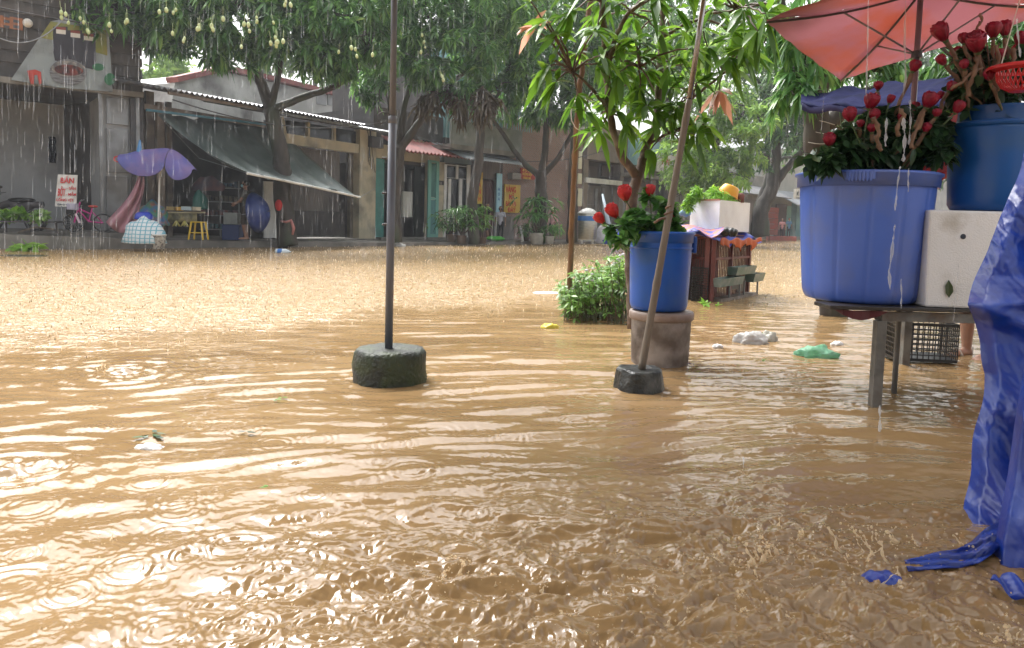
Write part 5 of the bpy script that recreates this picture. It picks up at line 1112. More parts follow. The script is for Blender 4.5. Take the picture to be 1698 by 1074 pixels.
for lb, px, py, D, s in (
    ('crimson rose on the upper left of the deep-blue bucket, seen against the red canopy', 1568, 57, 4.25, 30), ('largest dark red rose above the deep-blue bucket', 1622, 73, 4.1, 36),
    ('upright crimson bud right of the largest rose', 1647, 53, 4.25, 28), ('dark crimson bud touching the upright bud', 1666, 52, 4.35, 24), ('dark red rose at the right picture edge over the colander', 1690, 70, 4.35, 24),
    ('small hanging red rosebud under the crimson rose', 1567, 101, 4.2, 18), ('shaded wine-red rose between the crimson and the largest rose', 1590, 88, 4.5, 22), ('slender crimson bud standing between the crimson and the largest rose', 1598, 66, 4.3, 18), ('small dark bud left and below the largest rose', 1600, 108, 4.15, 17), ('dark crimson bud below the upright bud', 1660, 92, 4.2, 18), ('small red rose low in the middle of the deep-blue bucket', 1642, 126, 4.1, 20), ('wine-red rose just above the colander', 1680, 88, 4.45, 22)):
    rose(lb, px, py, D, s, tb_(), lf=2)
st = [(tb_() + Vector((0, 0, .1)), at(1580 + 11 * k, 80 + 25 * math.sin(k * 2.3), 4.3), 0.005) for k in range(12)]
bouquet_leaves('rose_foliage', 'dark leaves and brown stems crowding the deep-blue bucket', [LB(1610, 150, 4.3, 35, .15, 22, 60), LB(1650, 140, 4.3, 45, .18, 34, 100), LB(1690, 120, 4.3, 40, .2, 40, 70), LB(1605, 115, 4.4, 28, .15, 30, 40)], stems=st, seed=13, lf='rose_leaf', stem_mat='paper_wrap')
for i, (lb, a, b, r) in enumerate((('tan paper sleeve with a rosebud jutting left towards the tub', (1576, 148), (1628, 112), 0.016), ('crumpled tan paper sleeve upright under the largest rose', (1618, 95), (1606, 160), 0.022), ('tan paper sleeve standing below the upright bud', (1650, 75), (1655, 150), 0.018), ('crumpled tan paper sleeve leaning near the colander', (1680, 80), (1668, 150), 0.02), ('tan paper sleeve hanging among roses right of the pole in the tub', (1530, 185), (1512, 245), 0.02), ('tan paper sleeve under the open rose left in the tub', (1448, 195), (1462, 250), 0.022), ('thin upright brown sleeve peak above the largest rose', (1626, 22), (1622, 60), 0.014), ('short tan paper sleeve deep in the middle of the tub', (1495, 180), (1490, 225), 0.02))):
    p = at(a[0], a[1], 4.12); q = at(b[0], b[1], 4.15); n = 12; rs2 = np.random.RandomState(i + 5)
    m = MB(); m.tube(wob([p, p.lerp(q, .35) + Vector((.012, 0, .004)), p.lerp(q, .7) + Vector((-.012, 0, 0)), q], 4, 0.003, rs2), [r * 0.62 * (0.55 + 0.5 * abs(math.sin(k * 0.9 + i)) + 0.15 * math.sin(k * 2.7)) for k in range(n + 1)], 9)
    own(m, 'paper_sleeve', MATS['paper_wrap'], lb, 'paper sleeve', smooth=True, group=None)
tc = Vector((c2.x, c2.y, 0.8))
for lb, px, py, D, s in (('bright red rose highest over the small blue bucket', 1038, 322, 5.25, 28), ('bright red rose above leaves right of the highest one, small bucket', 1077, 318, 5.3, 20), ('bright red rose in the middle left of the small bucket bunch', 1023, 351, 5.2, 25), ('bright red rose farthest left of the small bucket bunch', 1001, 362, 5.2, 20), ('red rose hidden right of the bamboo pole over the small bucket', 1118, 357, 5.35, 18)):
    rose(lb, px, py, D, s, tb_(), 'rose_bright', lf=3, wrap=(px < 1050))
bouquet_leaves('rose_foliage', 'fresh green rose leaves drooping over the small blue bucket', [LB(1040, 372, 5.2, 28, .12, 16, 36), LB(1075, 355, 5.3, 40, .15, 28, 70), LB(1030, 395, 5.08, 10, .03, 12, 7), LB(1110, 370, 5.3, 20, .1, 12, 16)], seed=14, L=0.10, W=0.06, lf='fresh_rose_leaf')

# ---- brown stake tied to the sapling with string
w = [at(942, 515, 7.7), at(946, 440, 7.6), at(951, 310, 7.3), at(958, 180, 6.9), at(972, 60, 6.7), at(987, -60, 6.6)]; w[0].z = -0.3
t = thing('wooden_stake', 'tall brown wooden stake rising out of the flowering plants', 'stake', w[0])
ww = wob(w, 10, 0.003, np.random.RandomState(2)); m = MB(); m.tube(ww, [0.031 - 0.009 * i / (len(ww) - 1) + (0.005 if i in (14, 24, 33) else 0) for i in range(len(ww))], 14); m.build('shaft', MATS['brown_stake'], t, smooth=True)
s1 = [at(*q) for q in ((963, 163, 6.7), (955, 166, 6.68), (948, 178, 6.66), (948, 198, 6.66), (955, 212, 6.68), (962, 216, 6.72))]
s2 = [at(*q) for q in ((957, 160, 6.66), (975, 166, 6.6), (998, 163, 6.3), (1018, 148, 6.0), (1030, 118, 5.9))]
m = MB(); m.tube(wob(s1, 5, 0.001, np.random.RandomState(3)), 0.0045, 6); m.tube(wob(s2, 5, 0.001, np.random.RandomState(3)), 0.0045, 6); m.tube([at(957 + 6 * math.cos(a), 165 + 3 * math.sin(a), 6.76 - .06 * math.sin(a)) for a in [i * .6 for i in range(12)]], 0.005, 6); own(m, 'string', MATS['string'], 'white string tying the brown stake to the sapling', 'string', smooth=True)

# ---- flowering plants at the sapling foot
def shrub():
    rs = np.random.RandomState(8); P = []; Ax = []; m = MB(); fl = MB(); b0 = at(1000, 525, 7.8)
    t = thing('flowering_plant', 'leafy green bedding plant with pale flowers standing in the water round the stake', 'plant', (b0.x, b0.y, 0))
    for k in range(150):
        px = rs.uniform(938, 1048); D = rs.uniform(7.35, 8.3); b = at(px, 500, D); b.z = -0.05
        top = 420 + 55 * max(0, (1045 - px) / 110) ** 0.8 + rs.uniform(-8, 26); q = at(px + rs.normal() * 9 - 6, top, D + rs.normal() * .1)
        n = 7; pts = [b.lerp(q, i / n) + Vector((rs.normal() * .007, rs.normal() * .007, 0)) for i in range(n + 1)]
        m.tube(pts, [0.0065 - 0.004 * i / n for i in range(n + 1)], 5)
        for i in range(2, n + 1):
            if i < 4 and rs.rand() < 0.55: continue
            P.append(tuple(pts[i])); a = (q - b).normalized(); Ax.append((a.x * .4, a.y * .4 - .2, a.z * .5))
        if rs.rand() < 0.14 and px > 960:
            for _ in range(3):
                d = Vector(rs.normal(size=3)) * .03 + q + Vector((0, -.06, .0)); fl.ell(d, (0.018, 0.018, 0.010), 7, 4)
    m.build('stems', mat('shrub_stem', (0.09, 0.11, 0.05), 0.6, (0.14, 0.09, 0.06), 8), t)
    P = np.array(P); Ax = np.array(Ax); Ax /= np.linalg.norm(Ax, axis=1, keepdims=True); V, Fa, r = leaves(P, Ax, 0.095, 0.03, 5, rs, 0.35, 0.75, 2, 0.1); npmesh('leaves', V, Fa, MATS['shrub_leaf'], t, r)
    fl.build('flowers', MATS['petal_white'], t, smooth=True)
shrub()

# ---- red cage stall with goods on top
def cage_stall():
    f = Fac(1180, 9.73, 1247, 11.0); g = Fac(1148, 10.35, 1180, 9.73)
    zt = f.hit(1180, 392)[1]; W = f.len; L_ = g.len
    t = thing('bird_cage', 'rusty red barred cage with feed troughs standing in the water under a tarp', 'cage', f.w(0, 0, -0.1))
    zm = f.hit(1180, 430)[1]
    m = MB()
    for F, w in ((f, W), (g, L_)):
        for u in (0, w): F.box(m, u - 0.03, u + 0.03, -0.06, 0.0, -0.3, zt)
        for z in (zt - 0.03, zm, 0.22): F.box(m, 0.03, w - 0.03, -0.045, -0.005, z - 0.015, z + 0.015)
    F = f; F.box(m, W * .52 - 0.02, W * .52 + 0.02, -0.05, 0.004, 0.0, zt)
    m.build('frame', MATS['red_frame'], t)
    for F, w, n in ((f, W, 26), (g, L_, 8)):
        m = MB()
        for k in range(1, n): F.box(m, w * k / n - 0.006, w * k / n + 0.006, -0.035, -0.02, 0.0, zt - 0.04)
        m.build('bars', MATS['red_frame'], t)
    m = MB(); f.box(m, 0.05, W - 0.05, -0.5, -0.46, 0.0, zt); f.box(m, 0.03, W * .5, -0.42, -0.3, 0.0, 0.30); m.build('back_board', mat('cage_dark', (0.05, 0.035, 0.03), 0.8, (0.12, 0.10, 0.09), 3), t)
    m = MB(); f.box(m, 0.02, W - 0.02, -0.55, -0.02, zt, zt + 0.02); m.build('top_board', MATS['red_frame'], t)
    m = MB(); f.box(m, W * .55, W * .72, -0.03, -0.015, 0.1, 0.3); f.box(m, W * .70, W * .9, -.03, -.015, 0.05, .25); m.build('back_panel', MATS['black_plastic'], t)
    for (u0, u1, z0, z1) in ((0.02, W * .55, 0.20, 0.31), (W * .38, W * .86, 0.33, 0.44), (W * .84, W * 1.12, 0.20, 0.32)):
        m = MB(); w0, w1 = 0.03, 0.17
        a = [f.w(u0, w0, z0), f.w(u1, w0, z0), f.w(u1, w1 - .03, z0), f.w(u0, w1 - .03, z0)]; b = [f.w(u0 - .01, w0 - .01, z1), f.w(u1 + .01, w0 - .01, z1), f.w(u1 + .01, w1, z1), f.w(u0 - .01, w1, z1)]
        m.add(a + b, [(0, 3, 2, 1), (0, 1, 5, 4), (1, 2, 6, 5), (2, 3, 7, 6), (3, 0, 4, 7)]); m.build('trough', mat('trough_%d' % int(u0 * 99), (0.10, 0.17, 0.14), 0.5, (0.2, 0.22, 0.21), 7), t, solid=0.008)
    for u in (W * .25, W * .5, W * .62, W * .98): m = MB(); f.box(m, u, u + 0.02, 0.12, 0.14, 0.0, 0.24); m.build('trough_prop', MATS['steel_grey'], t)
    m = MB(); f.box(m, 0.1, W - .02, -0.02, 0.14, -0.02, 0.035); m.build('sill', MATS['grimy_plastic'], t)
    # tarp draped over the top: blue upper, orange turned edge
    tp = thing('tarp_sheet', 'blue tarp sheet with ragged orange underside draped over the red cage', 'tarp', f.w(W / 2, 0, zt + .03))
    rows = []; rng = np.random.RandomState(3)
    for j in range(9):
        v = j / 8; r = []
        for i in range(36):
            u = -0.12 + (W + 0.30) * i / 35; o = -0.5 + v * 0.60; z = zt + 0.05 + 0.03 * math.sin(i * 0.9 + j) * v - max(0, v - .62) * 0.32 + 0.04 * math.sin(i * .5) * v
            r.append(f.w(u, o, z))
        rows.append(r)
    m = MB(); m.grid(rows); m.build('top_sheet', MATS['blue_cloth'], tp, smooth=True, solid=0.004)
    rows = []
    for j in range(7):
        v = j / 6; r = []
        for i in range(44):
            s = i / 43; u = W * 0.02 + (W * 1.05) * s; dp = 0.11 * (1 + .35 * math.sin(s * 19) + .25 * math.sin(s * 43)) * (0.6 + .5 * math.sin(s * math.pi)); r.append(f.w(u, 0.115 + 0.025 * math.sin(i * 1.1) * v, zt - 0.03 + 0.02 * math.sin(i * .5) - dp * v))
        rows.append(r)
    m = MB(); m.grid(rows); m.build('orange_hem', MATS['orange_tarp'], tp, smooth=True, solid=0.004)
    rows = []
    for j in range(6):
        v = j / 5; rows.append([at(1120 + 10 * i, 376 - 4 * math.sin(i * .8) + (v * (10 + 5 * math.sin(i * 1.3))), 9.95 - v * 0.5 - i * .02) for i in range(9)])
    m = MB(); m.grid(rows); m.build('front_flap', mat('flap_orange', (0.5, 0.17, 0.06), 0.5, (0.06, 0.09, 0.35), 9, lo=.45, hi=.55), tp, smooth=True, solid=0.004)
    # foam box
    Fx = Fac(1192, 9.9, 1242, 10.9); Gx = Fac(1143, 10.5, 1192, 9.9)
    z0 = zt + 0.06; z1 = Fx.hit(1192, 331)[1]
    q = [Gx.w(0, 0, 0), Gx.w(Gx.len, 0, 0), Fx.w(Fx.len, 0, 0)]; q.append(q[0] + q[2] - q[1])
    bx = thing('foam_box', 'clean white foam box heaped with herbs on the tarp-covered cage', 'foam box', (q[1].x, q[1].y, z0))
    m = MB(); m.add([Vector((p.x, p.y, z0)) for p in q] + [Vector((p.x, p.y, z1)) for p in q], [(3, 2, 1, 0), (0, 1, 5, 4), (1, 2, 6, 5), (2, 3, 7, 6), (3, 0, 4, 7)]); m.build('body', MATS['foam_clean'], bx, bevel=0.01)
    m = MB(); m.bar(Vector((q[0].x, q[0].y, z1 + .004)), Vector((q[1].x, q[1].y, z1 + .004)), 0.02, 0.02); m.build('tape', mat('tape_brown', (0.35, 0.16, 0.10), 0.5), bx)
    bouquet_leaves('herb_bunch', 'fresh bright green herbs spilling over the clean foam box', [LB(1160, 322, 10.2, 22, .2, 12, 60), LB(1185, 320, 10.3, 24, .25, 12, 70), LB(1145, 336, 10.1, 12, .12, 20, 36), LB(1212, 325, 10.5, 14, .15, 8, 24), LB(1225, 322, 10.6, 6, .1, 8, 12)], n_per=6, L=0.10, W=0.022, lf='herb_leaf', seed=31, cat='herbs', droop=0.4)
    p = at(1207, 321, 10.5); ba = thing('plastic_basket', 'yellow plastic basket tipped over on the green herbs', 'basket', p)
    ax = (Vector((0.9, 0.2, -.35)).normalized(), Vector((0, 1, 0)), Vector((0.35, -.3, .88)).normalized())
    m = MB(); m.lathe(p, [(0.16, -0.02), (0.155, 0.0), (0.12, 0.10), (0.10, 0.115), (0.0, 0.115)], 24, ax); m.build('bowl', mat('yellow_plastic', (0.75, 0.36, 0.03), 0.4), ba, smooth=True, solid=0.004)
    m = MB(); m.tube([p + ax[0] * (.16 * math.cos(a)) + ax[1] * (.16 * math.sin(a)) - ax[2] * .02 for a in [i * math.pi / 12 for i in range(25)]], 0.009, 6); m.build('rim', MATS['yellow_plastic'], ba, smooth=True)
    p = at(1228, 330, 10.6); m = MB(); m.lathe(p, [(0.001, -.05), (0.05, -.05), (0.055, 0.06), (0.02, .09), (0.001, .09)], 12); own(m, 'red_pot', MATS['red_frame'], 'small dark red pot among herbs right of the yellow basket', 'pot', smooth=True)
    # black wellington-like bundle
    m = MB(); m.tube(wob([at(1197, 385, 9.7), at(1212, 384, 9.65), at(1222, 388, 9.6)], 5, .004, rng), [.045, .062, .06, .06, .05, .06, .062, .05, .055, .05, .03], 12); own(m, 'black_bag', MATS['black_plastic'], 'black plastic bundle on the blue tarp in front of the foam box', 'bag', smooth=True)
    m = MB(); m.ell(at(1136, 352, 10.4), (.09, .07, .06), 12, 8); m.v = [(x + .01 * math.sin(z * 90), y, z + .012 * math.sin(x * 70)) for x, y, z in m.v]; own(m, 'plastic_bag', bag_mat('bag_bluish', (0.25, 0.4, 0.55)), 'pale blue knotted bag left of the clean foam box', 'bag', smooth=True)
cage_stall()

# ---- red parasol overhead
def parasol(name, label, hub, apex_z, r, n, rot, zr, mt, pole_top, pole_bot, pole_r=0.018, sag=0.12):
    t = thing(name, label, 'parasol', pole_bot)
    apex = Vector((hub.x, hub.y, apex_z)); rimp = []
    for k in range(n):
        a = rot + k * 2 * math.pi / n; rimp.append(Vector((hub.x + r * math.cos(a), hub.y + r * math.sin(a), zr(a))))
    m = MB(); nj = 10; ni = 12; V = []; rows = []
    for k in range(n):
        P0, P1 = rimp[k], rimp[(k + 1) % n]; rows = []
        for j in range(nj + 1):
            s = j / nj; rows.append([apex.lerp(P0.lerp(P1, i / ni), s) - UPZ * (sag * math.sin(math.pi * s) * 0.25) + UPZ * (0.5 * sag * 4 * (i / ni) * (1 - i / ni) * s * 0.6) - (P0.lerp(P1, i / ni) - Vector((apex.x, apex.y, P0.z))) * (-0.10 * 4 * (i / ni) * (1 - i / ni) * s * s) + UPZ * .006 * math.sin(i * 2.3 + j * 1.7) * s for i in range(ni + 1)])
        m.grid(rows)
    m.build('canopy', mt, t, smooth=True, solid=0.003)
    runner = pole_bot.lerp(Vector((hub.x, hub.y, apex_z)), 1.0); return t, apex, rimp
hub = at(1506, 300, 4.55); pb = at(1499, 520, 4.95); 
zr = lambda a: {93: 2.08, 183: 2.22, 273: 2.30, 3: 2.38}[round(math.degrees(a)) % 360]
PT, apex, rim = parasol('parasol', 'big square red parasol overhead with dark ribs and faded pink underside', hub, 2.43, 0.93, 4, R(93), zr, MATS['red_canvas'], None, Vector((hub.x - .0, hub.y, -0.3)), sag=0.10)
m = MB(); m.tube([Vector((hub.x, hub.y, -0.3)), apex], 0.0165, 12); m.build('pole', MATS['steel_grey'], PT, smooth=True)
rn = Vector((hub.x, hub.y, at(1503, 90, 4.55).z)); m = MB(); m.lathe(rn, [(0.017, -0.02), (0.03, -0.02), (0.03, 0.02), (0.017, 0.02)], 14); m.build('runner', MATS['dark_metal'], PT)
for q in rim:
    m = MB(); pts = [apex.lerp(q, s) - UPZ * (0.03 * math.sin(math.pi * s) + 0.012) for s in [i / 8 for i in range(9)]]; m.tube(pts, 0.0075, 6); rb = m.build('rib', MATS['dark_metal'], PT, smooth=True)
    m = MB(); m.tube([rn, pts[4]], 0.006, 6); m.build('strut', MATS['steel_grey'], rb, smooth=True)
# navy canopy behind
rows = []
for j in range(10):
    v = j / 9; r = []
    for i in range(22):
        s = i / 21; a = at(1328 + 300 * s, 156 - 34 * s + 3 * math.sin(i), 7.6); b = at(1330 + 300 * s, 172 + 26 * s - 30 * s * s, 6.3); p = a.lerp(b, v); p.z += 0.02 * math.sin(i * 1.4 + j) + 0.10 * math.sin(math.pi * v) * s - .03 * math.sin(v * 3.1); r.append(p)
    rows.append(r)
nv = thing('parasol', 'dark navy canopy beyond the roses, edge drooping toward the tree', 'canopy', at(1480, 480, 7.2))
m = MB(); m.grid(rows); m.build('canopy', MATS['navy_canvas'], nv, smooth=True, solid=0.006)
m = MB(); m.grid([[p - UPZ * (0.055 * k / 2) + Vector((0, 0.006 * math.sin(i * 2), 0)) for i, p in enumerate(rows[-1])] for k in range(3)]); m.build('valance', mat('navy_light', (0.07, 0.07, 0.19), 0.5, (0.05, 0.05, 0.15), 3, trans=0.3), nv, smooth=True, solid=0.004)
m = MB(); p = at(1480, 160, 7.1); m.tube([Vector((p.x, p.y, -0.3)), p], 0.016, 10); m.build('pole', MATS['steel_grey'], nv)

# ---- colander hanging at the right edge
p = at(1697, 112, 3.95); cl = thing('colander', 'bright red plastic colander hanging at the right picture edge', 'colander', p)
def colander():
    m = MB(); n = 40; prof = [(0.155, 0.0), (0.125, -0.015)] ; ax = (Vector((1, 0, 0)), Vector((0, 1, 0)), Vector((-0.05, -0.15, 1)).normalized())
    m.lathe(p, [(0.165, -0.012), (0.168, 0.002), (0.160, 0.006), (0.125, -0.006), (0.118, -0.02)], n, ax); m.build('rim', MATS['red_plastic'], cl, smooth=True)
    m = MB()
    for k in range(30):
        a = 2 * math.pi * k / 30; m.tube([p + ax[0] * (r * math.cos(a + dr)) + ax[1] * (r * math.sin(a + dr)) + ax[2] * z for r, z, dr in ((0.120, -0.02, 0), (0.112, -0.06, .1), (0.09, -0.095, .2), (0.05, -.118, .3))], 0.0035, 5)
        m.tube([p + ax[0] * (r * math.cos(a - dr)) + ax[1] * (r * math.sin(a - dr)) + ax[2] * z for r, z, dr in ((0.120, -0.02, 0), (0.112, -0.06, .1), (0.09, -0.095, .2), (0.05, -.118, .3))], 0.0035, 5)
    m.lathe(p, [(0.001, -0.122), (0.055, -0.12), (0.055, -.114)], 20, ax); m.build('mesh_bowl', MATS['red_plastic'], cl)
    m = MB(); m.tube([p + Vector((0.12, 0, 0)), p + Vector((.1, .05, .9))], 0.003, 5); m.tube([p + Vector((-0.06, .1, 0)), p + Vector((.1, .05, .9))], 0.003, 5); m.build('cord', MATS['string'], cl)
colander()
# ---- stacked red chairs behind
def red_chair():
    p = at(1562, 330, 4.86); t = thing('plastic_chair', 'red plastic child chair on the table showing between the tub and the deep-blue bucket', 'chair', (p.x, p.y, 0.577))
    z = p.z; w = 0.42; mt = mat('red_chair', (0.36, 0.015, 0.015), 0.35)
    m = MB(); x = p.x - 0.02
    out = []
    for (a, b, zz0, zz1) in ((x - .12, x - .07, z - .28, z + .55), (x + .22, x + .30, z - .28, z + .55), (x - .12, x + .30, z + .42, z + .55), (x - .12, x + .3, z + .17, z + .24)): m.box(((a + b) / 2, p.y, (zz0 + zz1) / 2), (b - a, 0.02 + (0.004 if zz0 > z else 0), zz1 - zz0))
    # arch
    m.tube([Vector((x + .075 + .145 * math.cos(a), p.y, z + .02 + .15 * math.sin(a))) for a in [math.pi * i / 14 for i in range(15)]], 0.03, 8)
    m.build('backrest', mt, t)
    m = MB()
    for i in range(7):
        for j in range(6): m.bar(Vector((x - .07 + i * .045, p.y, z + .24 + j * .035)), Vector((x - .045 + i * .045, p.y, z + .27 + j * .035)), 0.01, 0.008)
    for i in range(8): m.box((x - .06 + i * .04, p.y + .002, z + .33), (0.008, .01, .2))
    m.build('back_lattice', mt, t)
    m = MB(); m.box((x + .09, p.y + .17, z - .29), (.42, .30, .03)); m.build('seat', mt, t, bevel=.01)
    for sx_, sy in ((-.1, 0), (.28, 0), (-.1, .3), (.28, .3)): m = MB(); m.box((x + sx_, p.y + sy, (z - .3 + .577) / 2), (.035, .035, z - .3 - .577)); m.build('leg', mt, t)
red_chair()

# ---- crumpled blue tarpaulin at the right
mt = mat('blue_tarp', (0.003, 0.022, 0.22), 0.36, (0.004, 0.042, 0.33), 7, bump=0.0, spec=0.6)
def tarpmat(m):
    N = m.node_tree.nodes; L = m.node_tree.links; b = N['Principled BSDF']; tc = [n for n in N if n.type == 'TEX_COORD'][0]
    v = N.new('ShaderNodeTexVoronoi'); v.feature = 'F1'; v.inputs['Scale'].default_value = 16; n2 = N.new('ShaderNodeTexNoise'); n2.inputs['Scale'].default_value = 7; n2.inputs['Detail'].default_value = 3
    mxv = N.new('ShaderNodeMix'); mxv.data_type = 'RGBA'; mxv.inputs[0].default_value = 0.12; L.new(tc.outputs['Object'], n2.inputs['Vector']); L.new(tc.outputs['Object'], mxv.inputs[6]); L.new(n2.outputs['Color'], mxv.inputs[7]); L.new(mxv.outputs[2], v.inputs['Vector'])
    w = N.new('ShaderNodeTexNoise'); w.inputs['Scale'].default_value = 30; w.inputs['Detail'].default_value = 4; L.new(tc.outputs['Object'], w.inputs['Vector'])
    ad = N.new('ShaderNodeMath'); ad.operation = 'ADD'; L.new(v.outputs['Distance'], ad.inputs[0]); ml = N.new('ShaderNodeMath'); ml.operation = 'MULTIPLY'; ml.inputs[1].default_value = 0.5; L.new(w.outputs[0], ml.inputs[0]); L.new(ml.outputs[0], ad.inputs[1])
    bp = N.new('ShaderNodeBump'); bp.inputs['Strength'].default_value = 0.25; bp.inputs['Distance'].default_value = 0.01; L.new(ad.outputs[0], bp.inputs['Height']); L.new(bp.outputs[0], b.inputs['Normal'])
tarpmat(mt)
def blue_tarp():
    left = [(225, 1706, 3.1), (300, 1683, 3.05), (345, 1668, 3.0), (400, 1640, 2.95), (455, 1621, 2.9), (505, 1604, 2.82), (530, 1612, 2.85), (570, 1626, 2.82), (620, 1634, 2.78), (680, 1624, 2.72), (760, 1610, 2.66), (830, 1601, 2.58), (882, 1599, 2.50), (960, 1600, 2.46)]
    def crump(x, y):     # sharp crumple creases
        r = 0
        for k, (f, am) in enumerate(((3.6, 0.8), (11, 0.34), (27, 0.20), (55, 0.09))): r = r + am * (0.5 - np.abs(perlin(x * f + 3.1 * k + 0.6 * perlin(x * f, y * f), y * f * 0.8 - 7.7 * k)))
        return r
    t = thing('blue_tarp', 'crumpled glossy royal-blue tarpaulin hanging into the water at the right edge', 'tarp', at(1720, 880, 2.5))
    def sheet_(ys, lxf, ldf, x1, ni, foldamp, seed, drop=0):
        S, Yp = np.meshgrid(np.linspace(0, 1, ni), ys); LX = lxf(Yp); px = LX + (x1 - LX) * S; LD = ldf(Yp)
        X = px * LD / F_PX; Z = -Yp * LD / F_PX
        D = LD - 0.30 * S * (x1 - 1600) / 500 + 0.16 * np.clip(.05 - S, 0, 1) * 20 * 0.3 + foldamp * np.sin(X * 13 + Z * 1.2 + seed) * np.clip(S * 6, 0, 1) + foldamp * 0.6 * np.sin(X * 29 - Z * 2.0 + seed)* np.clip(S * 6, 0, 1)
        cm_ = 0.30 + 0.9 * np.exp(-((Yp - 400) / 85) ** 2) + 0.6 * np.exp(-((Yp - 690) / 40) ** 2) + 0.6 * np.exp(-((Yp - 860) / 40) ** 2); cm_ = cm_ * (0.6 + 0.8 * perlin(X * 1.7 + 3, Z * 1.7))
        D = D - 0.050 * crump(X + seed, Z) * (cm_ * 1.2 + .22) - 0.05 * np.exp(-((Yp - 505 - (px - 1604) * .35) / 16) ** 2)
        return [[at(px[j, i], Yp[j, i] + drop * S[j, i] * (j / len(ys)), D[j, i]) for i in range(ni)] for j in range(len(ys))]
    A_ = [a for a, _, _ in left]; B_ = [b for _, b, _ in left]; C_ = [d for _, _, d in left]
    m = MB(); m.grid(sheet_(np.linspace(225, 905, 230), lambda y: np.interp(y, A_, B_) + 3 * np.sin(y * .05), lambda y: np.interp(y, A_, C_), 2150, 190, 0.035, 0)); m.build('hanging_sheet', mt, t, smooth=True)
    m = MB(); m.grid(sheet_(np.linspace(600, 968, 130), lambda y: np.interp(y, [600, 690, 780, 900, 968], [1700, 1684, 1672, 1650, 1640]), lambda y: 2.34 - 0.16 * (y - 600) / 368, 1950, 110, 0.03, 5, 60)); m.build('front_fold', mt, t, smooth=True)
    # corner strip reaching down to the water
    rows = []
    for j in range(24):
        v = j / 23; a = Vector(on(1642 + 70 * v, 962 + 45 * v, 0.03 * (1 - v) + .006)); b = Vector(on(1662 + 80 * v, 950 + 30 * v, 0.05)); rows.append([a.lerp(b, k / 5) + UPZ * .012 * math.sin(k * 1.2 + v * 9) for k in range(6)])
    m = MB(); m.grid(rows); m.build('corner_strip', mt, t, smooth=True, solid=0.003)
    # floating tail
    path = [(1668, 882), (1640, 897), (1618, 915), (1592, 926), (1560, 928), (1520, 936), (1500, 938)]; rows = []; rr = []
    for k in range(len(path) - 1):
        for q in range(8):
            s = q / 8; px = path[k][0] * (1 - s) + path[k + 1][0] * s; py = path[k][1] * (1 - s) + path[k + 1][1] * s; g = (k * 8 + q) / 48; w = 44 * (1 - g * 0.62); r = []
            for i in range(9):
                u = i / 8 - .5; r.append(on(px + u * w * 0.35, py + u * w, 0.012 + 0.035 * math.exp(-((g - .12) / .18) ** 2) * (1 - abs(u)) + 0.010 * math.sin(i * 1.9 + g * 17) * (1 - g * .5)))
            rows.append(r)
    m = MB(); m.grid(rows); m.build('floating_tail', mt, t, smooth=True, solid=0.003)
    m = MB(); m.ell(on(1462, 962, 0.004), (0.062, 0.04, 0.022), 18, 10); m.v = [(x, y, z + .006 * math.sin(x * 130) * math.cos(y * 90)) for x, y, z in m.v]; own(m, 'tarp_scrap', mt, 'small lump of royal-blue tarp just breaking the water surface', 'tarp scrap', smooth=True)
blue_tarp()
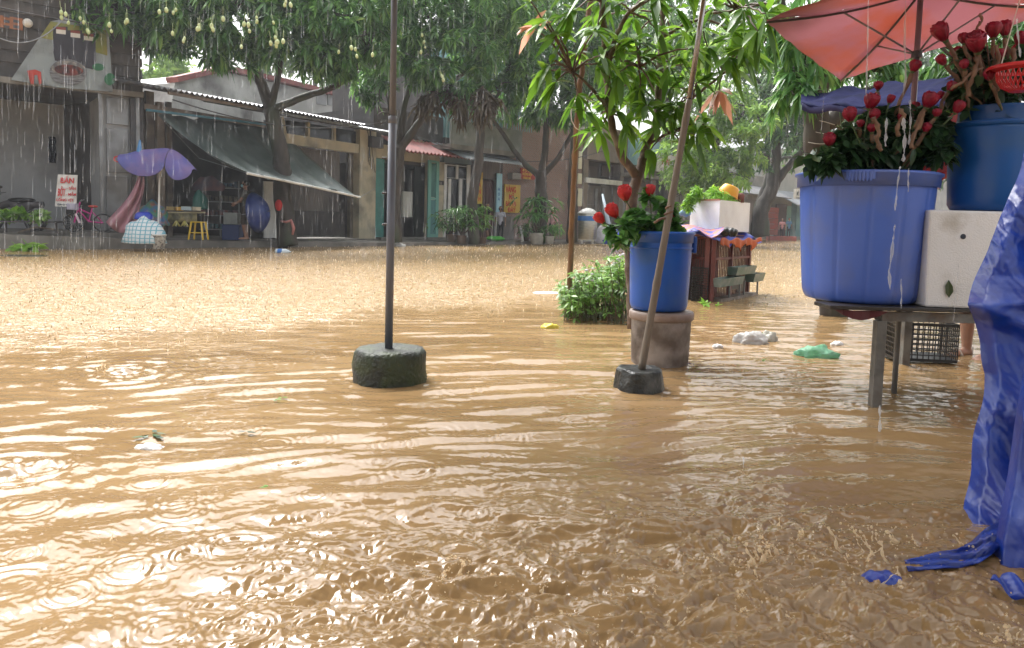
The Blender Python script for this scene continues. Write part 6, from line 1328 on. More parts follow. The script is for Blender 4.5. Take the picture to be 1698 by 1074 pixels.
# ================================================================ people
mat('skin', (0.34, 0.19, 0.13), 0.55, (0.30, 0.16, 0.11), 20)
mat('hair_black', (0.012, 0.01, 0.01), 0.45)
mat('shirt_grey', (0.13, 0.13, 0.12), 0.8, (0.10, 0.10, 0.09), 8)
mat('shirt_white', (0.62, 0.62, 0.72), 0.8, (0.52, 0.52, 0.62), 9)
mat('shirt_black', (0.02, 0.02, 0.025), 0.8)
mat('shirt_pink', (0.62, 0.36, 0.38), 0.8, (0.5, 0.25, 0.28), 9)
mat('shirt_blue', (0.10, 0.22, 0.40), 0.8); mat('trousers_dark', (0.02, 0.022, 0.03), 0.8); mat('trousers_brown', (0.05, 0.035, 0.03), 0.8); mat('shorts_print', (0.10, 0.10, 0.13), 0.8)
def person(label, base, H, face, pose=None, top='shirt_grey', bottom='trousers_dark', sleeve=0.5, legs=1.0, hair=0.0, vox=0.011, barefoot=True, hands=True):
    """continuous body by voxel-fusing tapered limbs. local frame: x right, y forward, z up, unit = H. sleeve/legs: covered fraction of arm/leg"""
    P = dict(hipL=(-.05, 0, .52), hipR=(.05, 0, .52), kneeL=(-.055, .012, .285), kneeR=(.055, .012, .285), ankL=(-.055, -.005, .045), ankR=(.055, -.005, .045), toeL=(-.065, .085, .018), toeR=(.065, .085, .018),
             chest=(0, 0, .72), neck=(0, 0, .83), head=(0, .012, .925), shL=(-.105, 0, .80), shR=(.105, 0, .80), elL=(-.145, -.01, .635), elR=(.145, -.01, .635), wrL=(-.15, .03, .49), wrR=(.15, .03, .49))
    P.update(pose or {}); V = {k: Vector(v) for k, v in P.items()}; hips = (V['hipL'] + V['hipR']) / 2
    segs = []   # a, b, ra, rb, material index (0 skin,1 top,2 bottom), flat
    def seg(a, b, ra, rb, mi): segs.append((Vector(a), Vector(b), ra, rb, mi))
    seg(hips + Vector((0, 0, -.01)), hips.lerp(V['chest'], .5), .072, .062, 1); seg(hips.lerp(V['chest'], .5), V['chest'], .062, .070, 1)
    seg(V['hipL'], V['hipR'], .058, .058, 2); seg(V['chest'] + Vector((-.04, 0, .02)), V['chest'] + Vector((.04, 0, .02)), .062, .062, 1)
    seg(V['shL'], V['shR'], .034, .034, 1); seg(V['chest'].lerp(V['neck'], .6), V['neck'] + (V['head'] - V['neck']) * .4, .032, .028, 0)
    h = V['head']; seg(h + Vector((0, -.006, .012)), h + Vector((0, -.004, .014)), .054, .054, 0); seg(h + Vector((0, .008, -.03)), h + Vector((0, .01, -.034)), .038, .036, 0)
    seg(h + Vector((0, .052, -.002)), h + Vector((0, .062, -.014)), .008, .010, 0); seg(h + Vector((-.054, -.003, -.004)), h + Vector((-.056, -.006, .008)), .009, .010, 0); seg(h + Vector((.054, -.003, -.004)), h + Vector((.056, -.006, .008)), .009, .010, 0)
    for s in 'LR':
        sg = -1 if s == 'L' else 1
        sh, el, wr = V['sh' + s], V['el' + s], V['wr' + s]; c = sh.lerp(el, min(1, sleeve * 2))
        seg(sh, c, .032, .029, 1)
        if sleeve < .5: seg(c, el, .025, .023, 0); seg(el, wr, .023, .016, 0)
        else:
            c2 = el.lerp(wr, max(0, sleeve - .5) * 2); 
            if sleeve > .5: seg(el, c2, .028, .023, 1)
            seg(c2, wr, .022, .016, 0)
        d = (wr - el).normalized(); sd_ = d.cross(Vector((0, 1, 0))).normalized() if abs(d.y) < .9 else Vector((1, 0, 0)); fw = sd_.cross(d)
        seg(wr, wr + d * .045, .017, .020, 0)
        if hands:
            for i, ln in enumerate((.036, .042, .039, .030)):
                o = wr + d * .05 + fw * (.018 - .012 * i); e1 = o + d * ln * .6; seg(o, e1, .0065, .006, 0); seg(e1, e1 + (d * .8 - sd_ * sg * .5).normalized() * ln * .55, .006, .005, 0)
            seg(wr + d * .015 + fw * .015, wr + d * .045 + fw * .036, .008, .006, 0)
        hp, kn, an, to = V['hip' + s], V['knee' + s], V['ank' + s], V['toe' + s]
        if legs >= 1: seg(hp, kn, .058, .042, 2); seg(kn, an + (kn - an) * .12, .040, .030, 2); seg(an + (kn - an) * .12, an, .024, .024, 0)
        elif legs >= .5: seg(hp, kn, .060, .050, 2); seg(kn, kn.lerp(an, .35), .037, .036, 0); seg(kn.lerp(an, .35), an, .036, .023, 0)
        else: seg(hp, kn, .055, .038, 0); seg(kn, kn.lerp(an, .35), .037, .038, 0); seg(kn.lerp(an, .35), an, .036, .022, 0)
        seg(an + Vector((0, -.012, -.018)), to, .022, .018, 0)
        for i in range(5): q = to + Vector(((i - 2) * .0095, .004 - .003 * abs(i - 1.2), -.004)); seg(q, q + Vector((0, .018, -.002)), .0068, .006, 0)
    # small radii need a fine voxel; build union mesh then fuse
    mb = MB()
    for a, b, ra, rb, mi in segs:
        n = 5; d = b - a
        if d.length < 1e-4: mb.ell(a, ra, 14, 10); continue
        u = d.normalized(); pts = [a - u * ra * .98, a - u * ra * .8, a - u * ra * .45] + [a.lerp(b, i / n) for i in range(n + 1)] + [b + u * rb * .45, b + u * rb * .8, b + u * rb * .98]
        mb.tube(pts, [ra * .2, ra * .6, ra * .89] + [ra + (rb - ra) * i / n for i in range(n + 1)] + [rb * .89, rb * .6, rb * .2], 14)
    me = bpy.data.meshes.new('b'); me.from_pydata(mb.v, [], mb.f); o = bpy.data.objects.new('b', me); COL.objects.link(o)
    r = o.modifiers.new('r', 'REMESH'); r.mode = 'VOXEL'; r.voxel_size = vox * .62; sm = o.modifiers.new('s', 'SMOOTH'); sm.factor = .5; sm.iterations = 3
    dg = bpy.context.evaluated_depsgraph_get(); body = bpy.data.meshes.new_from_object(o.evaluated_get(dg)); bpy.data.objects.remove(o); bpy.data.meshes.remove(me)
    n = len(body.polygons); C_ = np.zeros(n * 3, dtype=np.float32); body.polygons.foreach_get('center', C_); C_ = C_.reshape(-1, 3).astype(float); best = np.full(n, 1e9); mi_ = np.zeros(n, dtype=np.int32)
    for a, b, ra, rb, mi in segs:
        a_, b_ = np.array(a), np.array(b); ab = b_ - a_; t_ = np.clip(((C_ - a_) @ ab) / max(1e-9, ab @ ab), 0, 1); d = np.linalg.norm(C_ - a_ - t_[:, None] * ab, axis=1) - (ra + (rb - ra) * t_); k = d < best; best[k] = d[k]; mi_[k] = mi
    body.materials.clear()
    for nm in ('skin', top, bottom): body.materials.append(MATS[nm])
    body.polygons.foreach_set('material_index', mi_); body.shade_smooth()
    rot = Matrix.Rotation(face, 4, 'Z') @ Matrix.Scale(H, 4); body.transform(rot)
    t = thing('person', label, 'person', base); bo = bpy.data.objects.new('body', body); COL.objects.link(bo); bo.parent = t
    def part(nm, m, mt, **k):
        m.v = [tuple(rot @ Vector(p) + Vector(base)) for p in m.v]; return m.build(nm, mt, t, smooth=True, **k)
    m = MB()
    prof = [(.002, .062), (.03, .055), (.05, .03), (.058, .0), (.056, -.02 - hair), (.045, -.03 - hair)]
    m.lathe(h + Vector((0, -.012, .012)), prof, 18); m.v = [(x, min(y, h.y + .038 + (z - h.z) * .1), z) if z < h.z + .028 else (x, y, z) for x, y, z in m.v]
    part('hair', m, MATS['hair_black'])
    m = MB()
    for sx_ in (-1, 1): m.ell(h + Vector((sx_ * .020, .046, .006)), (.008, .006, .005), 8, 6)
    part('eyes', m, MATS['hair_black'])
    m = MB(); m.ell(h + Vector((0, .045, -.033)), (.014, .004, .004), 8, 6); part('mouth', m, mat('lip_%d' % int(base[0] * 100), (0.25, 0.08, 0.07), 0.5))
    return t, (lambda v: Vector(base) + (rot @ Vector(v)))
def fpos(px, py, D): p = at(px, py, D); return (p.x, p.y, p.z)
# man in grey shirt with mask, seen from his right side
T1, w1 = person('man in grey shirt with light mask standing by the blue umbrella in the shop', fpos(408, 397, 21.6), 1.72, R(100), dict(elL=(-.12, .06, .66), wrL=(-.08, .15, .60), elR=(.12, .05, .65), wrR=(.07, .16, .62), kneeL=(-.055, .03, .285)), 'shirt_grey', 'trousers_brown', .3, .5)
m = MB(); m.ell(w1((0, .052, .905)), (.055, .055, .05), 12, 8); o = m.build('face_mask', mat('mask_blue', (0.25, 0.5, 0.6), 0.7), T1, smooth=True)
T2, w2 = person('girl in white blouse and dark trousers standing with arms down near the sky-blue sign', fpos(829, 399, 32.6), 1.52, R(170), {}, 'shirt_white', 'trousers_dark', .3, 1.0, hair=.03)
T3, w3 = person('man in black top stooping with a broom beside the slim mango tree', fpos(803, 398, 31.6), 1.66, R(200), dict(head=(-.03, .10, .87), neck=(-.01, .05, .80), chest=(0, .02, .70), elL=(-.13, .08, .66), wrL=(-.06, .17, .60), elR=(.13, .06, .62), wrR=(.02, .18, .52), ankL=(-.09, .05, .045), toeL=(-.1, .13, .018)), 'shirt_black', 'shorts_print', .35, .5)
T4, w4 = person('vendor in pale pink top and conical hat behind the potted plants', fpos(915, 402, 33.0), 1.5, R(190), dict(elL=(-.13, .05, .64), wrL=(-.05, .12, .60)), 'shirt_pink', 'trousers_dark', .9, 1.0)
m = MB(); hp = w4((0, .01, 1.0)); m.lathe(hp, [(0.001, 0.10), (0.12, 0.03), (0.24, -0.06), (0.235, -0.065), (0.10, 0.0), (0.001, 0.08)], 20); m.build('conical_hat', mat('straw', (0.62, 0.55, 0.38), 0.7, (0.5, 0.42, 0.28), 20), T4, smooth=True)
T5, w5 = person('distant person in blue shirt by the turquoise wall at the road end', fpos(1307, 394, 60), 1.6, R(180), {}, 'shirt_blue', 'trousers_dark', .3, 1.0, hands=False, vox=.016)
T6, w6 = person('distant person in pale pink shirt beside the red stacked goods at the road end', fpos(1296, 395, 58), 1.55, R(160), {}, 'shirt_pink', 'trousers_dark', .3, 1.0, hands=False, vox=.016)
p = at(1592, 588, 5.95)
T7, w7 = person('vendor behind the table, only a bare wet shin and sandalled foot visible', (p.x + .13, 5.95, -.02), 1.6, R(115), dict(elL=(-.13, .07, .66), wrL=(-.06, .15, .62)), 'shirt_black', 'shorts_print', .3, .4, vox=.008)
for k, s in enumerate('LR'):
    x = -.062 if s == 'L' else .062
    m = MB(); m.v = []; pts = [w7((x * 1.0, -.05, .006)), w7((x * 1.05, .02, .004)), w7((x * 1.1, .10, .004)), w7((x * 1.1, .125, .006))]; m.tube(pts, [.04, .046, .05, .03], 12); zc = w7((0, 0, .004)).z; m.v = [(a, b, zc + (c - zc) * .28 - .004) for a, b, c in m.v]; sd_ = m.build('sandal', mat('sandal_' + s, (0.42, 0.36, 0.30), 0.6), T7, smooth=True)
    m = MB(); c0 = w7((x * 1.08, .05, .01)); a0 = w7((x * 1.08 - .03, .05, .008)); b0 = w7((x * 1.08 + .03, .05, .008)); m.tube(wob([a0, (a0 + b0) / 2 + UPZ * .058, b0], 5, 0, np.random.RandomState(1)), .012, 8); c1 = w7((x * 1.05 - .03, -.02, .01)); d1 = w7((x * 1.05 + .03, -.02, .01)); e1 = w7((x, -.055, .05)); m.tube(wob([c1, e1, d1], 5, 0, np.random.RandomState(1)), .009, 8); m.build('strap', MATS['sandal_' + s], sd_, smooth=True)
# broom
a = w3((.02, .19, .54)); b = at(818, 396, 31.4)
br = thing('broom', 'long-handled broom with bright green head held by the stooping man', 'broom', b); m = MB(); m.tube([a + (a - b) * .25, b], .014, 6); m.build('handle', MATS['bamboo'], br)
m = MB(); m.ell(b + Vector((.08, -.05, .02)), (.42, .18, .10), 14, 8); m.v = [(x, y, z + .02 * math.sin(x * 60)) for x, y, z in m.v]; m.build('head', mat('broom_green', (0.10, 0.55, 0.05), 0.6, (0.06, 0.4, 0.04), 12), br, smooth=True)
m = MB(); m.tube([at(824, 360, 32.2), at(821, 397, 32.0)], .02, 6); own(m, 'broomstick', MATS['white_paint'], 'pale stick held straight down by the girl in white', 'stick')

# ================================================================ things around the shops
# blue umbrella held open on its side
def open_umbrella():
    c = at(428, 352, 21.2); n = Vector((0.97, -0.16, 0.14)).normalized(); u, v = perp(n); t = thing('umbrella', 'open navy-blue umbrella standing on its side next to the man in grey', 'umbrella', at(430, 394, 21.2))
    m = MB(); prof = [(0.001, 0.30), (0.18, 0.27), (0.36, 0.18), (0.50, 0.05), (0.58, -0.06)]; m.lathe(c, prof, 32, (u, v, n)); m.v = [tuple(p) for p in m.v]; m.build('canopy', mat('umbrella_blue', (0.012, 0.03, 0.16), 0.4, (0.02, 0.05, 0.22), 4, trans=.15), t, smooth=True, solid=.004)
    m = MB(); m.tube([c - n * .55, c + n * .38], .012, 6); m.build('shaft', MATS['steel_grey'], t)
    for k in range(8):
        a = k * math.pi / 4; m = MB(); m.tube([c + (u * math.cos(a) + v * math.sin(a)) * r + n * z for r, z in ((.01, .29), (.30, .2), (.57, -.06))], .006, 5); m.build('rib', MATS['steel_grey'], t)
open_umbrella()
# sagging purple parasol at the left stall
def purple_parasol():
    D = 18.6; t = thing('parasol', 'sagging faded purple parasol over the left stall with two scalloped lobes', 'parasol', at(264, 392, D))
    def P(x, y, d=0): return at(x, y, D + d)
    pu = mat('purple_cloth', (0.16, 0.14, 0.42), 0.6, (0.22, 0.15, 0.34), 2.5, trans=.3, c3=(0.10, 0.12, 0.40), sc3=2)
    def lobe(nm, tops, bots):
        rows = []
        for j in range(9):
            v = j / 8; r = []
            for i in range(len(tops)):
                a = P(*tops[i]); b = P(*bots[i]); p = a.lerp(b, v); p = p + Vector((0, -0.35 * math.sin(v * math.pi / 2), 0.06 * math.sin(v * math.pi))); r.append(p)
            rows.append(r)
        m = MB(); m.grid(rows); m.build(nm, pu, t, smooth=True, solid=.006, sub=1)
    lobe('left_lobe', [(204, 256), (216, 253), (232, 248), (250, 247), (268, 245), (284, 246)], [(206, 268), (216, 281), (232, 292), (250, 295), (270, 293), (284, 279)])
    lobe('right_lobe', [(283, 246), (292, 250), (300, 255), (310, 264), (320, 275), (327, 283)], [(284, 280), (290, 294), (300, 301), (312, 300), (322, 295), (328, 288)])
    rows = [[P(a[0], a[1], .5 * v * 1.0) for a in [(204, 256), (216, 253), (232, 248), (250, 247), (268, 245), (284, 246), (292, 250), (300, 255), (310, 264), (320, 275), (327, 283)]] for v in (0, 1, 2)]
    m = MB(); m.grid(rows); m.build('back_panel', pu, t, smooth=True, solid=.006)
    m = MB(); m.tube([P(266, 250), P(262, 385)], .022, 8); m.build('pole', MATS['white_paint'], t)
    m = MB(); m.tube([P(231, 252), P(232, 232)], [.07, .02], 8); m.build('blue_knot', MATS['blue_paint'], t)
    rows = []
    for j in range(12):
        v = j / 11; r = []
        for i in range(12):
            s = i / 11; x = 230 - 2 * s + (-50 + 50 * s) * v + 6 * s + 6 * math.sin(v * 4 + s); y = 290 + (78 + 18 * math.sin(s * 3)) * v; r.append(P(x, y, -.1 + .12 * math.sin(s * 14 + v * 3)))
        rows.append(r)
    m = MB(); m.grid(rows); own(m, 'plastic_drape', mat('pink_film', (0.72, 0.42, 0.50), 0.3, (0.6, 0.36, 0.42), 3, trans=.5), 'translucent pink plastic film hanging from the purple parasol', 'plastic sheet', smooth=True, solid=.004)
purple_parasol()
def heap(name, label, px, py, D, rx, ry, h, mt, cat, seed=1, amp=.08):
    c = at(px, py, D); m = MB(); m.ell((0, 0, 0), (rx, ry, h), 22, 14); m.v = [(x * (1 + amp * math.sin(z * 17 + seed + y * 9)) + c.x, y * (1 + amp * math.sin(x * 14 + seed)) + c.y, max(-.02, z * (1 + amp * math.sin(x * 16 + y * 13 + seed))) + c.z) for x, y, z in m.v]
    return own(m, name, mt, label, cat, smooth=True)
def checkmat():
    m = mat('check_cloth', (0.42, 0.55, 0.60), 0.8); N = m.node_tree.nodes; L = m.node_tree.links; b = N['Principled BSDF']; tc = [n for n in N if n.type == 'TEX_COORD'][0]
    w1_ = N.new('ShaderNodeTexWave'); w1_.inputs['Scale'].default_value = 3.4; w1_.bands_direction = 'Z'; w1_.inputs['Distortion'].default_value = 2; w1_.inputs['Detail'].default_value=3; L.new(tc.outputs['Object'], w1_.inputs['Vector'])
    w2_ = N.new('ShaderNodeTexWave'); w2_.inputs['Scale'].default_value = 3.0; w2_.bands_direction = 'X'; L.new(tc.outputs['Object'], w2_.inputs['Vector']); mx = N.new('ShaderNodeMath'); mx.operation = 'MAXIMUM'; L.new(w1_.outputs[0], mx.inputs[0]); L.new(w2_.outputs[0], mx.inputs[1])
    r = N.new('ShaderNodeValToRGB'); r.color_ramp.elements[0].position = .80; r.color_ramp.elements[0].color = (0.62, 0.66, 0.68, 1); r.color_ramp.elements[1].position = .97; r.color_ramp.elements[1].color = (0.12, 0.36, 0.46, 1); L.new(mx.outputs[0], r.inputs[0]); L.new(r.outputs[0], b.inputs['Base Color'])
checkmat()
heap('covered_goods', 'heap of goods covered with blue-and-white checked cloth by the pink film', 240, 402, 18.3, .52, .35, .62, MATS['check_cloth'], 'covered goods', 2)
heap('blue_bundle', 'bright blue bundle lying on top of the checked cloth heap', 238, 362, 18.5, .22, .2, .18, MATS['blue_cloth'], 'bundle', 5)
m = MB(); c = at(263, 411, 18.2); m.lathe(c, [(0.001, -0.02), (0.14, -0.02), (0.17, .30), (.19, .31), (.19, .34), (.15, .34), (.12, .28), (.001, .28)], 20); own(m, 'pot', mat('white_pot', (0.6, 0.6, 0.58), 0.5, (0.15, 0.15, 0.16), 14, lo=.5, hi=.62), 'white speckled plastic pot standing in front of the checked cloth', 'pot', smooth=True)
heap('goods_bag', 'green and blue printed bags piled left in the stall', 253, 372, 19.6, .42, .3, .62, mat('bag_greenblue', (0.04, 0.20, 0.10), 0.6, (0.04, 0.12, 0.35), 5, c3=(0.3, 0.1, 0.05), sc3=6), 'bags', 8)
def stall_table():
    D = 20.2; t = thing('stall_table', 'cloth-covered stall table with food trays in the dark shop', 'table', at(306, 392, D)); a = at(268, 352, D); b = at(336, 352, D + .6)
    m = MB(); m.bar(a, b, .7, .04); m.build('tabletop', mat('table_cream', (0.36, 0.32, 0.2), 0.6), t)
    for p in (a, b):
        m = MB(); m.bar(p, Vector((p.x, p.y, .2)), .05); m.build('leg', MATS['dark_metal'], t)
    m = MB(); rows = [[a.lerp(b, i / 20) + Vector((0, -.36 - .02 * math.sin(i * 1.3), -.02 - .26 * j)) for i in range(21)] for j in (0, 1)]; m.grid(rows); m.build('cloth', mat('cloth_khaki', (0.28, 0.25, 0.12), 0.7, (0.1, 0.1, 0.06), 6), t, smooth=True, solid=.01)
    for i, (px, w, col, lb) in enumerate(((284, .2, (0.4, 0.3, 0.12), 'brown food tray on the stall table, leftmost'), (298, .22, (0.65, 0.38, 0.05), 'orange-yellow food tub in the middle of the stall table'), (311, .26, (0.5, 0.62, 0.66), 'pale blue shallow box on the stall table'), (326, .24, (0.55, 0.5, 0.38), 'cream bowl at the right end of the stall table'))):
        p = at(px, 349, D + .1); m = MB(); m.lathe(p, [(.001, 0), (w * .42, 0), (w * .5, .1), (w * .45, .1), (w * .38, .03), (.001, .03)], 14) if i % 2 else m.box(p + Vector((0, 0, .06)), (w, w * .8, .1)); own(m, 'food_tray', mat('tray_%d' % i, col, .5), lb, 'tray')
    for i, (px, py, lb) in enumerate(((292, 372, 'left yellow-green banana bunch hanging below the stall table'), (306, 372, 'right yellow-green banana bunch hanging below the stall table'))):
        p = at(px, py - 6, D - .35); m = MB()
        for k in range(6): m.tube(wob([p, p + Vector((.05 * math.cos(k), .03 * math.sin(k), -.08)), p + Vector((.11 * math.cos(k), .05 * math.sin(k), -.15))], 3, 0, np.random.RandomState(1)), [.012, .022, .024, .024, .02, .014, .006], 6)
        own(m, 'banana_bunch', mat('banana_%d' % i, (0.5, 0.42, 0.10), .5, (0.3, 0.36, 0.1), 6), lb, 'bananas', smooth=True)
stall_table()
def stool():
    c = at(329, 397, 19.6); z0 = c.z; t = thing('stool', 'bright yellow plastic stool in front of the stall table', 'stool', c); ym = mat('stool_yellow', (0.62, 0.42, 0.03), .45); h = .46
    m = MB(); m.box(c + UPZ * h, (.30, .30, .03)); m.build('seat', ym, t, bevel=.01)
    for sx_ in (-1, 1):
        for sy in (-1, 1): m = MB(); m.tube([c + Vector((sx_ * .13, sy * .13, h)), c + Vector((sx_ * .19, sy * .17, 0))], [.026, .022], 6); m.build('leg', ym, t)
    m = MB(); m.tube([c + Vector((x * .16, y * .15, .18)) for x, y in ((-1, -1), (1, -1), (1, 1), (-1, 1), (-1, -1))], .012, 6); m.build('stretcher', ym, t)
stool()
def shelf():
    D = 22.6; t = thing('goods_shelf', 'metal rack of dim goods at the back of the dark shop', 'shelf', at(360, 392, D)); a = at(334, 300, D); b = at(396, 300, D); z0 = at(360, 394, D).z
    for p in (a, b, a.lerp(b, .5)): m = MB(); m.bar(p, Vector((p.x, p.y, z0)), .035); m.build('post', MATS['steel_grey'], t)
    for k in range(4):
        z = z0 + .25 + k * .42; m = MB(); m.bar(Vector((a.x, a.y, z)), Vector((b.x, b.y, z)), .4, .02); sh = m.build('shelf_board', MATS['steel_grey'], t)
        m = MB(); rr_ = random.Random(k)
        for i in range(8): m.box((a.x + (b.x - a.x) * (i + .5) / 8, a.y, z + .1), (.09, .2, rr_.uniform(.1, .2)))
        m.build('packets', mat('packets_%d' % k, [(0.05, 0.14, 0.16), (0.16, 0.05, 0.05), (0.12, 0.11, 0.08), (0.03, 0.09, 0.16)][k], .6, (0.03, 0.03, 0.05), 7), sh)
shelf()
heap('green_sack', 'dark green sack hanging at the back of the stall table', 332, 345, 21.0, .22, .2, .5, mat('sack_green', (0.01, 0.10, 0.08), .7), 'sack', 3)
m = MB(); p = at(385, 362, 21.8); m.box(p, (.42, .3, .34)); own(m, 'bucket_box', mat('box_grey', (0.3, 0.33, 0.32), .5, (0.22, 0.25, 0.24), 5), 'grey-white storage box beside the man in grey', 'box', bevel=.02)
m = MB(); p = at(386, 385, 21.9); m.box(p, (.5, .4, .45)); own(m, 'blue_crate', mat('crate_navy', (0.015, 0.04, 0.16), .5), 'navy-blue crate under the grey-white storage box', 'crate', bevel=.02)
heap('hanging_clothes', 'dim purple-grey clothes hanging behind the purple parasol', 345, 315, 22.4, .5, .1, .42, mat('clothes_purple', (0.07, 0.06, 0.09), .8, (0.16, 0.08, 0.09), 4), 'clothes', 6)
# red cloth strips on the first mango tree
m = MB(); p = at(462, 340, 22.1); m.ell(p, (.11, .06, .17), 12, 8); own(m, 'red_cloth', mat('red_rag', (0.6, 0.03, 0.03), .6), 'bright red rag hung on the left side of the large mango tree', 'rag', smooth=True)
m = MB(); m.tube([at(466, 366, 22.12), at(474, 368, 22.02), at(484, 365, 22.1)], .035, 6); m.tube([at(483, 366, 22.06), at(487, 378, 22.03), at(485, 389, 22.05)], [.04, .05, .03], 6); own(m, 'cloth_band', mat('pink_rag', (0.5, 0.2, 0.18), .7), 'faded pink cloth band tied round the large mango trunk', 'rag', smooth=True)
# pink bicycle
def bicycle():
    c0 = at(140, 384, 18.7); t = thing('bicycle', 'pink child bicycle leaning by the steel column', 'bicycle', c0); mg = mat('magenta', (0.42, 0.02, 0.20), .35); ux = Vector((.80, .60, 0)).normalized(); z0 = c0.z
    def Q(x, z, y=0): return Vector((c0.x, c0.y, z0)) + ux * x + UPZ * z + Vector((ux.y, -ux.x, 0)) * y
    for i, x in enumerate((-.22, .42)):
        ax = (ux, UPZ, ux.cross(UPZ)); m = MB(); m.tube([Q(x + .22 * math.cos(a), .23 + .22 * math.sin(a)) for a in [k * math.pi / 12 for k in range(25)]], .022, 7); w = m.build('wheel', MATS['black_plastic'], t)
        m = MB()
        for k in range(8): a = k * math.pi / 8; m.tube([Q(x + .2 * math.cos(a), .23 + .2 * math.sin(a)), Q(x - .2 * math.cos(a), .23 - .2 * math.sin(a))], .004, 4)
        m.build('spokes', MATS['steel_grey'], w)
    m = MB(); m.tube([Q(-.22, .23), Q(-.12, .62), Q(-.08, .74)], .02, 7); m.tube([Q(-.13, .55), Q(.10, .26), Q(.42, .23)], .02, 7); m.tube([Q(.10, .26), Q(.18, .60)], .018, 7); m.tube([Q(.18, .5), Q(.42, .23)], .014, 7); m.tube([Q(-.12, .58), Q(.16, .44)], .02, 7); m.build('frame', mg, t)
    m = MB(); m.tube([Q(-.02, .80, -.22), Q(-.08, .76, -.05), Q(-.08, .76, .05), Q(-.02, .80, .22)], .014, 6); m.build('handlebar', MATS['steel_grey'], t)
    m = MB(); m.ell(Q(.2, .64), (.13, .07, .035), 12, 6); m.build('saddle', MATS['sign_red'], t, smooth=True)
    m = MB(); m.box(Q(-.24, .62), (.22, .2, .16)); m.build('basket', mat('basket_lilac', (0.35, 0.33, 0.42), .5), t, bevel=.02)
    m = MB(); m.tube([Q(-.19, .45), Q(-.1, .22)], .03, 6); m.build('chain_guard', mat('pale_pink', (0.65, 0.5, 0.6), .4), t)
bicycle()
def motorbike():
    c0 = at(22, 383, 19.6); t = thing('motorbike', 'dark motorbike parked inside the grey shopfront at the left edge', 'motorbike', c0); z0 = c0.z
    def Q(x, z, y=0): return Vector((c0.x + x, c0.y + y, z0 + z))
    for x in (-.55, .6):
        m = MB(); m.tube([Q(x + .25 * math.cos(a), .28 + .25 * math.sin(a)) for a in [k * math.pi / 12 for k in range(25)]], .05, 8); m.build('wheel', MATS['black_plastic'], t)
    m = MB(); m.tube(wob([Q(-.5, .55), Q(-.1, .72), Q(.2, .62), Q(.5, .7), Q(.8, .72)], 5, 0, np.random.RandomState(1)), [.10] * 8 + [.13] * 8 + [.09] * 5, 10); m.build('body', MATS['dark_metal'], t, smooth=True)
    m = MB(); m.tube([Q(-.55, .28), Q(-.42, .9), Q(-.36, 1.0)], .03, 8); m.tube([Q(-.38, 1.02, -.3), Q(-.42, .98), Q(-.38, 1.02, .3)], .018, 6); m.build('fork', MATS['steel_grey'], t)
    m = MB(); m.ell(Q(.25, .82), (.38, .14, .07), 14, 8); m.build('seat', MATS['black_plastic'], t, smooth=True)
    m = MB(); m.tube([Q(-.44, .95, .2), Q(-.5, 1.12, .26)], .008, 5); m.ell(Q(-.5, 1.16, .28), (.06, .015, .04), 8, 6); m.build('mirror', MATS['dark_metal'], t)
motorbike()
def rack():
    t = thing('produce_rack', 'low dark rack laid with leafy vegetables on the raised shop floor', 'rack', at(60, 384, 18.2)); a = at(-40, 366, 18.0); b = at(100, 368, 18.3)
    m = MB(); m.bar(a, b, .7, .04); m.build('shelf', MATS['dark_metal'], t)
    for s in (0.1, .35, .65, .95): p = a.lerp(b, s); m = MB(); m.bar(p, Vector((p.x, p.y, .40)), .04); m.build('leg', MATS['dark_metal'], t)
rack()
for i, (px, py, r, lf, lb) in enumerate(((30, 355, 12, 'herb_leaf', 'pile of pale green leafy cabbages on the low rack, brightest of the three'), (5, 358, 12, 'herb_leaf', 'bunch of yellow-green leaves at the left picture edge'), (68, 358, 14, 'shrub_leaf', 'spread of dull green vegetables at the right end of the rack'))):
    bouquet_leaves('vegetables', lb, [LB(px, py, 18.0, r, .22, 6, 26)], n_per=5, L=.22, W=.13, lf=lf, seed=60 + i, cat='vegetables', droop=.2)
# wooden tangle by the sign
m = MB(); m.tube([at(30, 385, 18.0), at(60, 376, 18.0), at(88, 380, 18.0)], .02, 5); own(m, 'stick', MATS['bamboo'], 'bent stick lying on the raised floor below the vegetables', 'stick')
# far pots, plants and bin
def potplant(label, px, py, D, h, w, potr, lf='mango_leaf', L=.4, seed=1, potmat='white_pot2', n=40, cat='potted plant', cane=False):
    c = at(px, py, D); t = thing('potted_plant', label, cat, c)
    m = MB(); m.lathe(c, [(.001, 0), (potr * .8, 0), (potr, potr * 1.5), (potr * 1.1, potr * 1.6), (potr * .9, potr * 1.6), (.001, potr * 1.4)], 16); m.build('pot', MATS[potmat], t, smooth=True)
    rs = np.random.RandomState(seed); m = MB(); P = []; Ax = []
    for k in range(n):
        q = c + Vector((rs.normal() * w * .4, rs.normal() * w * .3, potr * 1.4 + h * (rs.uniform(.3, 1) if not cane else rs.choice([.55, .75, .95])))); b = c + UPZ * potr * 1.4
        if k < 9: m.tube([b, b.lerp(q, .5) + Vector((0, 0, .05)), q], [.02, .015, .01], 5)
        P.append(tuple(q)); a = (q - b).normalized(); Ax.append(tuple(a))
    m.build('stems', MATS['bark_light'], t); V, Fa, r = leaves(np.array(P), np.array(Ax), L, L * .16, 9, rs, .6, .8, 2); npmesh('leaves', V, Fa, MATS[lf], t, r)
    return t
mat('white_pot2', (0.58, 0.58, 0.55), .6, (0.42, 0.42, 0.4), 4)
mat('clay_pot', (0.18, 0.13, 0.10), .8)
potplant('tall dracaena with arching pale leaves in a white bowl under the forked tree', 890, 405, 31.0, 1.5, 1.0, .30, L=.5, seed=71, cane=True)
potplant('round leafy green plant in a tall white pot right of the forked tree', 911, 404, 31.2, .5, .8, .20, L=.3, seed=72)
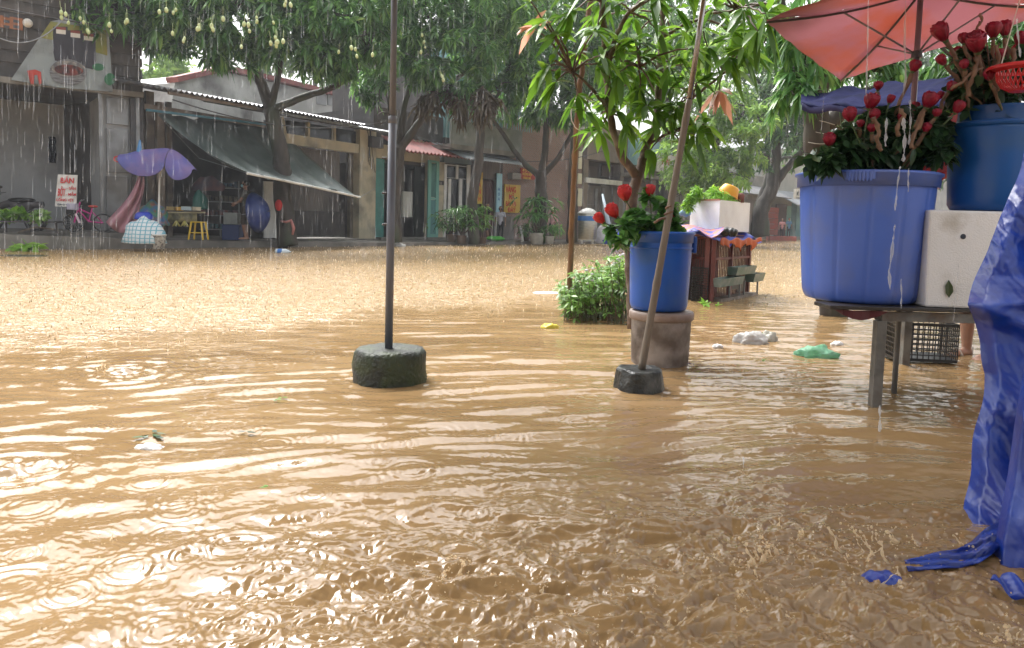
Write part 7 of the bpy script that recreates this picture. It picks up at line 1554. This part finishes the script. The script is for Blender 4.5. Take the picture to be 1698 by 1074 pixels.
potplant('dense dark shrub in front of the glazed shop, nearest the teal door', 748, 402, 28.5, .95, .9, .2, L=.26, seed=73, potmat='clay_pot', n=70)
potplant('dense dark shrub between the glazed shop and the slim mango tree', 765, 404, 28.3, 1.15, .9, .2, L=.28, seed=74, potmat='clay_pot', n=80)
potplant('broad-leaved green plant just right of the slim mango trunk', 800, 404, 28.9, 1.2, .4, .16, L=.4, seed=75, potmat='clay_pot', lf='shrub_leaf', n=22)
potplant('low green plant at the base of the pink brick wall', 872, 402, 32.5, .6, .6, .15, L=.28, seed=76, potmat='clay_pot')
def bin_():
    c = at(973, 404, 32.5); t = thing('steel_bin', 'round stainless steel tank with blue band and domed white lid on a low stand', 'tank', c); r = .42
    m = MB(); m.lathe(c, [(r * .95, .2), (r, .24), (r, 1.28), (r * .96, 1.32)], 32); m.build('body', mat('stainless', (0.42, 0.42, 0.38), .28, (0.32, 0.32, 0.29), 5, metal=.7, sxyz=(1, 1, 4)), t, smooth=True)
    m = MB(); m.lathe(c, [(r + .01, 1.0), (r + .012, 1.01), (r + .012, 1.2), (r + .01, 1.21)], 32); m.build('band', MATS['letter_blue'], t, smooth=True)
    m = MB(); m.lathe(c, [(r * 1.05, 1.31), (r * 1.06, 1.34), (r * .6, 1.5), (.08, 1.56), (.001, 1.56)], 32); m.build('lid', MATS['white_paint'], t, smooth=True)
    for k in range(4): a = math.pi / 4 + k * math.pi / 2; m = MB(); m.bar(c + Vector((r * .8 * math.cos(a), r * .8 * math.sin(a), 0)), c + Vector((r * .8 * math.cos(a), r * .8 * math.sin(a), .22)), .05); m.build('leg', MATS['white_paint'], t)
    m = MB(); m.lathe(c, [(r * .9, .16), (r * .95, .17), (r * .95, .2), (r * .9, .21)], 24); m.build('stand_ring', MATS['white_paint'], t)
bin_()
heap('white_sack', 'white plastic sack slumped beside the steel tank', 1000, 402, 32.6, .40, .3, .75, bag_mat('bag_white_far', (0.62, 0.62, 0.66)), 'sack', 4)
heap('blue_sheet', 'crumpled bright blue sheet right of the white sack', 1022, 404, 32.4, .60, .4, .62, MATS['blue_cloth'], 'plastic sheet', 7, .14)
m = MB(); m.tube([at(999, 322, 34), at(1012, 385, 33)], [.05, .12], 8); own(m, 'folded_parasol', mat('pale_blue_cloth', (0.4, 0.48, 0.55), .6), 'folded pale blue parasol leaning behind the blue sheet', 'parasol', smooth=True)
m = MB(); m.tube([at(863, 376, 32.4), at(868, 404, 31.8)], .05, 6); own(m, 'white_post', MATS['white_paint'], 'short leaning white post by the brick wall', 'post')
for i, (px, py, w, lb) in enumerate(((1272, 365, 1.1, 'stack of dark red crates by the leaning tree at the road end'), (1296, 385, 1.6, 'low red goods table in front of the distant people'))):
    p = at(px, py, 57); m = MB()
    for k in range(5 if i == 0 else 2): m.box(p + Vector((0, 0, -.9 + k * .42)), (w * 1.3 - .03 * (k % 2), .8 - .02 * (k % 2), .38))
    own(m, 'crate_stack' if i == 0 else 'goods_table', mat('far_red_%d' % i, (0.42, 0.10, 0.09), .6, (0.3, 0.12, 0.1), 3), lb, 'crates' if i == 0 else 'table')
# overhead cables
cab = []
for i, (a, b, sg, lb) in enumerate((((0, 12, 17), (520, 30, 26), .5, 'sagging black cable crossing high in front of the dark shop house'), ((-20, 52, 16.8), (108, 28, 18), .4, 'pale drooping wire beside the food billboard'), ((286, 165, 19), (640, 200, 27.2), .45, 'black cable looping under the corrugated eave'), ((640, 203, 27), (1000, 250, 37), .9, 'black cable bundle running along the shop fronts to the brick house'))):
    p, q = at(*a), at(*b); m = MB(); m.tube([p.lerp(q, s) - UPZ * sg * 4 * s * (1 - s) for s in [k / 20 for k in range(21)]], .018 if i != 1 else .014, 5); own(m, 'overhead_cable', MATS['dark_metal'] if i != 1 else MATS['steel_grey'], lb, 'cable')

# ================================================================ floating things
def blob(label, name, px, py, r, h, mt, cat, seed=1, amp=.2, z=.0):
    c = on(px, py); m = MB(); m.ell((0, 0, 0), (1, 1, 1), 30, 20); rs = np.random.RandomState(seed); ph = rs.rand(6) * 6
    out = []
    for x, y, zz in m.v:
        k = 1 + amp * (math.sin(x * 5 + ph[0]) * math.sin(y * 6 + ph[1]) + .6 * abs(math.sin(x * 9 + zz * 7 + ph[2])) + .4 * math.sin(y * 13 + ph[3] + zz * 11)); out.append((c.x + x * r[0] * k, c.y + y * r[1] * k, z + zz * h * k))
    m.v = out; return own(m, name, mt, label, cat, smooth=True)
blob('translucent white plastic bag floating on the churned water', 'plastic_bag', 1245, 568, (.13, .10), .085, bag_mat('bag_white', (0.66, 0.64, 0.62)), 'bag', 1, .22)
blob('small torn end of white bag with leaves, right of the larger white bag', 'plastic_bag', 1274, 566, (.07, .07), .075, bag_mat('bag_white2', (0.6, 0.58, 0.52)), 'bag', 2, .25)
blob('crumpled pale green plastic bag floating in front of the table', 'plastic_bag', 1354, 590, (.14, .09), .07, bag_mat('bag_green', (0.34, 0.66, 0.46), .5), 'bag', 3, .22)
blob('white foam lump floating right behind the green bag', 'foam_lump', 1388, 572, (.05, .04), .03, MATS['foam'], 'foam', 4)
blob('small white foam piece left of the white bag', 'foam_lump', 1190, 575, (.04, .03), .02, MATS['foam'], 'foam', 5)
blob('froth-white lump of foam floating on the calm left water', 'foam_lump', 248, 744, (.055, .035), .02, MATS['foam'], 'foam', 6, .15)
blob('yellow plastic wrapper floating left of the grimy bucket', 'wrapper', 911, 543, (.075, .05), .035, mat('wrapper_yellow', (0.6, 0.5, 0.04), .4), 'wrapper', 7)
blob('flat white foam board floating behind the brown stake', 'foam_board', 912, 486, (.24, .10), .02, MATS['foam_clean'], 'foam', 8, .05)
blob('small white paper scrap on the far pavement edge', 'paper_scrap', 661, 408, (.2, .12), .1, MATS['white_paint'], 'paper', 9)
c = on(468, 419); bt = thing('plastic_bottle', 'large clear plastic bottle with blue label floating near the mango trunk', 'bottle', c); ax = (Vector((0, 1, 0)), UPZ, Vector((1, 0, 0)))
m = MB(); m.lathe(c + Vector((-.17, 0, .03)), [(.001, 0), (.07, .005), (.075, .03), (.075, .27), (.045, .34), (.02, .37), (.02, .40), (.001, .40)], 16, ax); m.build('body', mat('clear_plastic', (0.55, 0.62, 0.66), .2), bt, smooth=True)
m = MB(); m.lathe(c + Vector((-.17, 0, .03)), [(.077, .06), (.078, .07), (.078, .17), (.077, .18)], 16, ax); m.build('label', MATS['letter_blue'], bt, smooth=True)
# floating sprig plants
for i, (px, py, n, s, lf, lb) in enumerate(((42, 416, 16, .34, 'herb_leaf', 'bright green leafy weed standing out of the far left water'), (250, 724, 5, .06, 'rose_leaf', 'little raft of dark leaves above the froth lump'), (465, 661, 4, .05, 'shrub_leaf', 'faint green leaf sprig floating in the middle left water'), (395, 719, 2, .05, 'rose_leaf', 'single dark leaf floating below the middle sprig'), (1279, 553, 4, .08, 'shrub_leaf', 'green leaves caught on the torn white bag'), (1170, 508, 7, .10, 'herb_leaf', 'green sprig at the foot of the black crate'), (450, 810, 3, .04, 'shrub_leaf', 'small green leaf floating in the bright ripples'), (1275, 598, 3, .05, 'shrub_leaf', 'small green leaf floating left of the green bag'))):
    c = on(px, py); rs = np.random.RandomState(i + 90); P = np.array([(c.x + rs.normal() * s * .4, c.y + rs.normal() * s * .3, .008 + (s * .35 * rs.rand() if i in (0, 5) else 0)) for _ in range(n)]); Ax = np.tile(np.array([[0, -.1, .25 if i in (0, 5) else .02]]), (n, 1)); Ax /= np.linalg.norm(Ax, axis=1, keepdims=True)
    V, Fa, r = leaves(P, Ax, s, s * .35, 4 if i in (0, 5) else 2, rs, .1 if i not in (0,) else .4, .8, 2, .1)
    if i not in (0, 5): V[:, 2] = .006 + (V[:, 2] - .008) * .12 + .002
    cc = V.mean(0); t = npmesh('floating_leaves' if i else 'water_weed', V - np.array([cc[0], cc[1], 0]), Fa, MATS[lf], None, r); t.location = (cc[0], cc[1], 0); tag(t, lb, 'leaves' if i else 'weed')
m = MB(); m.lathe(on(42, 424), [(.001, .012), (.45, .012), (.5, .0), (.48, -.02)], 20, sx=1, sy=.6); own(m, 'debris_mat', MATS['mossy_concrete'], 'dark patch of debris around the green weed at far left', 'debris')
# ================================================================ splashes, falling water, rain, haze
mat('splash_white', (0.95, 0.85, 0.70), 0.2, trans=.6)
def drop_mat(name, col, alpha, rough=.1):
    m = bpy.data.materials.new(name); m.use_nodes = True; N = m.node_tree.nodes; L = m.node_tree.links; b = N['Principled BSDF']; b.inputs['Base Color'].default_value = (*col, 1); b.inputs['Roughness'].default_value = rough
    tr = N.new('ShaderNodeBsdfTransparent'); tl = N.new('ShaderNodeBsdfTranslucent'); tl.inputs['Color'].default_value = (*col, 1); m1 = N.new('ShaderNodeMixShader'); m1.inputs[0].default_value = .55; L.new(b.outputs[0], m1.inputs[1]); L.new(tl.outputs[0], m1.inputs[2])
    ms = N.new('ShaderNodeMixShader'); ms.inputs[0].default_value = alpha; L.new(tr.outputs[0], ms.inputs[1]); L.new(m1.outputs[0], ms.inputs[2]); L.new(ms.outputs[0], N['Material Output'].inputs['Surface']); MATS[name] = m; return m
def splashes():
    rs = np.random.RandomState(17); m = MB()
    def jet(x, y, h, r, lean):
        n = 9; a = rs.rand() * 6.28; b = rs.rand() * 6; pts = [Vector((x + math.cos(a) * lean * h * (i / n) ** 1.3 + .05 * h * math.sin(i * 1.1 + b), y + math.sin(a) * lean * h * (i / n) ** 1.3, -.006 + h * (i / n) * (1.25 - .35 * (i / n)))) for i in range(n + 1)]
        m.tube(pts, [r * (2.6 * math.exp(-i * .8) + .45 + .35 * math.sin(i * 1.7 + b)) for i in range(n)] + [r * .9], 7)
        for _ in range(rs.randint(2, 6)): q = pts[-1] + Vector(rs.normal(size=3)) * h * .35; q.z = abs(q.z) + .003; rr = r * rs.uniform(.3, .9); m.ell(q, (rr, rr, rr * 1.2), 7, 5)
    def crown(px, py, H, n, w):
        c = on(px, py); n = max(2, int(n * .32)); H = H * .95
        for _ in range(n): jet(c.x + rs.normal() * w * 1.2, c.y + rs.normal() * w, H * rs.uniform(.2, 1) ** 1.3, .0040 * rs.uniform(.4, 1.6) * (H / .05) ** .4, rs.uniform(.1, 1.1))
        for _ in range(n * 9): q = c + Vector((rs.normal() * w * 2.2, rs.normal() * w * 1.6, 0)); rr = .0019 * rs.uniform(.4, 1.5); q.z = abs(rs.normal()) * H * .7; m.ell(q, (rr, rr, rr), 6, 4)
    for px, py, H, n, w in ((1445, 935, .10, 34, .05), (1270, 930, .09, 26, .035), (1310, 895, .06, 16, .05), (1190, 955, .05, 16, .05), (1480, 900, .05, 14, .04), (1420, 960, .06, 16, .05), (1260, 985, .05, 14, .05), (1120, 1020, .05, 12, .05), (820, 975, .045, 14, .07), (1350, 935, .055, 14, .04), (1220, 935, .04, 9, .03), (1070, 990, .05, 8, .02), (1030, 985, .045, 7, .02), (985, 1068, .06, 10, .02), (1230, 1010, .045, 9, .03), (1668, 1066, .075, 10, .015), (1640, 1072, .05, 5, .02), (770, 940, .04, 18, .05), (1235, 790, .03, 3, .01), (1150, 960, .03, 10, .05), (1400, 900, .05, 10, .05), (1590, 905, .035, 8, .03), (640, 1010, .03, 10, .06), (1320, 985, .035, 12, .06), (900, 1000, .03, 12, .08), (180, 612, .05, 14, .06), (160, 905, .02, 5, .05), (540, 1060, .03, 6, .08), (1100, 1050, .03, 8, .1), (1175, 490, .06, 12, .2), (1230, 480, .06, 10, .2)): crown(px, py, H, n, w)
    tag(m.build('rain_splashes', drop_mat('splash_thin', (0.92, 0.76, 0.52), .42, .03), smooth=True), 'splashes of muddy water thrown up in the foreground churn', None, kind='stuff')
    # countless small impacts on the open water
    N_ = 13000; y = 4.2 * np.exp(rs.rand(N_) ** .85 * math.log(46 / 4.2)); x = rs.uniform(-.86, .80, N_) * y; k = rain_mask(x, y) > rs.rand(N_) * .9 + .1; k &= ~((x > 1.0) & (y < 8.5)); x, y = x[k], y[k]; N_ = len(x)
    sc = (.5 + .055 * y) * rs.uniform(.4, 1.5, N_); h = .018 * sc; w = .0055 * sc
    a = rs.rand(N_) * 6.28; V = np.zeros((N_, 6, 3)); 
    for j in range(3): V[:, j, 0] = x + w * np.cos(a + j * 2.1); V[:, j, 1] = y + w * np.sin(a + j * 2.1); V[:, j, 2] = -.002
    V[:, 3, 0] = x + w * .8; V[:, 3, 1] = y; V[:, 3, 2] = h; V[:, 4, 0] = x - w * .7; V[:, 4, 1] = y + w * .5; V[:, 4, 2] = h * .8; V[:, 5, 0] = x; V[:, 5, 1] = y - w; V[:, 5, 2] = h * 1.1
    T = np.array([[0, 1, 3], [1, 4, 3], [1, 2, 4], [2, 5, 4], [2, 0, 5], [0, 3, 5], [3, 4, 5]]); Fa = (np.arange(N_)[:, None, None] * 6 + T[None]).reshape(-1, 3)
    tag(npmesh('rain_impacts', V.reshape(-1, 3), Fa, MATS['splash_white'], None, None), 'countless tiny splashes where heavy rain strikes the street water', None, kind='stuff')
splashes()
drop_mat('falling_water', (0.8, 0.82, 0.85), .36, .05); drop_mat('rain_drop', (0.82, 0.84, 0.88), .20, .2)
def stream(lb, pts, r, seed):
    rs = np.random.RandomState(seed); P = [at(*q) for q in pts]; n = 26; W = []
    for i in range(n + 1):
        s = i / n * (len(P) - 1); k = min(len(P) - 2, int(s)); p = P[k].lerp(P[k + 1], s - k); W.append(p + Vector((rs.normal() * r * .15, 0, 0)))
    m = MB(); m.tube(W, [max(.0008, r * (.15 if i in (0, n) else abs(.6 + .35 * math.sin(i * .55 + seed) + .08 * rs.normal()))) for i in range(n + 1)], 8); own(m, 'water_trickle', MATS['falling_water'], lb, 'falling water', smooth=True)
for i, (lb, pts, r) in enumerate((
    ('thin wavering trickle falling from the parasol rib above the left of the tub', [(1440, -5, 4.0), (1439, 60, 4.0), (1438, 100, 4.0), (1436, 160, 4.0)], .0055),
    ('broad blurred run of water down the parasol pole', [(1502, 0, 4.3), (1500, 70, 4.3), (1502, 130, 4.3), (1496, 165, 4.3)], .008),
    ('bright falling water streak in front of the roses left in the tub', [(1470, 195, 3.9), (1469, 222, 3.9), (1468, 243, 3.9)], .0085),
    ('widest falling water streak before the roses in the middle of the tub', [(1498, 195, 3.9), (1500, 230, 3.9), (1498, 268, 3.9)], .011),
    ('long falling water streak right of the middle of the tub foliage', [(1509, 165, 3.95), (1510, 200, 3.95), (1507, 240, 3.95)], .006),
    ('thin falling water streak crossing the upper tub wall', [(1493, 275, 3.85), (1489, 300, 3.85), (1484, 350, 3.85)], .006),
    ('bright white falling water blob against the middle of the tub wall', [(1484, 372, 3.85), (1480, 410, 3.85), (1474, 450, 3.85), (1476, 480, 3.85)], .009),
    ('short falling water streak at the lower tub wall above the table', [(1494, 462, 3.85), (1495, 490, 3.85), (1494, 512, 3.85)], .005),
    ('falling water streak left of the middle on the tub wall', [(1507, 278, 3.85), (1506, 298, 3.85), (1506, 318, 3.85)], .005),
    ('water streak falling into the flood below the table leg', [(1459, 672, 3.6), (1459, 700, 3.6), (1458, 742, 3.6)], .008),
    ('thin water streak hitting the churned water right of centre', [(1233, 757, 3.0), (1232, 785, 3.0), (1231, 812, 3.0)], .0035),
    ('falling water streak before the right picture edge roses', [(1686, 30, 3.7), (1688, 60, 3.7), (1692, 95, 3.7)], .006),
    ('tall thin streak falling onto the splash crown at lower right', [(1441, 845, 2.7), (1440, 880, 2.7), (1438, 915, 2.7)], .004))): stream(lb, pts, r, i + 3)
def rain():
    rs = np.random.RandomState(5); N_ = 6500; y = 3.0 + 17 * rs.rand(N_) ** .8; x = rs.uniform(-.80, .80, N_) * y; z = rs.rand(N_) * (1.2 + .42 * y) + .0
    k = rain_mask(x, y) > .5; k |= (rs.rand(N_) < .02); x, y, z = x[k], y[k], z[k]; N_ = len(x)
    ln = rs.uniform(.05, .30, N_); w = rs.uniform(.0005, .0019, N_) * (1 + .05 * y)
    V = np.zeros((N_, 6, 3)); sl = .02
    for j in range(3):
        a = j * 2.094
        V[:, j, 0] = x + w * math.cos(a); V[:, j, 1] = y + w * math.sin(a); V[:, j, 2] = z
        V[:, 3 + j, 0] = x + w * .5 * math.cos(a) + sl * ln; V[:, 3 + j, 1] = y + w * .5 * math.sin(a); V[:, 3 + j, 2] = z + ln
    T = np.array([[0, 1, 4], [0, 4, 3], [1, 2, 5], [1, 5, 4], [2, 0, 3], [2, 3, 5], [3, 4, 5], [0, 2, 1]]); Fa = (np.arange(N_)[:, None, None] * 6 + T[None]).reshape(-1, 3)
    tag(npmesh('rain', V.reshape(-1, 3), Fa, MATS['rain_drop'], None, None), 'drops of heavy rain falling over the street', None, kind='stuff')
rain()
def haze():
    m = MB(); m.box((0, 60, 6.5), (330, 200, 17)); m.v = [(x, y, -1.5 if z < 0 else 15.5) for x, y, z in m.v]
    h = bpy.data.materials.new('haze'); h.use_nodes = True; N = h.node_tree.nodes; N.clear(); v = N.new('ShaderNodeVolumePrincipled'); v.inputs['Color'].default_value = (0.93, 0.96, 1, 1); v.inputs['Density'].default_value = 0.0012; v.inputs['Anisotropy'].default_value = 0.3; o = N.new('ShaderNodeOutputMaterial'); h.node_tree.links.new(v.outputs[0], o.inputs['Volume'])
    tag(m.build('haze', h), 'misty rain-filled air', None, kind='stuff')
haze()
scene.cycles.volume_bounces = 0
# unseen awning added over the camera to shade the near water
def awning():
    t = thing('unseen_shade_awning', 'unseen pale canvas awning added above the camera to shade the near water', 'awning', (0, 1, 2.6)); aw = mat('canvas_beige', (0.45, 0.38, 0.28), .8, (0.36, 0.3, 0.22), 2, trans=.25)
    m = MB(); rows = [[Vector((-1.3 + 2.9 * i / 12, -3.0 + 8.1 * j / 8, 2.75 + .25 * math.sin(i * math.pi / 12) + .012 * math.sin(i * 2 + j))) for i in range(13)] for j in range(9)]; m.grid(rows); m.build('sheet', aw, t, smooth=True, solid=.004)
AWN = True
if AWN: awning()
